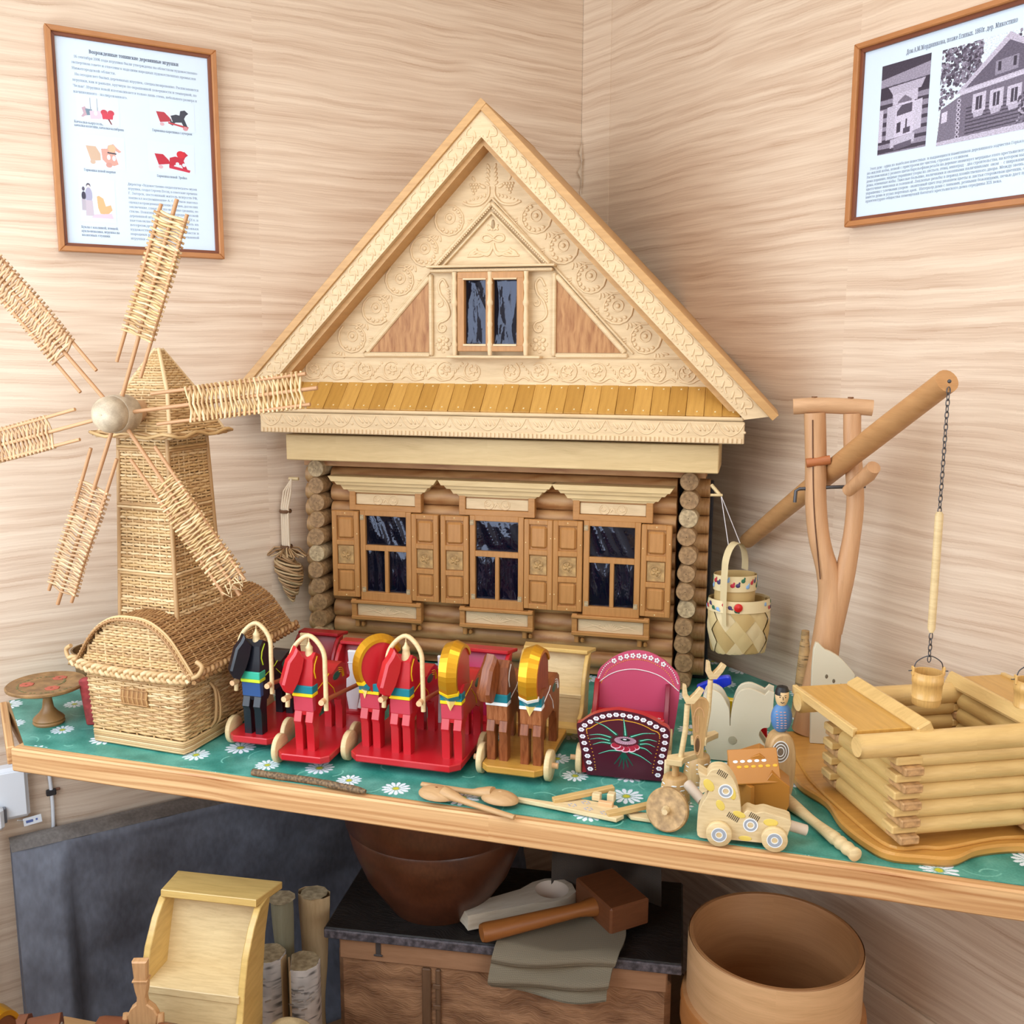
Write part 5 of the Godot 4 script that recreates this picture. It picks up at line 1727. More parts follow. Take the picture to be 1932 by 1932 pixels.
func small_toys() -> void:
	var raw := mat("rawwood", rgb8(226, 204, 160), 0.55, "fine_h", 0.1)
	var tan := mat("tanwood", rgb8(204, 166, 112), 0.5, "fine_v", 0.12)
	# wheeled horse toy at the shelf edge
	var t := thing("wheeled_horse_toy", "pale flat horse toy on four wheels with painted rings and yellow patches", "toy horse", Vector3(0.47, ST + 0.0022, 1.300), 0.04)
	var b := mb()
	b.extrude(PackedVector2Array(curve(v2([-43, 6, -56, 10, -56.5, 39, -53, 55, -44, 74], 0.001), 3) + v2([-41, 85, -51, 78, -56, 83, -54, 97, -59, 113, -45.5, 106], 0.001) + curve(v2([-45, 107, -38.5, 116, -24, 118.5, -13, 112, -3, 97, 4.5, 72, 7, 48], 0.001), 3).slice(1) + curve(v2([7.5, 48, 16, 57, 28, 54, 40, 57, 56, 53.5, 78, 48, 77.5, 34, 71, 14, 57, 8], 0.001), 3).slice(1) + v2([0, 8], 0.001)), 0.030, 0.001)
	obj("body", b, raw, t)
	var rings := mb()
	var greys := mb()
	for q in [[-17, 85, 0.0105], [21, 35, 0.0105]]:
		rings.at(Transform3D(Basis(Vector3.RIGHT, PI / 2), Vector3(q[0] * 0.001, q[1] * 0.001, 0.0152)))
		for rr in [1.0, 0.52]:
			rings.lathe([Vector2(q[2] * rr - 0.0011, 0), Vector2(q[2] * rr - 0.0011, 0.0006), Vector2(q[2] * rr + 0.0005, 0.0006), Vector2(q[2] * rr + 0.0005, 0)], 28)
		greys.at(Transform3D(Basis(Vector3.RIGHT, PI / 2), Vector3(q[0] * 0.001, q[1] * 0.001, 0.0152)))
		greys.lathe([Vector2(q[2] * 0.58, 0), Vector2(q[2] * 0.58, 0.0003), Vector2(q[2] * 0.95, 0.0003), Vector2(q[2] * 0.95, 0)], 28)
	obj("painted_rings", rings, M["white_line"], t)
	obj("painted_bands", greys, mat("grey_paint", rgb8(160, 168, 180), 0.5), t)
	var dash := mb()
	for q in [[-23, 112, -0.6, 6], [-6, 46, -0.62, 7], [26, 49, -0.6, 6]]:
		for k in q[3]:
			var c := Vector2(q[0] - 6 + k * 2.4, q[1] + 3 - k * 1.3) * 0.001
			dash.at(Transform3D(Basis(Vector3(0, 0, 1), -0.45), Vector3(c.x, c.y, 0.0152)))
			dash.box(Vector3.ZERO, Vector3(0.0009, 0.0085, 0.0006))
	stuff(obj("painted_dashes", dash, mat("black_line", rgb8(24, 22, 22), 0.5), t))
	var yel := mb()
	for q in [[-42, 92, 7, 11, 0.6], [-7, 82, 5, 10, 0.2], [-24, 62, 6, 9, 0.5], [4, 50, 10, 5, -0.3], [50, 42, 11, 6, 0.0], [14, 13, 10, 4, 0.0]]:
		yel.move(Vector3(q[0] * 0.001, q[1] * 0.001, 0.0151), Vector3(0, 0, q[4]))
		yel.ball(Vector3.ZERO, Vector3(q[2] * 0.001, q[3] * 0.001, 0.0004), 14, 6)
	obj("yellow_patches", yel, mat("yellow_wash", rgb8(226, 200, 96), 0.55), t)
	for s: float in [-1.0, 1.0]:
		for x in [-0.0245, 0.056]:
			var w := mb().at(Transform3D(Basis(Vector3.RIGHT, PI / 2), Vector3(x, 0.0195, s * 0.0205)))
			w.lathe([Vector2(0.0004, -0.005), Vector2(0.018, -0.005), Vector2(0.019, -0.004), Vector2(0.019, 0.004), Vector2(0.018, 0.005), Vector2(0.0004, 0.005)], 28)
			var wo := obj("wheel", w, M["palewood"], t)
			if s > 0:
				var rg := mb().at(Transform3D(Basis(Vector3.RIGHT, PI / 2), Vector3(x, 0.0195, 0.0256)))
				for rr in [0.0115, 0.0055]:
					rg.lathe([Vector2(rr - 0.0012, 0), Vector2(rr - 0.0012, 0.0005), Vector2(rr, 0.0005), Vector2(rr, 0)], 26)
				obj("painted_rings", rg, M["white_line"], wo)
				var rb := mb().at(Transform3D(Basis(Vector3.RIGHT, PI / 2), Vector3(x, 0.0195, 0.0255)))
				rb.lathe([Vector2(0.0056, 0), Vector2(0.0056, 0.0004), Vector2(0.0104, 0.0004), Vector2(0.0104, 0)], 26)
				obj("painted_bands", rb, M["grey_paint"], wo)
	for q in [[Vector3(-0.074, 0.056, -0.062), Vector3(-0.05, 0.044, -0.03)], [Vector3(0.076, 0.03, -0.008), Vector3(0.104, 0.022, -0.012)]]:
		var rod := mb()
		rod.tube(q, 0.0083, 12)
		obj("axle_rod", rod, mat("greyrod", rgb8(206, 188, 168), 0.6), t)
	# round disc top
	var d := thing("spinning_top", "round wooden disc on a peg leaning at the shelf edge beside the pale horse toy", "spinning top", Vector3(0.3665, ST + 0.0022, 1.290))
	var dm := mb().at(Transform3D(Basis.from_euler(Vector3(1.28, -0.30, 0.0)), Vector3(0, 0.0335, 0)))
	dm.lathe([Vector2(0.0005, -0.008), Vector2(0.0315, -0.008), Vector2(0.0338, -0.005), Vector2(0.0338, 0.004), Vector2(0.0315, 0.006), Vector2(0.018, 0.0045), Vector2(0.0005, 0.007)], 36)
	obj("disc", dm, mat("discwood", rgb8(200, 164, 112), 0.5, "mottle", 0.07), d)
	var pg := mb().at(Transform3D(Basis.from_euler(Vector3(1.28, -0.30, 0.0)), Vector3(0, 0.0335, 0)))
	pg.tube([Vector3(0, 0.004, 0), Vector3(0.001, 0.013, 0.001), Vector3(0.003, 0.019, 0.002)], [0.0068, 0.006, 0.0045], 8)
	obj("peg", pg, raw, d)
	# two bell-footed bird toys
	for k in 2:
		var o := thing("bird_tower_toy", ["carved bird on a rod above a bell-shaped foot with white dashes, nearest the cradle", "carved bird on a tall rod over a bell-shaped foot, behind the other bird toy"][k], "wooden toy", [Vector3(0.3705, ST + 0.0022, 1.195), Vector3(0.402, ST + 0.0022, 1.10)][k], [0.0, 0.1][k], "bird toys on bell feet")
		var h: float = [0.0, 0.012][k]
		var bl := mb()
		bl.lathe([Vector2(0.0005, 0.0), Vector2(0.0225, 0.0), Vector2(0.0255, 0.004), Vector2(0.0245, 0.016), Vector2(0.0225, 0.03), Vector2(0.0195, 0.046), Vector2(0.0175, 0.048), Vector2(0.006, 0.0485), Vector2(0.0058, 0.072), Vector2(0.0005, 0.0725)], 28)
		obj("bell_foot", bl, tan, o)
		var wd := mb()
		for c in 9:
			for r in 5:
				var y := 0.008 + r * 0.0075
				var rad := 0.0252 - y * 0.11
				var a := c * 0.66
				wd.at(Transform3D(Basis(Vector3.UP, a), Vector3(sin(a) * rad, y, cos(a) * rad)))
				wd.ball(Vector3.ZERO, Vector3(0.005, 0.0013, 0.0009), 8, 4)
		stuff(obj("white_dashes", wd, M["white_line"], o))
		var pl := mb()
		pl.at(Transform3D(Basis(Vector3.RIGHT, PI / 2), Vector3(0, 0.077, 0)))
		pl.extrude(pv([-0.014, 0.018, 0.011, 0.020, 0.014, 0.004, 0.034, -0.020, 0.028, -0.030, 0.004, -0.012, -0.014, 0.0]), 0.010, 0.001)
		obj("foot_plate", pl, M["palewood"], o)
		var rd := mb()
		rd.tube([Vector3(0.008, 0.082, 0.002), Vector3(0.014, 0.13, 0.002), Vector3(0.0155, 0.172 + h, 0.002)], 0.0046, 9)
		obj("rod", rd, M["palewood"], o)
		var bird := mb().move(Vector3(0.017, 0.172 + h, 0.002), Vector3(0, 0.25, 0))
		bird.extrude(PackedVector2Array(v2([-4, 2, -10, 14, -9.5, 34, -5, 33, -2.5, 18, 2, 12, 10, 20, 17, 29, 24, 25, 18, 14, 8, 2], 0.001)), 0.011, 0.001)
		obj("bird", bird, M["palewood"], o)
		if k == 0:
			# carved upright board that joins the foot plate and the bird
			var cv := mb()
			cv.at(Transform3D(Basis(Vector3.UP, 0.25), Vector3(0.034, 0.085, -0.022)))
			cv.extrude(PackedVector2Array(curve(v2([-4, -10, -8, 20, -12, 60, -14, 84, 0, 92, 14, 84, 12, 50, 9, 10, 8, -12], 0.001), 4)), 0.010, 0.0015)
			var cb := obj("carved_board", cv, tan, o)
			var lines := mb().at(Transform3D(Basis(Vector3.UP, 0.25), Vector3(0.034, 0.085, -0.0165)))
			lines.at(lines.T * Transform3D(Basis.IDENTITY, Vector3(-0.001, 0.012, 0)))
			lines.tube(range(21).map(func(q): return Vector3(cos(q * TAU / 20) * 0.0052, sin(q * TAU / 20) * 0.017, 0)), 0.0008, 5)
			for q in 3:
				lines.tube(v3([-0.006 + q * 0.003, 0.022, 0, -0.008 + q * 0.004, 0.05, 0]), 0.0008, 5)
			lines.tube(range(13).map(func(q): return Vector3(0.001 + cos(q * PI / 12) * 0.008, 0.048 + sin(q * PI / 12) * 0.016, 0)), 0.0008, 5)
			obj("carved_lines", lines, M["pegwood"], cb)
			var oval := mb().at(lines.T)
			oval.ball(Vector3.ZERO, Vector3(0.0034, 0.0125, 0.0008), 12, 6)
			obj("dark_oval", oval, mat("umber", rgb8(104, 72, 44), 0.6), cb)
	# napkin holder with two lobes
	var n := thing("napkin_holder", "plain pale wooden napkin holder with two rounded lobes and a leaf-shaped hole", "napkin holder", Vector3(0.46, ST + 0.0022, 1.0), 0.0)
	var face := curve(v2([-43, 0, -56, 38, -61, 88, -55, 121, -43, 129, -26, 122, -14.5, 103, -10.5, 93, -8.6, 66], 0.001), 3) + curve(v2([-7.4, 66, -6.5, 94, 3, 127, 21, 137, 38, 133, 50, 127.5], 0.001), 3) + v2([57, 136, 66, 133, 65, 96, 61, 71], 0.001) + curve(v2([58, 68, 48, 66, 43, 53, 53, 37, 59, 25, 44, 0], 0.001), 3)
	for k in 2:
		var f := mb()
		f.extrude(PackedVector2Array(face), 0.009, 0.001)
		var fo := obj("side_plate", f, mat("napkinwood", rgb8(216, 208, 184), 0.5), n, Vector3(0, 0.001, -0.04 * k), Vector3(-0.06 if k == 0 else 0.0, 0, 0))
		if k == 0:
			var pg2 := mb().at(Transform3D(Basis(Vector3.RIGHT, PI / 2), Vector3(-0.003, 0.040, 0.0045)))
			pg2.lathe([Vector2(0.0075, 0), Vector2(0.0072, 0.0012), Vector2(0.0003, 0.0016)], 20)
			obj("dowel_end", pg2, mat("dowel", rgb8(176, 168, 142), 0.6), fo)
	obj("base", bx(Vector3(0.08, 0.006, 0.04), 0.001, Vector3(0, 0.0035, -0.02)), M["napkinwood"], n)
	# plastic birds behind
	var cols := [rgb8(18, 48, 190), rgb8(236, 206, 0), rgb8(206, 18, 34)]
	var names := ["blue painted toy horse peeping out behind the napkin holder", "yellow toy horse between the lobes of the napkin holder", "small red toy tip showing above the napkin holder"]
	for k in 3:
		var o := thing("painted_toy", names[k], "painted toy", [Vector3(0.415, ST + 0.0022, 0.925), Vector3(0.448, ST + 0.0022, 0.935), Vector3(0.512, ST + 0.0022, 0.93)][k])
		var m := mb()
		if k == 0:
			m.extrude(PackedVector2Array(curve(v2([-10, 0, -6, 80, -26, 108, -25, 114, 0, 127, 12, 132, 26, 136, 33, 134, 35, 122, 27, 116, 16, 100, 14, 0], 0.001), 3)), 0.018, 0.004)
		elif k == 1:
			m.extrude(PackedVector2Array(curve(v2([-12, 0, -20, 80, -18, 100, -8, 99, 0, 95, 14, 93, 8, 74, 6, 0], 0.001), 3)), 0.018, 0.003)
		else:
			m.extrude(PackedVector2Array(curve(v2([-10, 0, -9, 100, -6, 117, 3, 119, 6, 108, 4, 96, 8, 0], 0.001), 3)), 0.012, 0.003)
		obj("body", m, mat(["blue_gloss", "yellow_gloss", "red_gloss"][k], cols[k], 0.25), o)
	# woman rider on a round-backed horse
	var r := thing("rider_toy", "wooden dark-haired woman in a blue dress on a round pale mount with rings", "wooden toy", Vector3(0.535, ST + 0.0022, 1.138), 0.25)
	var mo := mb()
	mo.extrude(PackedVector2Array(curve(v2([-14, 0, -18, 40, -22, 80, -18, 106, -8, 117, 8, 118, 18, 106, 23, 78, 22, 36, 16, 0], 0.001), 4)), 0.034, 0.004)
	obj("mount", mo, mat("mountwood", rgb8(204, 168, 118), 0.5, "fine_v", 0.15), r)
	var mr := mb()
	for rr in [1.0, 0.72, 0.45]:
		mr.at(Transform3D(Basis(Vector3.RIGHT, PI / 2).scaled_local(Vector3(1, 1, 1.35)), Vector3(-0.004, 0.090, 0.0172)))
		mr.lathe([Vector2(0.0135 * rr - 0.001, 0), Vector2(0.0135 * rr - 0.001, 0.0006), Vector2(0.0135 * rr + 0.0003, 0.0006), Vector2(0.0135 * rr + 0.0003, 0)], 28)
	obj("painted_rings", mr, M["white_line"], r)
	var mg := mb().at(Transform3D(Basis(Vector3.RIGHT, PI / 2).scaled_local(Vector3(1, 1, 1.35)), Vector3(-0.004, 0.090, 0.0171)))
	mg.lathe([Vector2(0.0005, 0.0003), Vector2(0.0128, 0.0003), Vector2(0.0128, 0)], 28)
	obj("grey_ground", mg, mat("mudgrey", rgb8(120, 104, 86), 0.6), r)
	var dr := mb()
	dr.move(Vector3(0.0, 0.142, 0.0), Vector3.ZERO, Vector3(1, 1, 0.75))
	dr.ball(Vector3.ZERO, Vector3(0.0175, 0.0255, 0.0175), 20, 12)
	obj("dress", dr, mat("blue_dress", rgb8(82, 128, 182), 0.5), r)
	var dl := mb().move(Vector3(0, 0.142, 0), Vector3.ZERO, Vector3(1, 1, 0.75))
	for row in 7:
		for q in 3:
			var y := -0.014 + row * 0.0045
			var x := -0.008 + q * 0.006 + row * -0.0004
			dl.ball(Vector3(x, y, 0.0175 * sqrt(maxf(0.05, 1.0 - pow(x / 0.0175, 2) - pow(y / 0.0255, 2)))), Vector3(0.0026, 0.0009, 0.0006), 6, 4)
	stuff(obj("dress_marks", dl, mat("pink_mark", rgb8(206, 160, 158), 0.5), r))
	var hd := mb().move(Vector3(-0.001, 0.178, 0.0), Vector3(0, -0.15, 0))
	hd.lathe([Vector2(0.0005, -0.016), Vector2(0.0065, -0.0145), Vector2(0.0095, -0.008), Vector2(0.0112, 0.0), Vector2(0.0108, 0.009), Vector2(0.008, 0.016), Vector2(0.0005, 0.0185)], 20)
	var ho := obj("head", hd, mat("face_wood", rgb8(228, 196, 148), 0.5), r)
	var hr := mb().move(Vector3(-0.001, 0.178, 0.0), Vector3(0.0, -0.15, 0))
	hr.lathe([Vector2(0.0114, 0.004), Vector2(0.0111, 0.0095), Vector2(0.0083, 0.0168), Vector2(0.0005, 0.0193)], 20, 1.95, 5.6)
	hr.lathe([Vector2(0.0112, 0.010), Vector2(0.0083, 0.0168), Vector2(0.0005, 0.0193)], 20, 0.0, TAU)
	obj("hair", hr, M["black_line"], ho)
	var fc := mb().move(Vector3(-0.001, 0.178, 0.0), Vector3(0, -0.15, 0))
	for s: float in [-1.0, 1.0]:
		fc.ball(Vector3(s * 0.0042, 0.002, 0.0104), Vector3(0.0015, 0.0009, 0.0006), 6, 4)
		fc.tube([Vector3(s * 0.0022, 0.0048, 0.0108), Vector3(s * 0.0058, 0.0052, 0.0096)], 0.0005, 5)
	fc.tube([Vector3(0, 0.003, 0.0113), Vector3(0.0008, -0.0025, 0.0113)], 0.0005, 5)
	fc.tube([Vector3(-0.0028, -0.0066, 0.0094), Vector3(0, -0.0082, 0.0097), Vector3(0.003, -0.0066, 0.0094)], 0.0007, 5)
	obj("painted_face", fc, M["black_line"], ho)
	# brown dotted toy
	var br := thing("dotted_box_toy", "glossy brown carved toy with a slanted top dotted white and yellow", "wooden toy", Vector3(0.500, ST + 0.0022, 1.186), 0.0)
	var om := mat("amber_wood", rgb8(178, 118, 48), 0.3)
	# block with a sloping top, a stepped tail at the left and an open underside
	var bb := mb()
	for w in [[[-48, 62, -48, 70, -37, 73, -36, 80, 2, 97, 10, 93, 10, 56, -14, 60], 0.050, -0.018], [[-14, 0, -14, 60, 10, 58, 22, 78, 50, 58, 50, 26, 42, 0, 30, 0, 26, 22, 8, 22, 2, 0], 0.044, 0.008]]:
		bb.move(Vector3(0, 0, w[2]))
		bb.extrude(PackedVector2Array(v2(w[0], 0.001)), w[1], 0.0015)
	obj("body", bb, om, br)
	var sl := mb()
	sl.at(Transform3D(Basis(Vector3.RIGHT, -0.75) * Basis(Vector3(0, 0, 1), 0.16), Vector3(-0.006, 0.078, 0.012)))
	sl.box(Vector3.ZERO, Vector3(0.078, 0.058, 0.008), 0.001)
	var slo := obj("slanted_top", sl, om, br)
	var sf := mb()
	sf.at(Transform3D(Basis(Vector3.UP, -0.85), Vector3(-0.022, 0.034, 0.022)))
	sf.extrude(pv([-0.03, 0.022, 0.024, 0.022, 0.026, -0.032, 0.0, -0.024]), 0.008, 0.001)
	var sfo := obj("side_face", sf, om, br)
	for c in 2:
		var dm2 := mb()
		for k in 6:
			dm2.at(Transform3D(Basis(Vector3.RIGHT, -0.75) * Basis(Vector3(0, 0, 1), 0.16), Vector3(-0.006, 0.078, 0.012)))
			if not (c == 0 and k == 5):
				dm2.ball(Vector3(-0.028 + k * 0.0112 + c * 0.005, 0.008 - c * 0.009, 0.0042), Vector3(0.0042, 0.0026, 0.0006), 10, 4)
			dm2.at(Transform3D(Basis(Vector3.UP, -0.85), Vector3(-0.022, 0.034, 0.026)))
			if k < 4:
				dm2.ball(Vector3(-0.022 + k * 0.012 - c * 0.003, 0.016 - k * 0.009 - c * 0.009 + (0.002 * c), 0.0002), Vector3(0.0026, 0.0032, 0.0006), 10, 4)
		stuff(obj("dots", dm2, M["white_line"] if c == 0 else mat("yellow_dot", rgb8(232, 176, 40), 0.4), slo))
	# turned stick
	var p := thing("turned_stick", "long turned wooden stick with grooved ends lying by the model well", "wooden stick", Vector3(0.585, ST + 0.0125, 1.223), 0.0)
	var pr := []
	for k in 61:
		var s := k / 60.0
		var rad := 0.0095 + 0.0018 * sin(s * 9.0)
		if s < 0.16 or s > 0.78:
			rad = 0.0098 + 0.0009 * cos(s * 60.0 * TAU / 4.5)
		if k == 0 or k == 60:
			rad = 0.006
		pr.append(Vector2(rad, (s - 0.5) * 0.232))
	pr.push_front(Vector2(0.0003, -0.1162))
	pr.append(Vector2(0.0003, 0.1162))
	var dirp := (Vector3(0.646, 0, 1.327) - Vector3(0.524, 0, 1.118)).normalized()
	var st := mb().at(Transform3D(Basis(dirp.cross(Vector3.UP), dirp, Vector3.UP), Vector3.ZERO))
	st.lathe(pr, 18)
	obj("stick", st, M["palewood"], p)
	# two spoons
	var sp := mat("spoonwood", rgb8(196, 158, 112), 0.55, "fine_h", 0.1)
	for k in 2:
		var o := tag(obj("wooden_spoon", mb_spoon(), sp, null, [Vector3(0.0, ST + 0.013, 1.283), Vector3(0.082, ST + 0.0135, 1.268)][k], [Vector3(0, -0.27, 0), Vector3(0, PI - 0.2, 0)][k]), ["wooden spoon lying face down at the shelf edge with its handle pointing right", "wooden spoon lying face down with its handle pointing left behind the other spoon"][k], "spoon", "wooden spoons")
	# bark stick
	var bs := mb()
	bs.tube(curve(v3([-0.352, 0.003, 1.268, -0.30, 0.004, 1.2745, -0.24, 0.0035, 1.276, -0.18, 0.004, 1.2855, -0.132, 0.003, 1.292]).map(func(q): return q - Vector3(-0.24, 0, 1.278)), 5), [0.006, 0.0062, 0.0064, 0.0055, 0.006, 0.0065, 0.006, 0.0055, 0.0058, 0.006, 0.0062, 0.0058, 0.0055, 0.0064, 0.006, 0.0056, 0.0058, 0.0064, 0.006, 0.005, 0.0035], 10)
	tag(obj("bark_stick", bs, mat("bark", rgb8(150, 120, 84), 0.7, "blotch", 0.06), null, Vector3(-0.24, ST + 0.0045, 1.278)), "thin bark-covered stick lying along the front edge of the shelf", "stick")
	# flat pecking toy
	var f := thing("pecking_toy", "flat pale toy boards with slanted bars and painted sprigs, lying before the cradle", "wooden toy", Vector3(0.235, ST + 0.0022, 1.262), -0.11)
	var fb := mb().at(Transform3D(Basis(Vector3.RIGHT, PI / 2), Vector3(0, 0.006, 0)))
	fb.extrude(pv([-0.115, 0.006, -0.055, 0.004, -0.02, -0.024, 0.046, -0.02, 0.064, 0.008, 0.056, 0.024, -0.05, 0.016, -0.112, 0.013]), 0.007, 0.001)
	obj("board", fb, raw, f)
	var f2 := mb().at(Transform3D(Basis(Vector3.RIGHT, PI / 2), Vector3(0, 0.005, 0)))
	f2.extrude(pv([0.06, -0.012, 0.118, -0.018, 0.12, 0.004, 0.075, 0.006]), 0.006, 0.001)
	obj("board", f2, raw, f)
	var bar := bx(Vector3(0.105, 0.008, 0.012), 0.001).done()
	obj("bar", bar, mat("barwood", rgb8(206, 172, 112), 0.5, "fine_h", 0.1), f, Vector3(-0.012, 0.017, -0.026), Vector3(0, 0.60, 0.10))
	obj("bar", bar, M["barwood"], f, Vector3(0.082, 0.016, -0.012), Vector3(0, 0.62, 0.10))
	var nb := mb()
	nb.box(Vector3(0.010, 0.016, -0.028), Vector3(0.014, 0.012, 0.012), 0.001)
	nb.box(Vector3(0.034, 0.018, -0.03), Vector3(0.012, 0.014, 0.014), 0.001)
	nb.box(Vector3(0.105, 0.014, -0.045), Vector3(0.026, 0.018, 0.016), 0.002)
	obj("block", nb, raw, f)
	var pk := mb()
	pk.box(Vector3(0.029, 0.012, -0.014), Vector3(0.024, 0.008, 0.010), 0.001)
	obj("comb", pk, M["pegwood"], f)
	var sg := mb()
	for q in [[-0.022, 0.004], [0.006, 0.008], [0.034, 0.012], [-0.004, -0.012]]:
		for k in 6:
			var a := k * TAU / 6.0
			sg.ball(Vector3(q[0] + cos(a) * 0.006, 0.0098, q[1] + sin(a) * 0.0045), Vector3(0.0022, 0.0003, 0.0014), 6, 4)
	stuff(obj("painted_sprigs", sg, mat("lilac", rgb8(168, 172, 196), 0.5), f))

func mb_spoon() -> MB:
	var m := mb()
	m.move(Vector3.ZERO, Vector3.ZERO, Vector3(1, 1, 1))
	# bowl, back side up, and a tapering handle along +x
	m.sheet(20, 14, func(s, t):
		var a: float = s * TAU
		var r: float = sin(t * PI / 2.0)
		return Vector3(cos(a) * 0.033 * r - 0.012, 0.013 * cos(t * PI / 2.0) - 0.002, sin(a) * 0.0225 * r))
	m.sheet(20, 8, func(s, t):
		var a: float = s * TAU
		var r: float = sin((1.0 - t) * PI / 2.0)
		return Vector3(cos(a) * 0.0325 * r - 0.012, 0.010 * cos((1.0 - t) * PI / 2.0) - 0.0032, sin(a) * 0.022 * r))
	m.move(Vector3.ZERO, Vector3.ZERO, Vector3(1, 0.75, 1))
	m.tube(curve(v3([0.0, 0.009, 0, 0.024, 0.003, 0, 0.05, -0.002, 0, 0.135, -0.008, 0]), 5), [0.012, 0.0122, 0.0122, 0.0115, 0.0105, 0.0098, 0.009, 0.008, 0.0072, 0.0066, 0.0062, 0.006, 0.0058, 0.0057, 0.0056, 0.0054], 10)
	return m

func left_things() -> void:
	# cake stand
	var t := thing("cake_stand", "round painted wooden cake stand on a turned foot, at the left end of the shelf", "cake stand", Vector3(-0.862, ST + 0.0022, 1.147))
	var f := mb()
	f.lathe([Vector2(0.0005, 0), Vector2(0.028, 0), Vector2(0.030, 0.004), Vector2(0.0275, 0.007), Vector2(0.0295, 0.010), Vector2(0.027, 0.014), Vector2(0.018, 0.022), Vector2(0.011, 0.032), Vector2(0.0085, 0.05), Vector2(0.0095, 0.066), Vector2(0.016, 0.072), Vector2(0.0005, 0.072)], 28)
	obj("foot", f, mat("walnut", rgb8(150, 112, 68), 0.4, "fine_h", 0.2), t)
	var p := mb()
	p.lathe([Vector2(0.0005, 0.072), Vector2(0.066, 0.073), Vector2(0.074, 0.077), Vector2(0.0745, 0.081), Vector2(0.072, 0.083), Vector2(0.068, 0.0815), Vector2(0.0005, 0.081)], 44)
	var po := obj("plate", p, mat("platewood", rgb8(168, 130, 84), 0.45, "mottle", 0.15), t)
	var pf := mb()
	for k in 3:
		var a := k * 2.1 + 0.6
		for q in 7:
			pf.ball(Vector3(cos(a) * 0.036 + cos(q * 0.9) * 0.008, 0.0816, sin(a) * 0.036 + sin(q * 0.9) * 0.008), Vector3(0.007, 0.0006, 0.006), 8, 4)
	stuff(obj("painted_roses", pf, mat("rose_paint", rgb8(184, 92, 72), 0.5), po))
	var pd := mb()
	for k in 44:
		var a := k * 2.4
		var r := 0.062 * sqrt(fposmod(k * 0.618, 1.0) * 0.8 + 0.2)
		pd.ball(Vector3(cos(a) * r, 0.0816, sin(a) * r), Vector3(0.003, 0.0004, 0.002), 6, 4)
	stuff(obj("painted_leaves", pd, mat("leaf_paint", rgb8(104, 104, 62), 0.5), po))
	# brown pot and red book behind the mill
	var v := mb()
	v.lathe([Vector2(0.0005, 0), Vector2(0.040, 0), Vector2(0.044, 0.004), Vector2(0.050, 0.05), Vector2(0.056, 0.105), Vector2(0.060, 0.112), Vector2(0.056, 0.112), Vector2(0.046, 0.02), Vector2(0.0005, 0.01)], 30)
	tag(obj("bark_pot", v, mat("bark_brown", rgb8(158, 126, 84), 0.6, "mottle", 0.12), null, Vector3(-0.843, ST + 0.0022, 1.0)), "brown wooden pot standing behind the wicker windmill", "pot")
	var b := thing("red_book", "red box-like book standing upright against the left side of the wicker windmill", "book", Vector3(-0.764, ST + 0.0022, 1.128), 0.15)
	obj("cover", bx(Vector3(0.05, 0.096, 0.02), 0.004, Vector3(0.004, 0.048, 0)), mat("book_red", rgb8(176, 58, 58), 0.6, "mottle", 0.1), b, Vector3.ZERO, Vector3(0, 0, 0.12))
	obj("spine_strip", bx(Vector3(0.0504, 0.006, 0.0204), 0.003, Vector3(0.004, 0.056, 0)), mat("book_dark", rgb8(150, 44, 46), 0.6), b, Vector3.ZERO, Vector3(0, 0, 0.12))
	# bundle of bast shoes hanging at the left corner of the house
	var h := thing("hanging_bast_broom", "small twig bundle with bound wooden handles hanging at the left corner of the log house", "twig bundle", Vector3(-0.597, 1.296, 0.63))
	var nl := mb()
	nl.tube([Vector3(0.036, 0, 0), Vector3(0.012, 0, 0)], 0.004, 7)
	obj("peg", nl, M["palewood"], h)
	var sm := mb()
	for k in 4:
		var x := -0.009 + k * 0.006
		sm.tube([Vector3(0.02, 0.0, 0.004), Vector3(x + 0.008, -0.03, 0.004), Vector3(x, -0.07, 0.002 * k), Vector3(x, -0.168, 0.002 * k)], [0.0015, 0.0022, 0.0035, 0.0038], 7)
	obj("handles", sm, mat("bastpale", rgb8(222, 202, 176), 0.6), h)
	var bd := mb()
	for y in [-0.078, -0.163]:
		bd.lathe([Vector2(0.0135, y - 0.004), Vector2(0.015, y), Vector2(0.0135, y + 0.004)], 14)
	obj("binding", bd, mat("bastdark", rgb8(104, 70, 42), 0.7), h)
	var tw := mb()
	var cc := [lin(rgb8(176, 140, 98)), lin(rgb8(150, 112, 72)), lin(rgb8(196, 166, 124))]
	for k in 30:
		var t2 := k / 29.0
		var w := 0.046 * (sin(minf(t2 * 2.6, 1.57))) * (1.0 - 0.78 * maxf(0.0, t2 - 0.3) / 0.7)
		var y := -0.172 - t2 * 0.108
		var pts := []
		for q in 13:
			var a := q * TAU / 12.0
			pts.append(Vector3(cos(a) * w + 0.004, y + sin(a + k) * 0.005 - cos(a) * 0.012, sin(a) * w * 0.6))
		tw.col = cc[k % 3]
		tw.tube(pts, 0.0030, 5)
	for k in 26:
		var a := k * 2.4
		tw.col = cc[k % 3]
		tw.tube([Vector3(0.004, -0.165, 0), Vector3(cos(a) * 0.03, -0.172 + 0.008 * sin(k * 3.0), sin(a) * 0.02), Vector3(cos(a) * 0.052, -0.184, sin(a) * 0.03)], 0.0018, 5)
	stuff(obj("twig_weave", tw, M["wicker"], h))

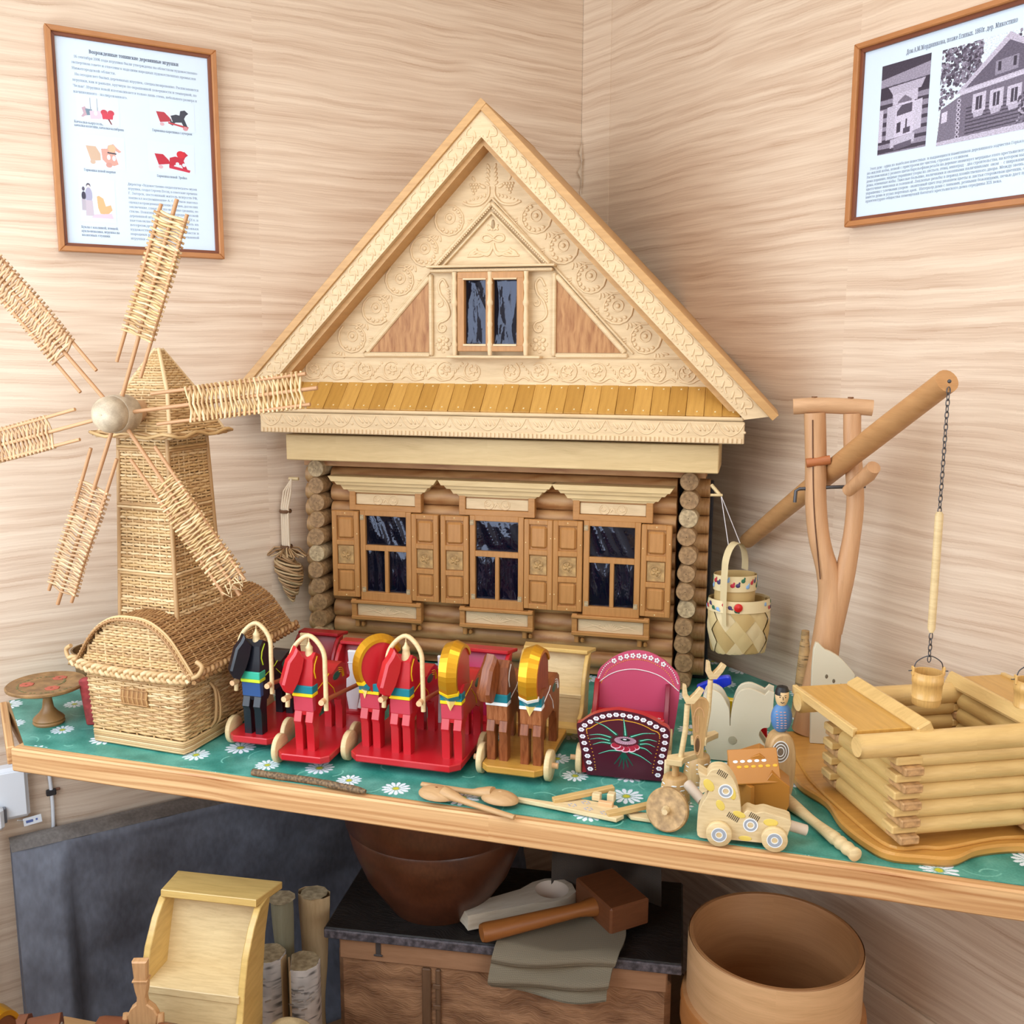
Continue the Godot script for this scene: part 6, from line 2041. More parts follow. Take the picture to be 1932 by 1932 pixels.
func hanging_baskets() -> void:
	var t := thing("birch_baskets", "pair of woven birch-bark baskets with painted rims hanging right of the log house", "basket", Vector3(0.455, 1.309, 0.665), 0.35)
	var st := mb()
	st.tube([Vector3(-0.062, 0.012, -0.02), Vector3(-0.050, -0.006, 0.0)], 0.004, 7)
	st.tube([Vector3(-0.07, -0.006, 0.0), Vector3(-0.046, -0.006, 0.004)], 0.003, 7)
	obj("hanger", st, M["palewood"], t)
	var ss := mb()
	ss.tube([Vector3(-0.049, -0.006, 0.004), Vector3(-0.032, -0.108, 0.012)], 0.0009, 5)
	ss.tube([Vector3(-0.049, -0.006, 0.004), Vector3(-0.004, -0.108, 0.004)], 0.0009, 5)
	obj("string", ss, mat("string", rgb8(224, 222, 226), 0.8), t)
	var bark := mat("birchstrip", rgb8(232, 212, 166), 0.45)
	var bark2 := mat("birchstrip_dark", rgb8(204, 174, 116), 0.45)
	# outer basket: four-cornered foot, oval rim
	var outer := func(u, v):    # u round, v up 0..1
		var a: float = u * TAU
		var sq := lerpf(0.55, 0.0, v)
		var c := Vector2(cos(a), sin(a))
		var k := 1.0 / maxf(absf(c.x), absf(c.y))
		var q := c * lerpf(1.0, minf(k, 1.25), sq)
		var rx := lerpf(0.052, 0.059, v) + 0.006 * sin(v * PI)
		return Vector3(q.x * rx, lerpf(-0.335, -0.225, v), q.y * rx * 0.72)
	var nA := 10
	var inn := mb()
	inn.sheet(32, 6, func(s, v): return (outer.call(s, v) as Vector3) * Vector3(0.93, 1, 0.93))
	inn.sheet(32, 2, func(s, v): return (outer.call(s, 0.0) as Vector3) * Vector3(0.95 * v, 1, 0.95 * v))
	obj("lining", inn, bark2, t)
	# diagonal strips: small diamonds, alternately over and under
	for rnd in 5:
		for k in nA:
			var dm := mb()
			var u0 := (k + 0.5 * (rnd % 2)) / nA
			var v0 := rnd / 4.6
			var hw := 0.485 / nA
			var hh := 0.225
			var lift := 1.02 + 0.04 * float((k + rnd) % 2)
			dm.sheet(3, 3, func(s, v):
				var uu: float = u0 + (s - v) * hw
				var vv: float = clampf(v0 + (s + v - 1.0) * hh, -0.02, 1.0)
				var bump := 0.025 * sin(s * PI) * sin(v * PI)
				return (outer.call(uu, vv) as Vector3) * Vector3(lift + bump, 1, lift + bump))
			obj("bark_strip", dm, [bark, bark2, mat("birchstrip_mid", rgb8(220, 196, 142), 0.45)][(k * 2 + rnd) % 3], t)
	for z in 2:
		var r := mb()
		r.sheet(40, 2, func(s, v): return (outer.call(s, 0.80 + 0.22 * v) as Vector3) * (Vector3(1.10, 1, 1.10) if z == 0 else Vector3(1.06, 1, 1.06)))
		obj("rim_band", r, bark, t)
	# inner basket and handle
	var ir := func(u, v, k): return Vector3(cos(u * TAU) * 0.043 * k - 0.010, lerpf(-0.245, -0.172, v), sin(u * TAU) * 0.032 * k)
	var ib := mb()
	ib.sheet(32, 4, func(s, v): return ir.call(s, v, 1.0))
	ib.sheet(32, 4, func(s, v): return ir.call(s, v, 0.95))
	obj("inner_basket", ib, bark2, t)
	var im := mb()
	im.sheet(32, 2, func(s, v): return ir.call(s, 0.55 + 0.45 * v, 1.06))
	obj("inner_rim", im, bark, t)
	var hn := mb()
	for z in 2:
		hn.sheet(2, 24, func(s, v):
			var a: float = lerpf(-0.15, PI + 0.15, v)
			var drop := -0.10 * maxf(0.0, 1.0 - v * 6.0)
			return Vector3(-0.012 - cos(a) * 0.034 + (s - 0.5) * 0.006, -0.172 + maxf(0.0, sin(a)) * 0.066 + drop, -cos(a) * -0.012 + 0.026 * (1.0 - v * 2.0) + (s - 0.5) * 0.022 + z * 0.0012))
	obj("handle", hn, bark, t)
	var fl := [mat("flower_red", rgb8(196, 46, 66), 0.4), mat("flower_blue", rgb8(150, 190, 236), 0.4), mat("flower_green", rgb8(44, 112, 84), 0.4), mat("flower_violet", rgb8(70, 60, 104), 0.4)]
	for c in 4:
		var m := mb()
		for k in 26:
			if k % 4 != c:
				continue
			var u := k / 26.0
			var q: Vector3 = ir.call(u, 0.78 + 0.1 * sin(k * 2.3), 1.075)
			m.at(Transform3D(Basis(Vector3.UP, PI / 2 - u * TAU), q)); m.ball(Vector3.ZERO, Vector3(0.005, 0.0045, 0.0007), 8, 4)
			m.ball(Vector3(0.003, 0.005, 0), Vector3(0.002, 0.003, 0.0006), 6, 4)
		for k in 30:
			if (k + 1) % 4 != c or (k > 4 and k < 9) or (k > 20 and k < 24):
				continue
			var q2: Vector3 = (outer.call(k / 30.0, 0.90 + 0.05 * sin(k * 1.9)) as Vector3) * Vector3(1.11, 1, 1.11)
			m.at(Transform3D(Basis(Vector3.UP, PI / 2 - k / 30.0 * TAU), q2)); m.ball(Vector3.ZERO, Vector3(0.0046, 0.0045, 0.0007), 8, 4); m.ball(Vector3(0.004, -0.003, 0), Vector3(0.003, 0.0016, 0.0006), 6, 4)
		stuff(obj("painted_flowers", m, fl[c], t))
	var bt := mb().at(Transform3D(Basis(Vector3.RIGHT, PI / 2) , Vector3(-0.018, -0.234, 0.049)))
	bt.lathe([Vector2(0.0085, -0.003), Vector2(0.009, 0.001), Vector2(0.006, 0.003), Vector2(0.0003, 0.0036)], 18)
	obj("red_button", bt, mat("button_red", rgb8(206, 32, 30), 0.35), t)

func well() -> void:
	# local x runs along the front to the right, z towards the viewer; the front left log corner is the origin
	var t := thing("model_well", "varnished log model well with plank wings on a scalloped base, right on the shelf", "model well", Vector3(0.706, ST + 0.0022, 1.288), 0.42)
	var pale := mat("well_log", rgb8(226, 192, 128), 0.32, "fine_h", 0.25)
	var side := mat("well_log_side", rgb8(218, 184, 118), 0.32, "fine_h", 0.25)
	var deep := mat("well_base", rgb8(206, 152, 76), 0.3, "fine_h", 0.3)
	var endm := mat("well_end", rgb8(222, 176, 122), 0.45, "mottle", 0.08)
	# base with a scalloped ogee edge
	var bs := mb().at(Transform3D(Basis(Vector3.RIGHT, PI / 2), Vector3(0, 0.008, 0)))
	bs.extrude(PackedVector2Array(curve(v2([-5, -440, -8, -350, -34, -290, -46, -225, -34, -160, -46, -90, -42, -30, -26, 12, 20, 32, 60, 42, 110, 24, 170, 22, 226, 34, 262, 10, 250, -60, 258, -150, 240, -440], 0.001), 5)), 0.016, 0.004)
	obj("base", bs, deep, t)
	var b2 := mb().at(Transform3D(Basis(Vector3.RIGHT, PI / 2), Vector3(0, 0.018, 0)))
	b2.extrude(PackedVector2Array(curve(v2([2, -430, -4, -345, -28, -225, -30, -90, -20, 4, 30, 16, 60, 22, 150, 10, 220, 14, 240, -10, 238, -200, 230, -430], 0.001), 5)), 0.008, 0.003)
	obj("base_step", b2, deep, t)
	var W := 0.208
	var D := 0.185
	var log_mesh := func(l: float, r: float) -> ArrayMesh:
		var m := mb()
		m.tube([Vector3(-l / 2, 0, 0), Vector3(-l / 2 + 0.003, 0, 0), Vector3(l / 2 - 0.003, 0, 0), Vector3(l / 2, 0, 0)], [r * 0.82, r, r, r * 0.82], 20)
		return m.done()
	var lf: ArrayMesh = log_mesh.call(W - 0.026, 0.0142)
	var ls: ArrayMesh = log_mesh.call(D - 0.026, 0.0142)
	var ef := bx(Vector3(0.042, 0.0128, 0.0295), 0.002).done()
	var es := bx(Vector3(0.031, 0.0128, 0.042), 0.002).done()
	for k in 5:
		var y := 0.036 + k * 0.0262
		for z in [0.0, -D]:
			var lo := obj("log", lf, pale, t, Vector3(W / 2, y + 0.0131, z))
			for x in [-W / 2.0, W / 2.0]:
				obj("notched_end", ef, pale, lo, Vector3(x + 0.003 * signf(x), 0, 0))
		for x in [0.0, W]:
			var lo2 := obj("log", ls, side, t, Vector3(x, y, -D / 2), Vector3(0, PI / 2, 0))
			for z in [-D / 2.0, D / 2.0]:
				obj("notched_end", es, endm, lo2, Vector3(z + 0.003 * signf(z), 0, 0), Vector3(0, -PI / 2, 0))
	for z in [0.0, -D]:
		obj("log", log_mesh.call(W + 0.15, 0.0175), pale, t, Vector3(W / 2 - 0.006, 0.176, z + 0.002), Vector3(0.3, 0, 0))
	for x in [0.0, W]:
		obj("log", ls, side, t, Vector3(x, 0.166, -D / 2), Vector3(0, PI / 2, 0))
	# plank wings left and right
	for s in 2:
		var x0: float = [-0.075, W + 0.012][s]
		var x1: float = [0.022, W + 0.095][s]
		var wl := mb().at(Transform3D(Basis(Vector3.RIGHT, PI / 2), Vector3(0, 0.19, 0)))
		wl.extrude(PackedVector2Array([Vector2(x0, -D - 0.022), Vector2(x1, -D - 0.022), Vector2(x1, -0.014), Vector2(x0, -0.014)]), 0.007, 0.001)
		obj("wing_plank", wl, mat("well_plank", rgb8(214, 168, 88), 0.3, "fine_v", 0.2), t)
		obj("wing_rim", bx(Vector3(0.024, 0.024, D + 0.02), 0.003), pale, t, Vector3([0.027, W - 0.004][s], 0.193, -D / 2 - 0.006), Vector3(0, 0, [0.45, -0.45][s]))
		obj("wing_edge", bx(Vector3(0.008, 0.014, D + 0.008), 0.001), pale, t, Vector3([x0, x1][s], 0.190, -D / 2 - 0.018))
	# post with a fork
	var p := thing("well_sweep_post", "forked bare-wood post with a crossbar that carries the well sweep", "post", Vector3(0.640, ST + 0.0246, 0.875))
	var wood := mat("driftwood", rgb8(204, 158, 116), 0.5, "fine_v", 0.3)
	var stem := curve(v3([-0.046, 0.0, 0, -0.034, 0.08, 0, -0.026, 0.14, 0.002, -0.02, 0.21, 0.002, -0.018, 0.262, 0.0, -0.026, 0.31, 0, -0.044, 0.37, 0.0, -0.054, 0.44, 0.0, -0.058, 0.52, 0.0, -0.064, 0.602, 0]), 4)
	var sr := []
	for k in stem.size():
		var y: float = stem[k].y
		sr.append(lerpf(0.030, 0.024, minf(1.0, y / 0.24)) if y < 0.24 else lerpf(0.0245, 0.019, minf(1.0, (y - 0.24) / 0.1)))
	var pm := mb()
	pm.tube(stem, sr, 16)
	var br := curve(v3([-0.018, 0.20, 0.002, -0.006, 0.26, 0, 0.004, 0.31, 0, 0.012, 0.38, 0, 0.014, 0.45, 0, 0.004, 0.54, 0, 0.000, 0.602, 0]), 4)
	var rr := []
	for k in br.size():
		rr.append(lerpf(0.024, 0.0155, minf(1.0, float(k) / 12.0)))
	pm.tube(br, rr, 14)
	obj("forked_trunk", pm, wood, p)
	var ck := mb()
	ck.tube(curve(v3([-0.040, 0.30, 0.0185, -0.054, 0.40, 0.019, -0.060, 0.46, 0.0188, -0.064, 0.52, 0.0188, -0.068, 0.59, 0.0185]), 6), 0.0011, 5)
	obj("crack", ck, mat("crackdark", rgb8(96, 62, 40), 0.8), p)
	var cb := mb()
	cb.tube(curve(v3([-0.102, 0.612, 0.0, -0.06, 0.615, 0, 0.0, 0.614, 0, 0.034, 0.612, 0]), 4), 0.0145, 14)
	obj("crossbar", cb, mat("crossbarwood", rgb8(206, 164, 124), 0.5, "fine_h", 0.2), p)
	var pg := mb()
	for x in [-0.066, -0.004]:
		pg.tube([Vector3(x, 0.62, 0), Vector3(x, 0.631, 0)], 0.005, 8)
	obj("peg", pg, mat("pegdark", rgb8(120, 80, 48), 0.6), p)
	var c2 := mb()
	c2.tube([Vector3(-0.075, 0.512, 0.016), Vector3(-0.034, 0.519, 0.014)], 0.0085, 10)
	obj("cross_pin", c2, mat("redbrownwood", rgb8(176, 106, 62), 0.5, "fine_h", 0.2), p)
	var ir := mb()
	ir.tube([Vector3(0.03, 0.472, 0.004), Vector3(-0.03, 0.468, 0.004), Vector3(-0.084, 0.463, 0.004), Vector3(-0.090, 0.459, 0.004), Vector3(-0.091, 0.438, 0.004)], 0.0032, 8)
	var iron := mat("iron", rgb8(88, 88, 92), 0.4)
	iron.metallic = 0.8
	obj("iron_pin", ir, iron, p)
	# sweep arm
	var a := thing("wooden_sweep_pole", "long peeled wooden sweep pole lying across the forked post, chain at its upper end", "sweep pole", Vector3(0.650, 1.405, 0.915))
	var tip := Vector3(0.745, 1.553, 1.160)
	var tail := Vector3(0.466, 1.180, 0.52)
	var base := Vector3(0.650, 1.405, 0.915)
	var am := mb()
	am.tube(curve([tail - base, lerp(tail, tip, 0.35) - base + Vector3(0, 0.004, 0), lerp(tail, tip, 0.7) - base + Vector3(0, 0.004, 0), tip - base], 5), [0.017, 0.0172, 0.0175, 0.018, 0.0183, 0.0186, 0.019, 0.0192, 0.0194, 0.0196, 0.0198, 0.0196, 0.0192, 0.0186, 0.0182, 0.018], 18)
	obj("pole", am, mat("polewood", rgb8(196, 148, 98), 0.5, "fine_h", 0.3), a)
	var stub := mb()
	stub.tube([Vector3(-0.012, -0.055, -0.012), Vector3(0.016, -0.018, 0.035), Vector3(0.022, -0.004, 0.052)], [0.011, 0.0135, 0.012], 12)
	obj("side_branch", stub, wood, a)
	var hk := mb()
	hk.ball(tip - base + Vector3(0, 0, 0.018), Vector3(0.003, 0.003, 0.003), 8, 5)
	obj("hook", hk, iron, a)
	# chain, rod and bucket
	var ch := thing("well_chain", "thin steel chain with a long wooden rod hanging from the sweep arm over the well", "chain", Vector3(0.7465, 1.545, 1.168))
	var lk := mb()
	lk.tube(range(13).map(func(q): return Vector3(sin(q * TAU / 12.0) * 0.0028, cos(q * TAU / 12.0) * 0.0058, 0)), 0.0008, 5)
	var lmesh := lk.done()
	for k in 21:
		obj("link", lmesh, iron, ch, Vector3(0.0, -0.006 - k * 0.0089, 0), Vector3(0, PI / 2 * (k % 2) + 0.4, 0))
	for k in 5:
		obj("link", lmesh, iron, ch, Vector3(0.001, -0.379 - k * 0.0089, 0), Vector3(0, PI / 2 * (k % 2) + 0.4, 0))
	var rd := mb()
	rd.tube([Vector3(0, -0.186, 0), Vector3(0, -0.19, 0), Vector3(0.001, -0.367, 0), Vector3(0.001, -0.373, 0)], [0.0035, 0.0062, 0.0058, 0.003], 12)
	obj("rod", rd, M["palewood"], ch)
	bucket(Vector3(0.7475, 1.058, 1.168), "small turned wooden bucket hanging on the chain over the model well")
	bucket(Vector3(0.892, ST + 0.197, 1.170), "small wooden bucket with a wire handle standing on the right wing of the model well")
	# birch cone and pale chair back behind
	var bc := mb()
	bc.lathe([Vector2(0.0005, 0), Vector2(0.020, 0), Vector2(0.018, 0.03), Vector2(0.0155, 0.06), Vector2(0.0095, 0.155), Vector2(0.0078, 0.162), Vector2(0.0082, 0.166), Vector2(0.0078, 0.180), Vector2(0.0005, 0.1805)], 22)
	tag(obj("birch_horn", bc, mat("birchbark", rgb8(206, 170, 116), 0.6, "birch", 0.12), null, Vector3(0.588, ST + 0.0022, 0.735)), "tall birch-bark horn standing behind the well beside the forked post", "birch horn")
	var cbk := mb()
	cbk.extrude(PackedVector2Array(curve(v2([-32, 0, -35, 178, -14, 178, 10, 166, 30, 146, 40, 134], 0.001), 4) + v2([34, 96, 30, 0], 0.001)), 0.012, 0.0015)
	var co := obj("rounded_board", cbk, M["napkinwood"], null, Vector3(0.627, ST + 0.0246, 0.925), Vector3(0, 0.1, 0))
	tag(co, "upright pale board with a rounded top and three small drilled holes, before the forked post", "board")
	co.scale = Vector3(1.0, 1.0, 1.0)
	var ho := mb()
	for k in 3:
		ho.move(Vector3(-0.010 + k * 0.013, 0.129 - k * 0.008, 0.0062))
		ho.ball(Vector3.ZERO, Vector3(0.0026, 0.0042, 0.0006), 10, 4)
	obj("drilled_holes", ho, mat("holedark", rgb8(112, 100, 80), 0.8), co)

func bucket(p: Vector3, label: String) -> void:
	var t := thing("toy_bucket", label, "bucket", p, 0.2, "well buckets")
	var m := mb()
	m.lathe([Vector2(0.0005, 0), Vector2(0.0205, 0), Vector2(0.0212, 0.002), Vector2(0.0215, 0.0105), Vector2(0.0222, 0.011), Vector2(0.0222, 0.0135), Vector2(0.0216, 0.0142), Vector2(0.0222, 0.034), Vector2(0.0232, 0.035), Vector2(0.0234, 0.044), Vector2(0.0228, 0.045), Vector2(0.0228, 0.052), Vector2(0.0205, 0.052), Vector2(0.0195, 0.006), Vector2(0.0005, 0.005)], 28)
	obj("staves", m, mat("bucketwood", rgb8(224, 182, 112), 0.35, "fine_v", 0.06), t)
	var e := mb()
	for s: float in [-1.0, 1.0]:
		e.box(Vector3(s * 0.0232, 0.053, 0), Vector3(0.0035, 0.014, 0.008), 0.001)
	obj("ears", e, M["bucketwood"], t)
	var w := mb()
	w.tube(curve(v3([-0.030, 0.053, 0, -0.023, 0.055, 0, -0.018, 0.068, 0, 0, 0.077, 0, 0.018, 0.068, 0, 0.023, 0.055, 0, 0.030, 0.053, 0]), 5), 0.0009, 5)
	obj("wire_handle", w, M["iron"], t)

func below() -> void:
	# dug-out trough standing on its long side against the left wall (wall frame: x towards the corner, z into the room)
	var t := thing("dugout_trough", "big blue-grey dugout wooden trough standing on its side against the left wall", "trough", Vector3(0, 0, 0), PI / 4)
	var gm := mat("trough_wood", rgb8(128, 134, 148), 0.6, "cloudy", 0.6, 0.3)
	var x0 := -1.500
	var x1 := -0.28
	var tm := mb()
	var y1 := 0.560
	tm.sheet(90, 46, func(s, v):
		var x: float = lerpf(x0, x1, s)
		var y: float = lerpf(0.0, y1, v) - 0.012 * pow(absf(s - 0.4), 2.0)
		var ex: float = smoothstep(0.092, 0.118, x - x0) * smoothstep(0.06, 0.10, x1 - x)
		var ey: float = smoothstep(0.0, 0.26, (y1 - 0.022 - y) * 1.0) 
		ey = sqrt(clampf((y1 - 0.016 - y) / 0.26, 0.0, 1.0)) * sqrt(clampf((y - 0.016) / 0.26, 0.0, 1.0))
		var e2: float = smoothstep(0.0, 1.0, clampf((x - x0 - 0.095) / 0.30, 0.0, 1.0))
		var face: float = lerpf(0.215, 0.095, v)
		return Vector3(x, y, face - (face - 0.045) * ey * (ex * (0.42 + 0.58 * e2)) + 0.004 * sin(x * 37.0 + y * 20.0) * sin(y * 41.0)))
	obj("hollow_face", tm, gm, t)
	var bk := mb()
	bk.box(Vector3((x0 + x1) / 2.0, y1 / 2.0 - 0.004, 0.029), Vector3(x1 - x0 - 0.002, y1 - 0.012, 0.022), 0.006)
	for q in [[x0 + 0.004, 0.008], [x1 - 0.004, 0.008]]:
		bk.face([Vector3(q[0], 0.0, 0.02), Vector3(q[0], 0.0, 0.215), Vector3(q[0], y1 - 0.03, 0.097), Vector3(q[0], y1 - 0.03, 0.02)])
	obj("shell", bk, gm, t)
	var rim := mb()
	rim.sheet(60, 3, func(s, v): return Vector3(lerpf(x0, x1, s), y1 + 0.004 * sin(s * 21.0) * sin(v * 3.0) - 0.012 * pow(absf(s - 0.4), 2.0) + 0.003 * sin(v * PI), lerpf(0.096, 0.02, v)))
	obj("worn_rim", rim, mat("trough_rim", rgb8(150, 144, 138), 0.7, "cloudy", 0.3), t)
	# chest
	var c := thing("wooden_chest", "old wooden chest with rough planed front and a dark lid edged with worn blue paint", "chest", Vector3(0.018, 0.0, 0.885), 0.075)
	var cw := mat("chest_wood", rgb8(178, 134, 98), 0.6, "rough_h", 0.35, 0.6)
	obj("body", bx(Vector3(0.67, 0.40, 0.26), 0.012, Vector3(0.0, 0.2, 0.0)), cw, c)
	obj("front_board", bx(Vector3(0.655, 0.05, 0.01), 0.003, Vector3(-0.0, 0.405, 0.134)), mat("chest_board", rgb8(166, 124, 92), 0.6, "fine_h", 0.25), c)
	var lid := mb()
	lid.box(Vector3(0.0, 0.440, 0.0), Vector3(0.712, 0.022, 0.30), 0.004)
	var lo := obj("lid", lid, mat("chest_lid", rgb8(40, 36, 34), 0.55, "rough_h", 0.4, 0.4), c)
	obj("lid_edge", bx(Vector3(0.708, 0.019, 0.006), 0.002, Vector3(0, 0.440, 0.151)), mat("blue_worn", rgb8(112, 104, 110), 0.6, "blotch", 0.16), lo)
	var ir := mb()
	ir.box(Vector3(-0.245, 0.412, 0.141), Vector3(0.010, 0.034, 0.003), 0.001)
	ir.box(Vector3(-0.245, 0.427, 0.142), Vector3(0.018, 0.004, 0.003), 0.001)
	ir.box(Vector3(-0.245, 0.397, 0.142), Vector3(0.018, 0.004, 0.003), 0.001)
	obj("iron_clasp", ir, mat("oldiron", rgb8(66, 60, 58), 0.6), c)
	var bt := mb()
	for q in [[-0.148, 0.018], [-0.124, 0.010]]:
		bt.box(Vector3(q[0], 0.20, 0.133), Vector3(q[1], 0.35, 0.008), 0.002)
	for k in 3:
		bt.box(Vector3(-0.126, 0.34 - k * 0.045, 0.139), Vector3(0.016, 0.01, 0.003), 0.001)
	obj("batten", bt, mat("chest_batten", rgb8(112, 82, 58), 0.65, "fine_v", 0.2), c)
	# big dark bowl
	var b := mb()
	b.lathe([Vector2(0.0005, 0.0), Vector2(0.100, 0.0), Vector2(0.104, 0.006), Vector2(0.112, 0.018), Vector2(0.150, 0.075), Vector2(0.176, 0.14), Vector2(0.186, 0.182), Vector2(0.184, 0.187), Vector2(0.190, 0.192), Vector2(0.196, 0.235), Vector2(0.196, 0.28), Vector2(0.186, 0.285), Vector2(0.180, 0.24), Vector2(0.16, 0.12), Vector2(0.09, 0.02), Vector2(0.0005, 0.015)], 56)
	tag(obj("dark_bowl", b, mat("bowl_clay", rgb8(92, 52, 32), 0.35, "cloudy", 0.3), null, Vector3(-0.135, 0.4515, 0.905)), "large dark brown turned bowl standing on the chest under the shelf", "bowl")
	# unfinished ladle
	var l := thing("carved_ladle", "unfinished white carved wooden ladle lying on the chest lid beside the mallet", "ladle", Vector3(0.050, 0.4585, 0.920), 0.665)
	var lm := mat("ladle_wood", rgb8(218, 208, 190), 0.6, "fine_h", 0.2)
	var la := mb().at(Transform3D(Basis(Vector3.RIGHT, PI / 2), Vector3(0, 0.016, 0)))
	var hc := Vector2(0.070, -0.003)
	var near_half := PackedVector2Array(v2([-128, -20, -126, -1, 34, -3], 0.001))
	var dn := PackedVector2Array(v2([-126, -1, -126, 18, 15, 30, 45, 40, 85, 40, 112, 26, 118, -3, 106, -3], 0.001))
	for k in 13:
		near_half.append(hc + Vector2(-cos(PI * k / 12.0), -sin(PI * k / 12.0)) * 0.035)
	for q in v2([118, -3, 118, -6, 108, -34, 75, -46, 45, -44, 10, -30], 0.001):
		near_half.append(q)
	for k in range(0, 13):
		dn.append(hc + Vector2(cos(PI * k / 12.0), sin(PI * k / 12.0)) * 0.035)
	dn.append(Vector2(0.034, -0.003))
	la.extrude(near_half, 0.032)
	la.extrude(dn, 0.032)
	var lao := obj("blank", la, lm, l)
	var lb := mb()
	lb.lathe([Vector2(0.0005, 0.008), Vector2(0.012, 0.009), Vector2(0.024, 0.015), Vector2(0.032, 0.024), Vector2(0.0352, 0.0318)], 30)
	obj("bowl_hollow", lb, mat("ladle_hollow", rgb8(216, 200, 184), 0.6), lao, Vector3(0.070, 0, -0.003))
	# sackcloth under the mallet and a second cloth behind
	var sk := mat("sackcloth", rgb8(142, 130, 108), 0.9, "weave", 0.009)
	var s1 := mb()
	for z in 2:
		s1.sheet(40, 34, func(s, v):
			# v runs from the lid over the front edge and down
			var d: float = v * 0.25
			var x: float = lerpf(-0.118, 0.132, s) * (1.0 - 0.10 * v) + 0.012 * sin(v * 5.0)
			var y: float = 0.0
			var zz: float = 0.0
			if d < 0.13:
				zz = d - 0.10
				y = 0.010
			else:
				var a: float = minf((d - 0.13) / 0.018, PI / 2.0)
				zz = 0.03 + sin(a) * 0.014
				y = 0.010 - (1.0 - cos(a)) * 0.012 - maxf(0.0, d - 0.13 - 0.028) * 0.86
			var fold: float = 0.011 * sin(v * 30.0 + s * 2.0) * smoothstep(0.45, 0.75, v) + 0.006 * sin(s * 7.0 + v * 9.0) * (0.3 + v)
			return Vector3(x, y + 0.006 * sin(s * 9.0) * (1.0 - v) * 0.5 + 0.004 - z * 0.006 - 0.012 * v * sin(s * PI), zz + fold + 0.010 - z * 0.004)
			)
	tag(obj("sackcloth", s1, sk, null, Vector3(0.132, 0.4545, 0.995), Vector3(0, 0.10, 0)), "folded brown sackcloth hanging over the front edge of the chest under the mallet", "cloth")
	var s2 := mb()
	s2.sheet(34, 20, func(s, v):
		var a: float = v * PI
		return Vector3(lerpf(-0.10, 0.13, s), 0.004 + 0.085 * pow(sin(a), 0.7) * (0.75 + 0.25 * sin(s * 6.0 + 1.0)), -cos(a) * 0.075 + 0.016 * sin(s * 9.0 + v * 4.0)))
	tag(obj("dark_cloth", s2, mat("dark_sack", rgb8(84, 74, 66), 0.9, "weave", 0.01), null, Vector3(0.185, 0.4515, 0.765), Vector3(0, 0.15, 0)), "dark folded cloth heaped behind the white ladle on the chest", "cloth")
	# mallet
	var m := thing("wooden_mallet", "brown wooden mallet with a block head lying on the sackcloth", "mallet", Vector3(0.115, 0.4900, 0.985), 0.60)
	var hm := mb()
	hm.tube(curve(v3([-0.135, 0.0, 0, -0.09, 0.001, 0, 0.0, 0.004, 0, 0.07, 0.006, 0, 0.105, 0.006, 0]), 4), [0.0165, 0.0185, 0.0185, 0.018, 0.0175, 0.017, 0.0165, 0.016, 0.0155, 0.015, 0.0145, 0.014, 0.014, 0.0155, 0.0175, 0.0185, 0.019], 14)
	obj("handle", hm, mat("mallet_handle", rgb8(156, 96, 44), 0.45, "fine_h", 0.15), m)
	obj("head", bx(Vector3(0.092, 0.056, 0.135), 0.004, Vector3.ZERO), mat("mallet_head", rgb8(118, 70, 40), 0.5, "fine_h", 0.12), m, Vector3(0.148, 0.004, -0.012), Vector3(0, 0.12, 0.0))
	# bentwood tub
	var u := thing("bentwood_tub", "tall round open bentwood tub with a pale upper band, right under the shelf", "tub", Vector3(0.549, 0.0, 0.985))
	var ub := mb()
	ub.lathe([Vector2(0.0005, 0.0), Vector2(0.166, 0.0), Vector2(0.166, 0.4), Vector2(0.158, 0.402), Vector2(0.158, 0.516), Vector2(0.156, 0.52), Vector2(0.150, 0.52), Vector2(0.148, 0.516), Vector2(0.148, 0.02), Vector2(0.0005, 0.018)], 64)
	obj("staves", ub, mat("tub_inner", rgb8(196, 142, 92), 0.55, "fine_h", 0.5), u)
	var up := mb()
	up.lathe([Vector2(0.1585, 0.402), Vector2(0.1592, 0.404), Vector2(0.1592, 0.517), Vector2(0.1585, 0.5195)], 64)
	obj("upper_band", up, mat("tub_pale", rgb8(222, 178, 130), 0.5, "fine_h", 0.4), u)
	var ud := mb()
	ud.lathe([Vector2(0.160, 0.398), Vector2(0.163, 0.396), Vector2(0.1645, 0.400), Vector2(0.1675, 0.398), Vector2(0.1695, 0.385), Vector2(0.168, 0.372), Vector2(0.1695, 0.36), Vector2(0.1695, 0.345), Vector2(0.1665, 0.34)], 64)
	obj("hoop", ud, mat("tub_hoop", rgb8(186, 122, 66), 0.45, "fine_h", 0.4), u)
	# birch billets
	var birch := mat("birch_white", rgb8(236, 232, 230), 0.7, "birch", 0.22)
	var split := mat("split_wood", rgb8(206, 176, 134), 0.65, "fine_v", 0.2)
	var labels := ["round birch billet with white bark standing left in front of the grey trough", "half-round birch billet standing beside the chest, its split face turned left", "tall split billet with grey-green side standing behind the two round billets", "tall pale split billet with flared top next to the chest lid"]
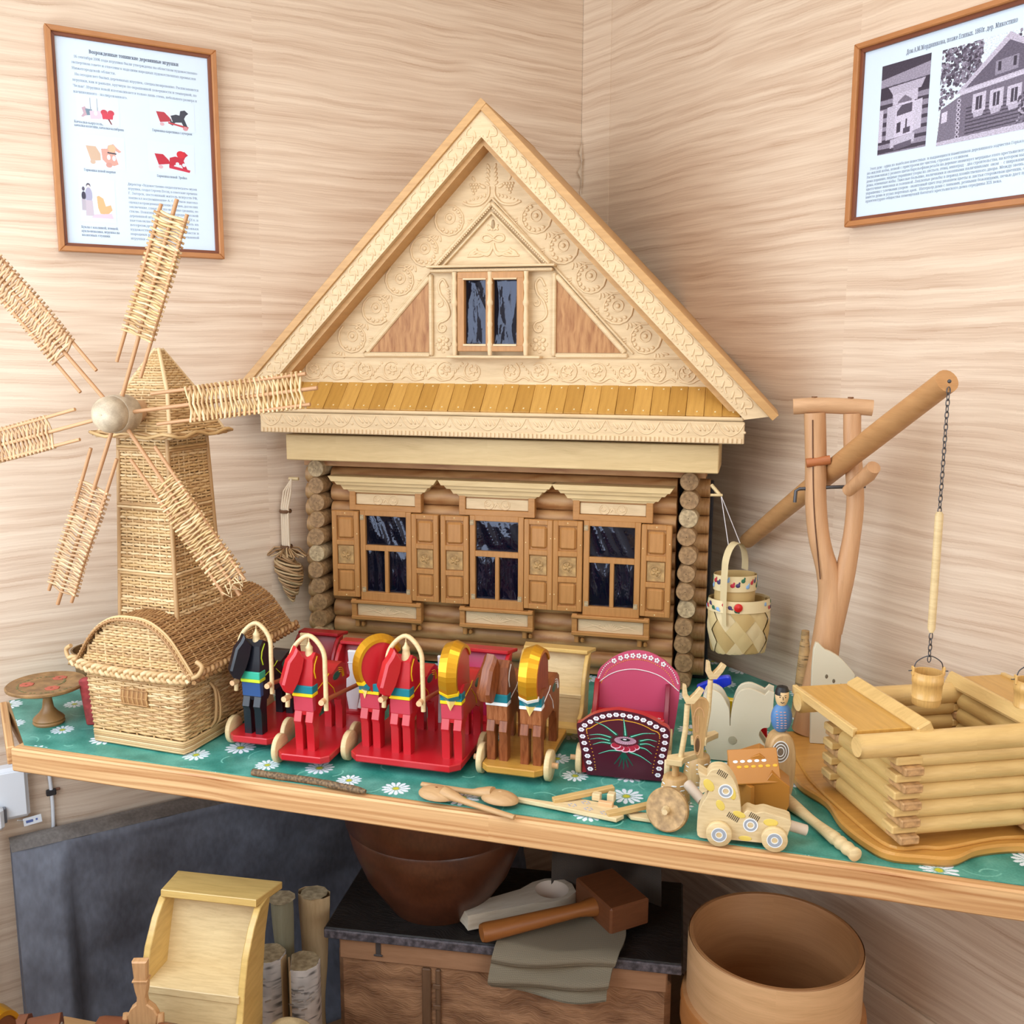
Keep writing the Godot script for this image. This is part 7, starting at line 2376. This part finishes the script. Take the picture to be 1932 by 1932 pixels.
	for k in 4:
		var o := thing("birch_billet", labels[k], "firewood", [Vector3(-0.436, 0, 1.085), Vector3(-0.358, 0, 1.092), Vector3(-0.424, 0, 1.02), Vector3(-0.392, 0, 0.975)][k], [0.0, 0.5, 0.2, -0.1][k], "birch firewood billets")
		var h: float = [0.392, 0.392, 0.478, 0.470][k]
		if k < 2:
			var poly := []
			for q in 20:
				var a := lerpf(0.35, TAU - 0.35, q / 19.0) if k == 0 else lerpf(-2.4, 2.2, q / 19.0)
				poly.append(Vector2(cos(a) * 0.034, sin(a) * 0.034) * (1.0 + 0.03 * sin(q * 2.0)))
			var bm := mb().at(Transform3D(Basis(Vector3.RIGHT, -PI / 2), Vector3(0, h / 2.0, 0)))
			bm.extrude(PackedVector2Array(poly), h, 0.0015)
			obj("bark", bm, birch, o)
			var tp := mb().at(Transform3D(Basis(Vector3.RIGHT, -PI / 2), Vector3(0, h + 0.0004, 0)))
			tp.extrude(PackedVector2Array(poly.map(func(q): return q * 0.955)), 0.002)
			obj("cut_end", tp, mat("billet_end", rgb8(206, 188, 152), 0.65, "mottle", 0.08), o)
			var fa := mb()
			if k == 0:
				fa.box(Vector3(0.0325, h / 2, 0), Vector3(0.004, h - 0.006, 0.022), 0.001)
			else:
				fa.box(Vector3(-0.0255, h / 2, -0.001), Vector3(0.004, h - 0.006, 0.05), 0.001)
			obj("split_face", fa, split, o)
			var cu := mb()
			for q in 26:
				var a := 1.0 + rng.randf() * 1.5 if k else 0.9 + rng.randf() * 2.0
				var y := h - 0.02 - rng.randf() * 0.26
				cu.at(Transform3D(Basis(Vector3.UP, PI / 2 - a), Vector3(cos(a) * 0.0345, y, sin(a) * 0.0345)))
				cu.sheet(3, 3, func(s, v): return Vector3((s - 0.5) * 0.012, (v - 0.5) * 0.009 + s * 0.003, 0.0005 + 0.006 * v * v))
			stuff(obj("bark_curls", cu, mat("bark_curl", rgb8(228, 222, 216), 0.7), o))
		else:
			var sm := mb()
			var n := 14
			var prof := func(y: float) -> float: return 0.024 + 0.014 * smoothstep(0.34, 0.47, y) + 0.004 * sin(y * 23.0)
			sm.sheet(10, n, func(s, v):
				var y: float = v * h
				var a: float = s * TAU
				var r: float = prof.call(y)
				return Vector3(cos(a) * r * (0.7 if k == 2 else 1.1) + 0.012 * v * (-1.0 if k == 2 else 0.6), y, sin(a) * r * 0.7))
			obj("stave", sm, mat("mossy", rgb8(150, 146, 122), 0.7, "fine_v", 0.2) if k == 2 else split, o)
			var tp2 := mb()
			tp2.move(Vector3(0.012 * (-1.0 if k == 2 else 0.6), h - 0.001, 0))
			tp2.lathe([Vector2(0.0005, 0.0015), Vector2(prof.call(h) * 0.85, 0.0005)], 10)
			obj("cut_end", tp2, M["billet_end"], o)
	# low bench in front with more toys, mostly below the picture
	var be := thing("low_bench", "low pine bench carrying the toys in the lower left foreground", "bench", Vector3(-0.30, 0, 1.46))
	obj("top", bx(Vector3(1.0, 0.03, 0.44), 0.004, Vector3(0, 0.285, 0)), mat("bench_wood", rgb8(190, 146, 98), 0.5, "fine_h", 0.4), be)
	for s: float in [-1.0, 1.0]:
		obj("leg", bx(Vector3(0.04, 0.27, 0.36), 0.003, Vector3(s * 0.42, 0.135, 0)), M["bench_wood"], be)
	var lc := thing("large_horse_cart", "large yellow varnished toy carriage with a wooden coachman and brown striped horses, lower left corner", "toy cart", Vector3(-0.470, 0.3015, 1.60), 0.06)
	var lp := mb().at(Transform3D(Basis(Vector3.RIGHT, PI / 2), Vector3(-0.03, 0.036, -0.06)))
	lp.extrude(pv([-0.17, -0.13, 0.17, -0.13, 0.17, 0.10, -0.17, 0.10]), 0.016, 0.002)
	obj("platform", lp, M["lacquer_deep"], lc)
	sleigh(lc, Vector3(0.036, 0.05, -0.205), 0.186, 0.252, M["lacquer_pale"], M["palewood"], 1.6)
	driver(lc, Vector3(0.002, 0.088, -0.165), mat("coachman_wood", rgb8(206, 160, 112), 0.5, "fine_v", 0.1), 1.48, 0.2)
	for s: float in [-1.0, 1.0]:
		wheel(lc, Vector3(0.036 + s * 0.118, 0.0495, -0.20), 0.048, 0.014, s * 0.03)
		wheel(lc, Vector3(-0.03 + s * 0.185, 0.0395, 0.0), 0.038, 0.014, 0.0)
	var coat := mat("bay_paint", rgb8(122, 72, 46), 0.4)
	for k in 3:
		var h := horse(lc, Vector3([-0.088, -0.030, 0.052][k], 0.045, 0.0), [0.5, 0.1, -0.05][k], "plain", coat, M["brown_chest"], M["teal"], M["white_line"], [0.2, 0.5, -0.2][k], 1.38)
		h.position.y = 0.012
		var stp := mb()
		for q in 4:
			stp.tube([Vector3(-0.0192, 0.165 - q * 0.008, -0.008 + q * 0.002), Vector3(-0.012, 0.176 - q * 0.007, 0.004 + q * 0.001), Vector3(0.012, 0.176 - q * 0.007, 0.004 + q * 0.001), Vector3(0.0192, 0.165 - q * 0.008, -0.008 + q * 0.002)], 0.0013, 5)
		obj("white_stripes", stp, M["white_line"], h)
	horse(lc, Vector3(-0.178, 0.010, -0.01), 0.35, "maned", coat, M["brown_chest"], M["teal"], M["white_line"], 0.3, 1.28)
	var dg := mb()
	dg.tube(curve(v3([-0.075, 0.06, 0.03, -0.07, 0.16, 0.02, -0.045, 0.235, 0.015, 0, 0.262, 0.01, 0.045, 0.235, 0.015, 0.07, 0.16, 0.02, 0.075, 0.06, 0.03]), 5), 0.007, 9)
	obj("shaft_bow", dg, mat("bowwood", rgb8(206, 142, 100), 0.45), lc, Vector3(-0.055, 0.0, 0.04))
	# odds and ends at the lower edge of the picture
	var rb := thing("round_board", "upright round pale board at the lower edge, in front of the birch billets", "board", Vector3(-0.290, 0.3015, 1.285), 0.15)
	var rm := mb().move(Vector3(0, 0.065, 0))
	rm.extrude(blob([Vector2(-0.048, -0.06), Vector2(-0.054, 0.0), Vector2(-0.03, 0.034), Vector2(0, 0.043), Vector2(0.034, 0.032), Vector2(0.054, -0.004), Vector2(0.046, -0.06)], 5), 0.03, 0.003)
	obj("disc", rm, mat("creamwood", rgb8(212, 186, 140), 0.5, "mottle", 0.2), rb)
	var ch := thing("wood_chunk", "pale rough wood block at the lower edge in front of the chest", "wood block", Vector3(-0.165, 0.3015, 1.285), 0.2)
	var cm := mb().move(Vector3(0, 0.05, 0))
	cm.extrude(pv([-0.045, -0.05, -0.05, 0.045, -0.03, 0.056, 0.0, 0.052, 0.045, 0.036, 0.05, -0.05]), 0.05, 0.005)
	obj("block", cm, mat("chunkwood", rgb8(208, 166, 110), 0.55, "fine_h", 0.1), ch)
	var wp := thing("white_carved_piece", "small white carved wooden knob at the lower edge before the chest front", "carved piece", Vector3(0.118, 0.3015, 1.30), 0.0)
	var wm := mb()
	wm.lathe([Vector2(0.0005, 0), Vector2(0.03, 0), Vector2(0.026, 0.06), Vector2(0.027, 0.09), Vector2(0.018, 0.106), Vector2(0.0005, 0.110)], 20)
	obj("knob", wm, mat("knobwood", rgb8(224, 212, 190), 0.5), wp)
	var pl := thing("pale_lid", "pale round wooden lid just showing at the lower edge right of the tub", "lid", Vector3(0.66, 0.0, 1.22))
	var pm := mb()
	pm.lathe([Vector2(0.0005, 0.0), Vector2(0.07, 0.0), Vector2(0.07, 0.352), Vector2(0.064, 0.360), Vector2(0.0005, 0.364)], 40)
	obj("lid", pm, M["creamwood"], pl)
	outlet()

func outlet() -> void:
	# wall frame of the left wall: x towards the corner
	var t := thing("wall_socket", "white double wall socket under the left end of the shelf with plugs in it", "wall socket", Vector3(-1.50 * S2, 0.66, 1.50 * S2), PI / 4)
	var wp := mat("white_plastic", rgb8(236, 240, 246), 0.35)
	obj("case", bx(Vector3(0.13, 0.115, 0.035), 0.006, Vector3(-0.02, 0.0, 0.018)), wp, t)
	obj("cable_duct", bx(Vector3(0.105, 0.022, 0.02), 0.003, Vector3(0.09, 0.042, 0.011)), wp, t)
	obj("cover_plate", bx(Vector3(0.118, 0.10, 0.004), 0.0015, Vector3(-0.02, 0.0, 0.037)), wp, t)
	var pg := thing("power_plug", "white plug with a cable hanging from the wall socket under the shelf", "plug", Vector3(-1.528 * S2, 0.60, 1.528 * S2), PI / 4)
	var pm := mb()
	pm.box(Vector3(0.004, 0.022, 0.056), Vector3(0.034, 0.05, 0.026), 0.007)
	pm.tube([Vector3(0.002, 0.0, 0.056), Vector3(-0.002, -0.05, 0.054)], [0.010, 0.0058], 10)
	obj("body", pm, wp, pg)
	obj("grey_insert", bx(Vector3(0.010, 0.034, 0.012), 0.002, Vector3(0.022, 0.022, 0.046)), mat("grey_plastic", rgb8(112, 114, 122), 0.4), pg)
	var cb := mb()
	cb.tube(curve(v3([-0.002, -0.048, 0.054, -0.006, -0.10, 0.05, -0.012, -0.16, 0.036, -0.010, -0.20, 0.016, -0.016, -0.26, 0.008, -0.022, -0.36, 0.007, -0.030, -0.46, 0.007, -0.036, -0.595, 0.007]), 5), 0.0042, 8)
	obj("cable", cb, wp, pg)
	var tg := thing("cable_tag", "small white paper tag with blue print on the cable below the socket", "tag", Vector3(-1.452 * S2, 0.590, 1.452 * S2), PI / 4)
	obj("card", bx(Vector3(0.036, 0.018, 0.0012), 0.0004, Vector3(0, 0, 0.03)), wp, tg, Vector3.ZERO, Vector3(0, 0, 0.08))
	var tp := mb()
	tp.box(Vector3(-0.006, 0, 0.0308), Vector3(0.014, 0.006, 0.0004))
	tp.box(Vector3(0.008, 0.0005, 0.0308), Vector3(0.004, 0.0045, 0.0004))
	obj("blue_print", tp, mat("blue_ink", rgb8(92, 110, 170), 0.6), tg, Vector3.ZERO, Vector3(0, 0, 0.08))
	obj("thread", mb_line(Vector3(-0.018, 0.004, 0.03), Vector3(-0.030, 0.012, 0.042), 0.0008), wp, tg)
	var c2 := thing("white_cable", "white cable running down the left wall from the duct under the shelf", "cable", Vector3(-1.412 * S2, 0.69, 1.412 * S2), PI / 4)
	obj("cable", mb_path(curve(v3([0, 0.0, 0.008, 0.002, -0.04, 0.008, 0.003, -0.09, 0.007, 0.0, -0.16, 0.007, -0.004, -0.25, 0.007, -0.004, -0.685, 0.007]), 4), 0.004), wp, c2)
	obj("clip", bx(Vector3(0.02, 0.013, 0.011), 0.002, Vector3(0.002, -0.055, 0.008)), mat("black_clip", rgb8(46, 44, 46), 0.5), c2)
	obj("nail", mb_line(Vector3(0.012, -0.052, 0.004), Vector3(0.02, -0.051, 0.006), 0.003), mat("rust", rgb8(120, 76, 54), 0.7), c2)

func mb_line(a: Vector3, b: Vector3, r: float) -> MB:
	var m := mb()
	m.tube([a, b], r, 7)
	return m

func mb_path(p: Array, r: float) -> MB:
	var m := mb()
	m.tube(p, r, 8)
	return m

func print_line(t: Node3D, words: String, x: float, y: float, size: float, width: float, bold := false, col := "ink", slant := false) -> void:
	var f := SystemFont.new()
	f.font_names = PackedStringArray(["Droid Serif"])
	if bold:
		f.font_weight = 700
	f.font_italic = slant
	var m := TextMesh.new()
	m.text = words
	m.font = f
	m.font_size = 16
	m.pixel_size = size / 16.0
	m.depth = 0.0
	m.curve_step = 3.0
	m.horizontal_alignment = HORIZONTAL_ALIGNMENT_LEFT
	m.vertical_alignment = VERTICAL_ALIGNMENT_CENTER
	var o := obj("lettering", m, M[col], t, Vector3(x, y, 0.0004))
	var w := m.get_aabb().size.x
	if width > 0.0 and w > 0.0:
		o.scale.x = clampf(width / w, 0.6, 1.5)

func frame(called: String, label: String, pos: Vector3, yaw: float, w: float, h: float) -> Node3D:
	var t := thing(called, label, "framed poster", pos, yaw)
	var fm := mat("frame_wood", rgb8(186, 126, 76), 0.4, "fine_h", 0.2)
	var fd := mat("frame_inner", rgb8(128, 70, 44), 0.45, "fine_h", 0.2)
	var b := 0.0172
	for k in 4:
		var l: float = (w if k % 2 == 0 else h) + 2.0 * b
		var pr := mb()
		# mitred moulding: trapezium in plan with a stepped section
		for q in [[0.0, b * 0.62, 0.026, 0], [b * 0.58, b, 0.018, 1]]:
			pass
		var o0 := l / 2.0
		var poly := PackedVector2Array([Vector2(-o0, 0), Vector2(o0, 0), Vector2(o0 - b * 0.62, -b * 0.62), Vector2(-o0 + b * 0.62, -b * 0.62)])
		pr.at(Transform3D(Basis.IDENTITY, Vector3(0, 0, 0.013)))
		pr.extrude(poly, 0.026, 0.003)
		var r: float = [0.0, -PI / 2, PI, PI / 2][k]
		var p: Vector3 = [Vector3(0, h / 2 + b, 0), Vector3(w / 2 + b, 0, 0), Vector3(0, -h / 2 - b, 0), Vector3(-w / 2 - b, 0, 0)][k]
		var o := obj("frame_rail", pr, fm, t, p, Vector3(0, 0, r))
		var inn := mb()
		inn.at(Transform3D(Basis.IDENTITY, Vector3(0, 0, 0.009)))
		inn.extrude(PackedVector2Array([Vector2(-o0 + b * 0.6, -b * 0.6), Vector2(o0 - b * 0.6, -b * 0.6), Vector2(o0 - b, -b), Vector2(-o0 + b, -b)]), 0.018, 0.001)
		obj("inner_step", inn, fd, o)
	obj("sheet", bx(Vector3(w + 0.004, h + 0.004, 0.003), 0, Vector3(0, 0, 0.0105)), mat("poster_paper", rgb8(212, 230, 250), 0.3), t)
	return t

func photo(t: Node3D, key: String, im: Image, x: float, y: float, w: float, h: float) -> void:
	var m := StandardMaterial3D.new()
	m.resource_name = key
	m.albedo_texture = ImageTexture.create_from_image(im)
	m.roughness = 0.35
	var q := mb()
	for c in [[-1, -1], [1, -1], [1, 1], [-1, 1]]:
		q.pt(Vector3(c[0] * w / 2, c[1] * h / 2, 0), Vector3(0, 0, 1), Vector2(0.5 + c[0] * 0.5, 0.5 - c[1] * 0.5))
	q.quad(0, 1, 2, 3)
	obj("photograph", q, m, t, Vector3(x, y, 0.0123))

func pp(im: Image, a: Array, col: Color) -> void:
	var s := Vector2(im.get_width(), im.get_height()) / 100.0
	var p := PackedVector2Array()
	for i in range(0, a.size(), 2):
		p.append(Vector2(a[i], a[i + 1]) * s)
	paint_poly(im, p, col)

func pd(im: Image, x: float, y: float, rx: float, ry: float, col: Color) -> void:
	var s := Vector2(im.get_width(), im.get_height()) / 100.0
	paint_disc(im, Vector2(x, y) * s, Vector2(rx, ry) * s, col)

func posters() -> void:
	mat("ink", rgb8(122, 136, 154), 0.6)
	mat("ink_dark", rgb8(70, 80, 102), 0.6)
	var bg := Color8(214, 230, 246)
	var a := frame("toy_poster", "framed text sheet with five colour pictures of toys on the left wall", Vector3(-1.1535 * S2, 2.009, 1.1535 * S2), PI / 4, 0.300, 0.400)
	var pa := Node3D.new()
	pa.name = "print"
	a.add_child(pa, true)
	pa.position.z = 0.0122
	print_line(pa, "Возрожденные топинские деревянные игрушки", -0.087, 0.179, 0.0095, 0.176, true, "ink_dark")
	var L := ["   16 сентября 2006 года игрушки были утверждены на областном художественно-", "экспертном совете и отнесены к изделиям народных художественных промыслов", "Нижегородской области.", "   На сегодня нет былых деревянных игрушек, специализированно. Расписываются", "игрушки, как и раньше, вручную по окрашенной поверхности и темперной, по", "\"белью\". Игрушки новой изготавливаются только лишь очень, небольшого размера и", "начиненного - полированного."]
	for k in 7:
		print_line(pa, L[k], -0.121, 0.166 - k * 0.0112, 0.0066, 0.0 if k in [2, 6] else 0.245)
	print_line(pa, "Качалка-карусель,", -0.123, 0.041, 0.0066, 0.055, true)
	print_line(pa, "качалка-колесица, качалка-калиброва", -0.123, 0.034, 0.0066, 0.095, true)
	print_line(pa, "Гармошка-каретника с кучером", 0.029, 0.041, 0.0066, 0.082, true)
	print_line(pa, "Гармошка новой марики", -0.110, -0.052, 0.0066, 0.061, true)
	print_line(pa, "Гармошка новой  Тройка", 0.034, -0.051, 0.0066, 0.062, true)
	print_line(pa, "Кукла с козлиной, птицей,", -0.122, -0.166, 0.0066, 0.072, true)
	print_line(pa, "кукла-неваляка, игрушка на", -0.122, -0.174, 0.0066, 0.074, true)
	print_line(pa, "колесных ступнях", -0.122, -0.182, 0.0066, 0.055, true)
	var R := ["Директор «Художественно-педагогического» музея", "игрушки, создал Сергеев Посад, в советские времена", "Г. Загорск, постоянный житель искусств РФ,", "написал воспоминание А. С. Греков высоко", "оценил возрожденные образцы игрушек, дал на них", "заключение, главным, что игрушки сделаны, по", "стилю. Понятны и искусству, народа», русской", "деревянной игрушке первой половины XX в. и", "выставлялись возможным продолжать их", "возрождение и создание новых", "художественных Промыслов в области и", "народных ремёсел Топинское деревянной", "игрушки «новые давние»."]
	for k in 13:
		print_line(pa, R[k], -0.026, -0.073 - k * 0.0092, 0.0064, 0.142 if k < 12 else 0.0)
	for k in 5:
		var im := Image.create_empty(200, 150, false, Image.FORMAT_RGB8)
		im.fill(bg)
		var red := Color8(196, 60, 80)
		var dk := Color8(52, 56, 72)
		if k == 0:
			pp(im, [12, 48, 20, 42, 22, 48, 34, 52, 34, 70, 20, 74, 14, 80, 10, 78, 16, 66], Color8(190, 160, 176))
			pp(im, [20, 50, 36, 50, 36, 70, 24, 72], Color8(110, 136, 156))
			for x in [32, 48]:
				pp(im, [x, 10, x + 1.2, 10, x + 2, 56, x, 56], Color8(150, 160, 180))
			pp(im, [30, 56, 58, 52, 58, 80, 32, 84], Color8(222, 196, 214))
			pd(im, 44, 62, 4, 8, Color8(238, 240, 250))
			pd(im, 64, 56, 8, 10, red); pd(im, 80, 56, 8, 10, red)
			pp(im, [58, 58, 86, 58, 84, 78, 60, 80], Color8(206, 60, 84))
			pp(im, [72, 78, 76, 78, 82, 96, 79, 96], Color8(120, 40, 50))
		elif k == 1 or k == 3:
			var c: Color = dk if k == 1 else Color8(186, 30, 56)
			pp(im, [14, 40, 32, 40, 44, 58, 46, 70, 22, 76], Color8(178, 50, 66) if k == 1 else c)
			pd(im, 26, 82, 5, 6, Color8(210, 170, 180))
			pp(im, [46, 50, 58, 44, 66, 46, 68, 30, 78, 26, 86, 36, 80, 44, 76, 56, 84, 86, 76, 88, 70, 70, 56, 72, 50, 84, 44, 80], c)
			if k == 3:
				pd(im, 70, 36, 9, 12, Color8(206, 30, 50))
				pp(im, [46, 74, 90, 86, 88, 94, 44, 84], Color8(196, 40, 70))
				pd(im, 62, 68, 4, 6, bg); pd(im, 76, 70, 4, 6, bg)
			else:
				pp(im, [40, 72, 86, 84, 84, 90, 40, 78], Color8(190, 60, 70))
				pd(im, 78, 90, 6, 7, Color8(206, 140, 150))
				pp(im, [40, 30, 42, 30, 50, 70, 48, 70], Color8(220, 220, 226))
		elif k == 2:
			pp(im, [12, 34, 34, 34, 44, 56, 44, 76, 22, 80], Color8(206, 176, 152))
			pp(im, [46, 40, 60, 38, 62, 28, 74, 22, 82, 34, 92, 44, 86, 48, 78, 42, 78, 60, 84, 84, 74, 90, 60, 88, 48, 72], Color8(214, 160, 148))
			pd(im, 70, 36, 9, 12, Color8(214, 184, 150))
			pp(im, [60, 48, 80, 50, 80, 54, 60, 52], Color8(60, 60, 72))
			pd(im, 62, 64, 4, 8, bg); pd(im, 74, 66, 4, 8, bg)
			pd(im, 62, 88, 7, 8, Color8(206, 150, 140)); pd(im, 26, 82, 6, 7, Color8(206, 180, 160))
		else:
			pd(im, 26, 16, 6, 6, Color8(86, 80, 96)); pd(im, 26, 19, 5, 5, Color8(226, 214, 216))
			pd(im, 26, 38, 10, 18, Color8(168, 168, 196))
			pp(im, [17, 50, 36, 50, 38, 86, 16, 86], Color8(196, 186, 200))
			pd(im, 12, 24, 4, 5, Color8(90, 84, 104)); pd(im, 12, 40, 6, 10, Color8(56, 54, 76)); pp(im, [6, 48, 17, 48, 17, 74, 6, 74], Color8(182, 176, 190))
			pp(im, [48, 40, 54, 38, 66, 44, 72, 62, 86, 58, 90, 70, 78, 80, 56, 80, 50, 66], Color8(216, 178, 130))
			pp(im, [40, 82, 88, 78, 92, 90, 30, 90], Color8(220, 196, 214))
		photo(a, "toy_photo", im, [-0.076, 0.072, -0.071, 0.066, -0.087][k], [0.068, 0.074, -0.014, -0.012, -0.112][k], [0.082, 0.092, 0.086, 0.096, 0.070][k], [0.056, 0.058, 0.064, 0.062, 0.086][k])
	# right poster: old house
	var b := frame("house_poster", "framed sheet with two black and white house photographs on the right wall", Vector3(1.124 * S2, 2.001, 1.124 * S2), -PI / 4, 0.400, 0.300)
	var pb := Node3D.new()
	pb.name = "print"
	b.add_child(pb, true)
	pb.position.z = 0.0122
	print_line(pb, "Дом А.М.Мордвинкова, позже Есиных. 1860г. дер. Микостино", -0.108, 0.129, 0.0105, 0.212, false, "ink_dark", true)
	var T := ["    Этот дом - один из наиболее известных  и выдающихся памятников деревянного зодчества Горьковской области, он", "по жилой избы, новой с пристроем не чистая, строена с отливом.", "Расположенная у резного цвета барельефная резьба на деревне знаменует мерцанье этого крестьянского искусства, где", "дома хорошие, видные украшают узоры из листьев, птиц, виноград -  два строительства, на котором выражение фигур", "дома, огненные избы. Тяжелые большие, наличники и оконными наличниками  окон  -  с широкими карнизами и", "цветочные маковки и головной. Лепленые резьбы в период хозяйственного двора. Между звеньями с резьбой", "украшены с улочками узоров - акантовый цвет под рванием цветы и листья сторожевая цветник, обрамляющие", "вместе дома и углах портовых арок.  Интерьер дома с лавками, резными божницами, печью дает представление", "архитектурно-общества помещений богатого крестьянского дома середины XIX века."]
	for k in 9:
		print_line(pb, T[k], -0.180, -0.064 - k * 0.0073, 0.0064, 0.36 if not k in [1, 8] else 0.0)
	photo(b, "window_photo", window_photo(), -0.107, 0.037, 0.104, 0.158)
	photo(b, "house_photo", house_photo(), 0.080, 0.034, 0.226, 0.160)

func tone(v: float) -> Color:
	return Color(0.16, 0.13, 0.20).lerp(Color(0.88, 0.86, 0.95), v)

func grit(im: Image, sd: int, amount: float) -> void:
	var f := FastNoiseLite.new()
	f.seed = sd
	f.frequency = 0.11
	for y in im.get_height():
		for x in im.get_width():
			var c := im.get_pixel(x, y)
			var k := 1.0 + amount * f.get_noise_2d(x, y * 2.2)
			im.set_pixel(x, y, Color(clampf(c.r * k, 0, 1), clampf(c.g * k, 0, 1), clampf(c.b * k, 0, 1)))

func window_photo() -> Image:
	var im := Image.create_empty(200, 300, false, Image.FORMAT_RGB8)
	im.fill(tone(0.55))
	for k in 7:
		pp(im, [0, 34 + k * 10, 100, 34 + k * 10, 100, 38 + k * 10, 0, 39 + k * 10], tone(0.12))
	pp(im, [0, 0, 100, 0, 100, 8, 0, 16], tone(0.12))
	pp(im, [0, 16, 100, 8, 100, 22, 0, 24], tone(0.6))
	pp(im, [0, 25, 100, 23, 100, 36, 0, 38], tone(0.08))
	pp(im, [16, 26, 92, 24, 84, 34, 26, 35], tone(0.75))
	pp(im, [26, 35, 78, 34, 78, 46, 27, 47], tone(0.82))
	pp(im, [38, 44, 52, 38, 66, 44, 66, 46, 38, 46], tone(0.4))
	pp(im, [16, 48, 34, 47, 34, 84, 16, 85], tone(0.8)); pp(im, [72, 47, 88, 46, 88, 78, 72, 80], tone(0.85))
	pp(im, [0, 50, 8, 50, 8, 86, 0, 86], tone(0.85))
	pp(im, [34, 47, 72, 46, 72, 82, 34, 84], tone(0.88))
	pp(im, [37, 49, 68, 48, 68, 58, 37, 60], tone(0.22)); pp(im, [37, 49, 46, 49, 37, 55], tone(0.8))
	pp(im, [38, 68, 46, 67, 46, 78, 38, 79], tone(0.12)); pp(im, [56, 65, 59, 65, 59, 77, 56, 77], tone(0.12)); pp(im, [52, 75, 66, 74, 66, 80, 52, 81], tone(0.2))
	pp(im, [26, 85, 76, 82, 76, 92, 26, 95], tone(0.8)); pp(im, [34, 92, 70, 89, 70, 95, 34, 98], tone(0.3))
	grit(im, 3, 0.22)
	return im

func house_photo() -> Image:
	var im := Image.create_empty(420, 300, false, Image.FORMAT_RGB8)
	im.fill(Color8(212, 228, 245))
	var r := RandomNumberGenerator.new()
	r.seed = 9
	for k in 520:
		var x := r.randf() * 34.0
		var y := r.randf() * (62.0 - x * 0.9) if r.randf() < 0.75 else r.randf() * 30.0
		pd(im, x, y, r.randf_range(0.5, 1.7), r.randf_range(0.8, 2.4), tone(r.randf_range(0.05, 0.6)))
	for k in 220:
		pd(im, r.randf_range(62, 100), r.randf_range(0, 34), r.randf_range(0.5, 1.5), r.randf_range(0.8, 2.2), tone(r.randf_range(0.1, 0.6)))
	pp(im, [2, 62, 22, 50, 22, 100, 0, 100], tone(0.42))
	pp(im, [20, 44, 96, 38, 98, 96, 16, 100], tone(0.38))
	for k in 9:
		pp(im, [24, 66 + k * 3.7, 98, 62 + k * 3.7, 98, 63.2 + k * 3.7, 24, 67.4 + k * 3.7], tone(0.12))
	pp(im, [56, 0, 14, 50, 100, 40], tone(0.78))
	pp(im, [56, 8, 22, 46, 96, 37], tone(0.30))
	pp(im, [18, 48, 98, 38, 98, 42, 18, 52], tone(0.85))
	pp(im, [46, 26, 64, 24, 64, 38, 46, 40], tone(0.55))
	for q in [[48, 27], [60, 25.5]]:
		pp(im, [q[0], q[1], q[0] + 2.4, q[1], q[0] + 2.4, q[1] + 9, q[0], q[1] + 9], tone(0.08))
	for q: int in [29, 43, 57]:
		pp(im, [q, 54, q + 11, 53, q + 11, 72, q, 73], tone(0.82))
		pp(im, [q + 3, 57, q + 8, 56.5, q + 8, 70, q + 3, 70.5], tone(0.12))
		pp(im, [q + 5.2, 57, q + 5.8, 57, q + 5.8, 70, q + 5.2, 70], tone(0.8))
		pp(im, [q + 1, 73, q + 10, 72, q + 9, 77, q + 2, 78], tone(0.75))
	pp(im, [3, 66, 8, 65, 8, 76, 3, 77], tone(0.9))
	for k in 9:
		pd(im, 17.5, 57 + k * 4.6, 1.8, 2.2, tone(0.78)); pd(im, 17.5, 57 + k * 4.6, 0.8, 1.0, tone(0.1))
	for k in 420:
		var x := r.randf_range(66, 100)
		pd(im, x, r.randf_range(52.0 + (84.0 - x) * 0.8, 100), r.randf_range(0.5, 1.6), r.randf_range(0.6, 2.0), tone(r.randf_range(0.02, 0.8)))
	pp(im, [0, 96, 100, 92, 100, 100, 0, 100], tone(0.8))
	grit(im, 8, 0.25)
	return im
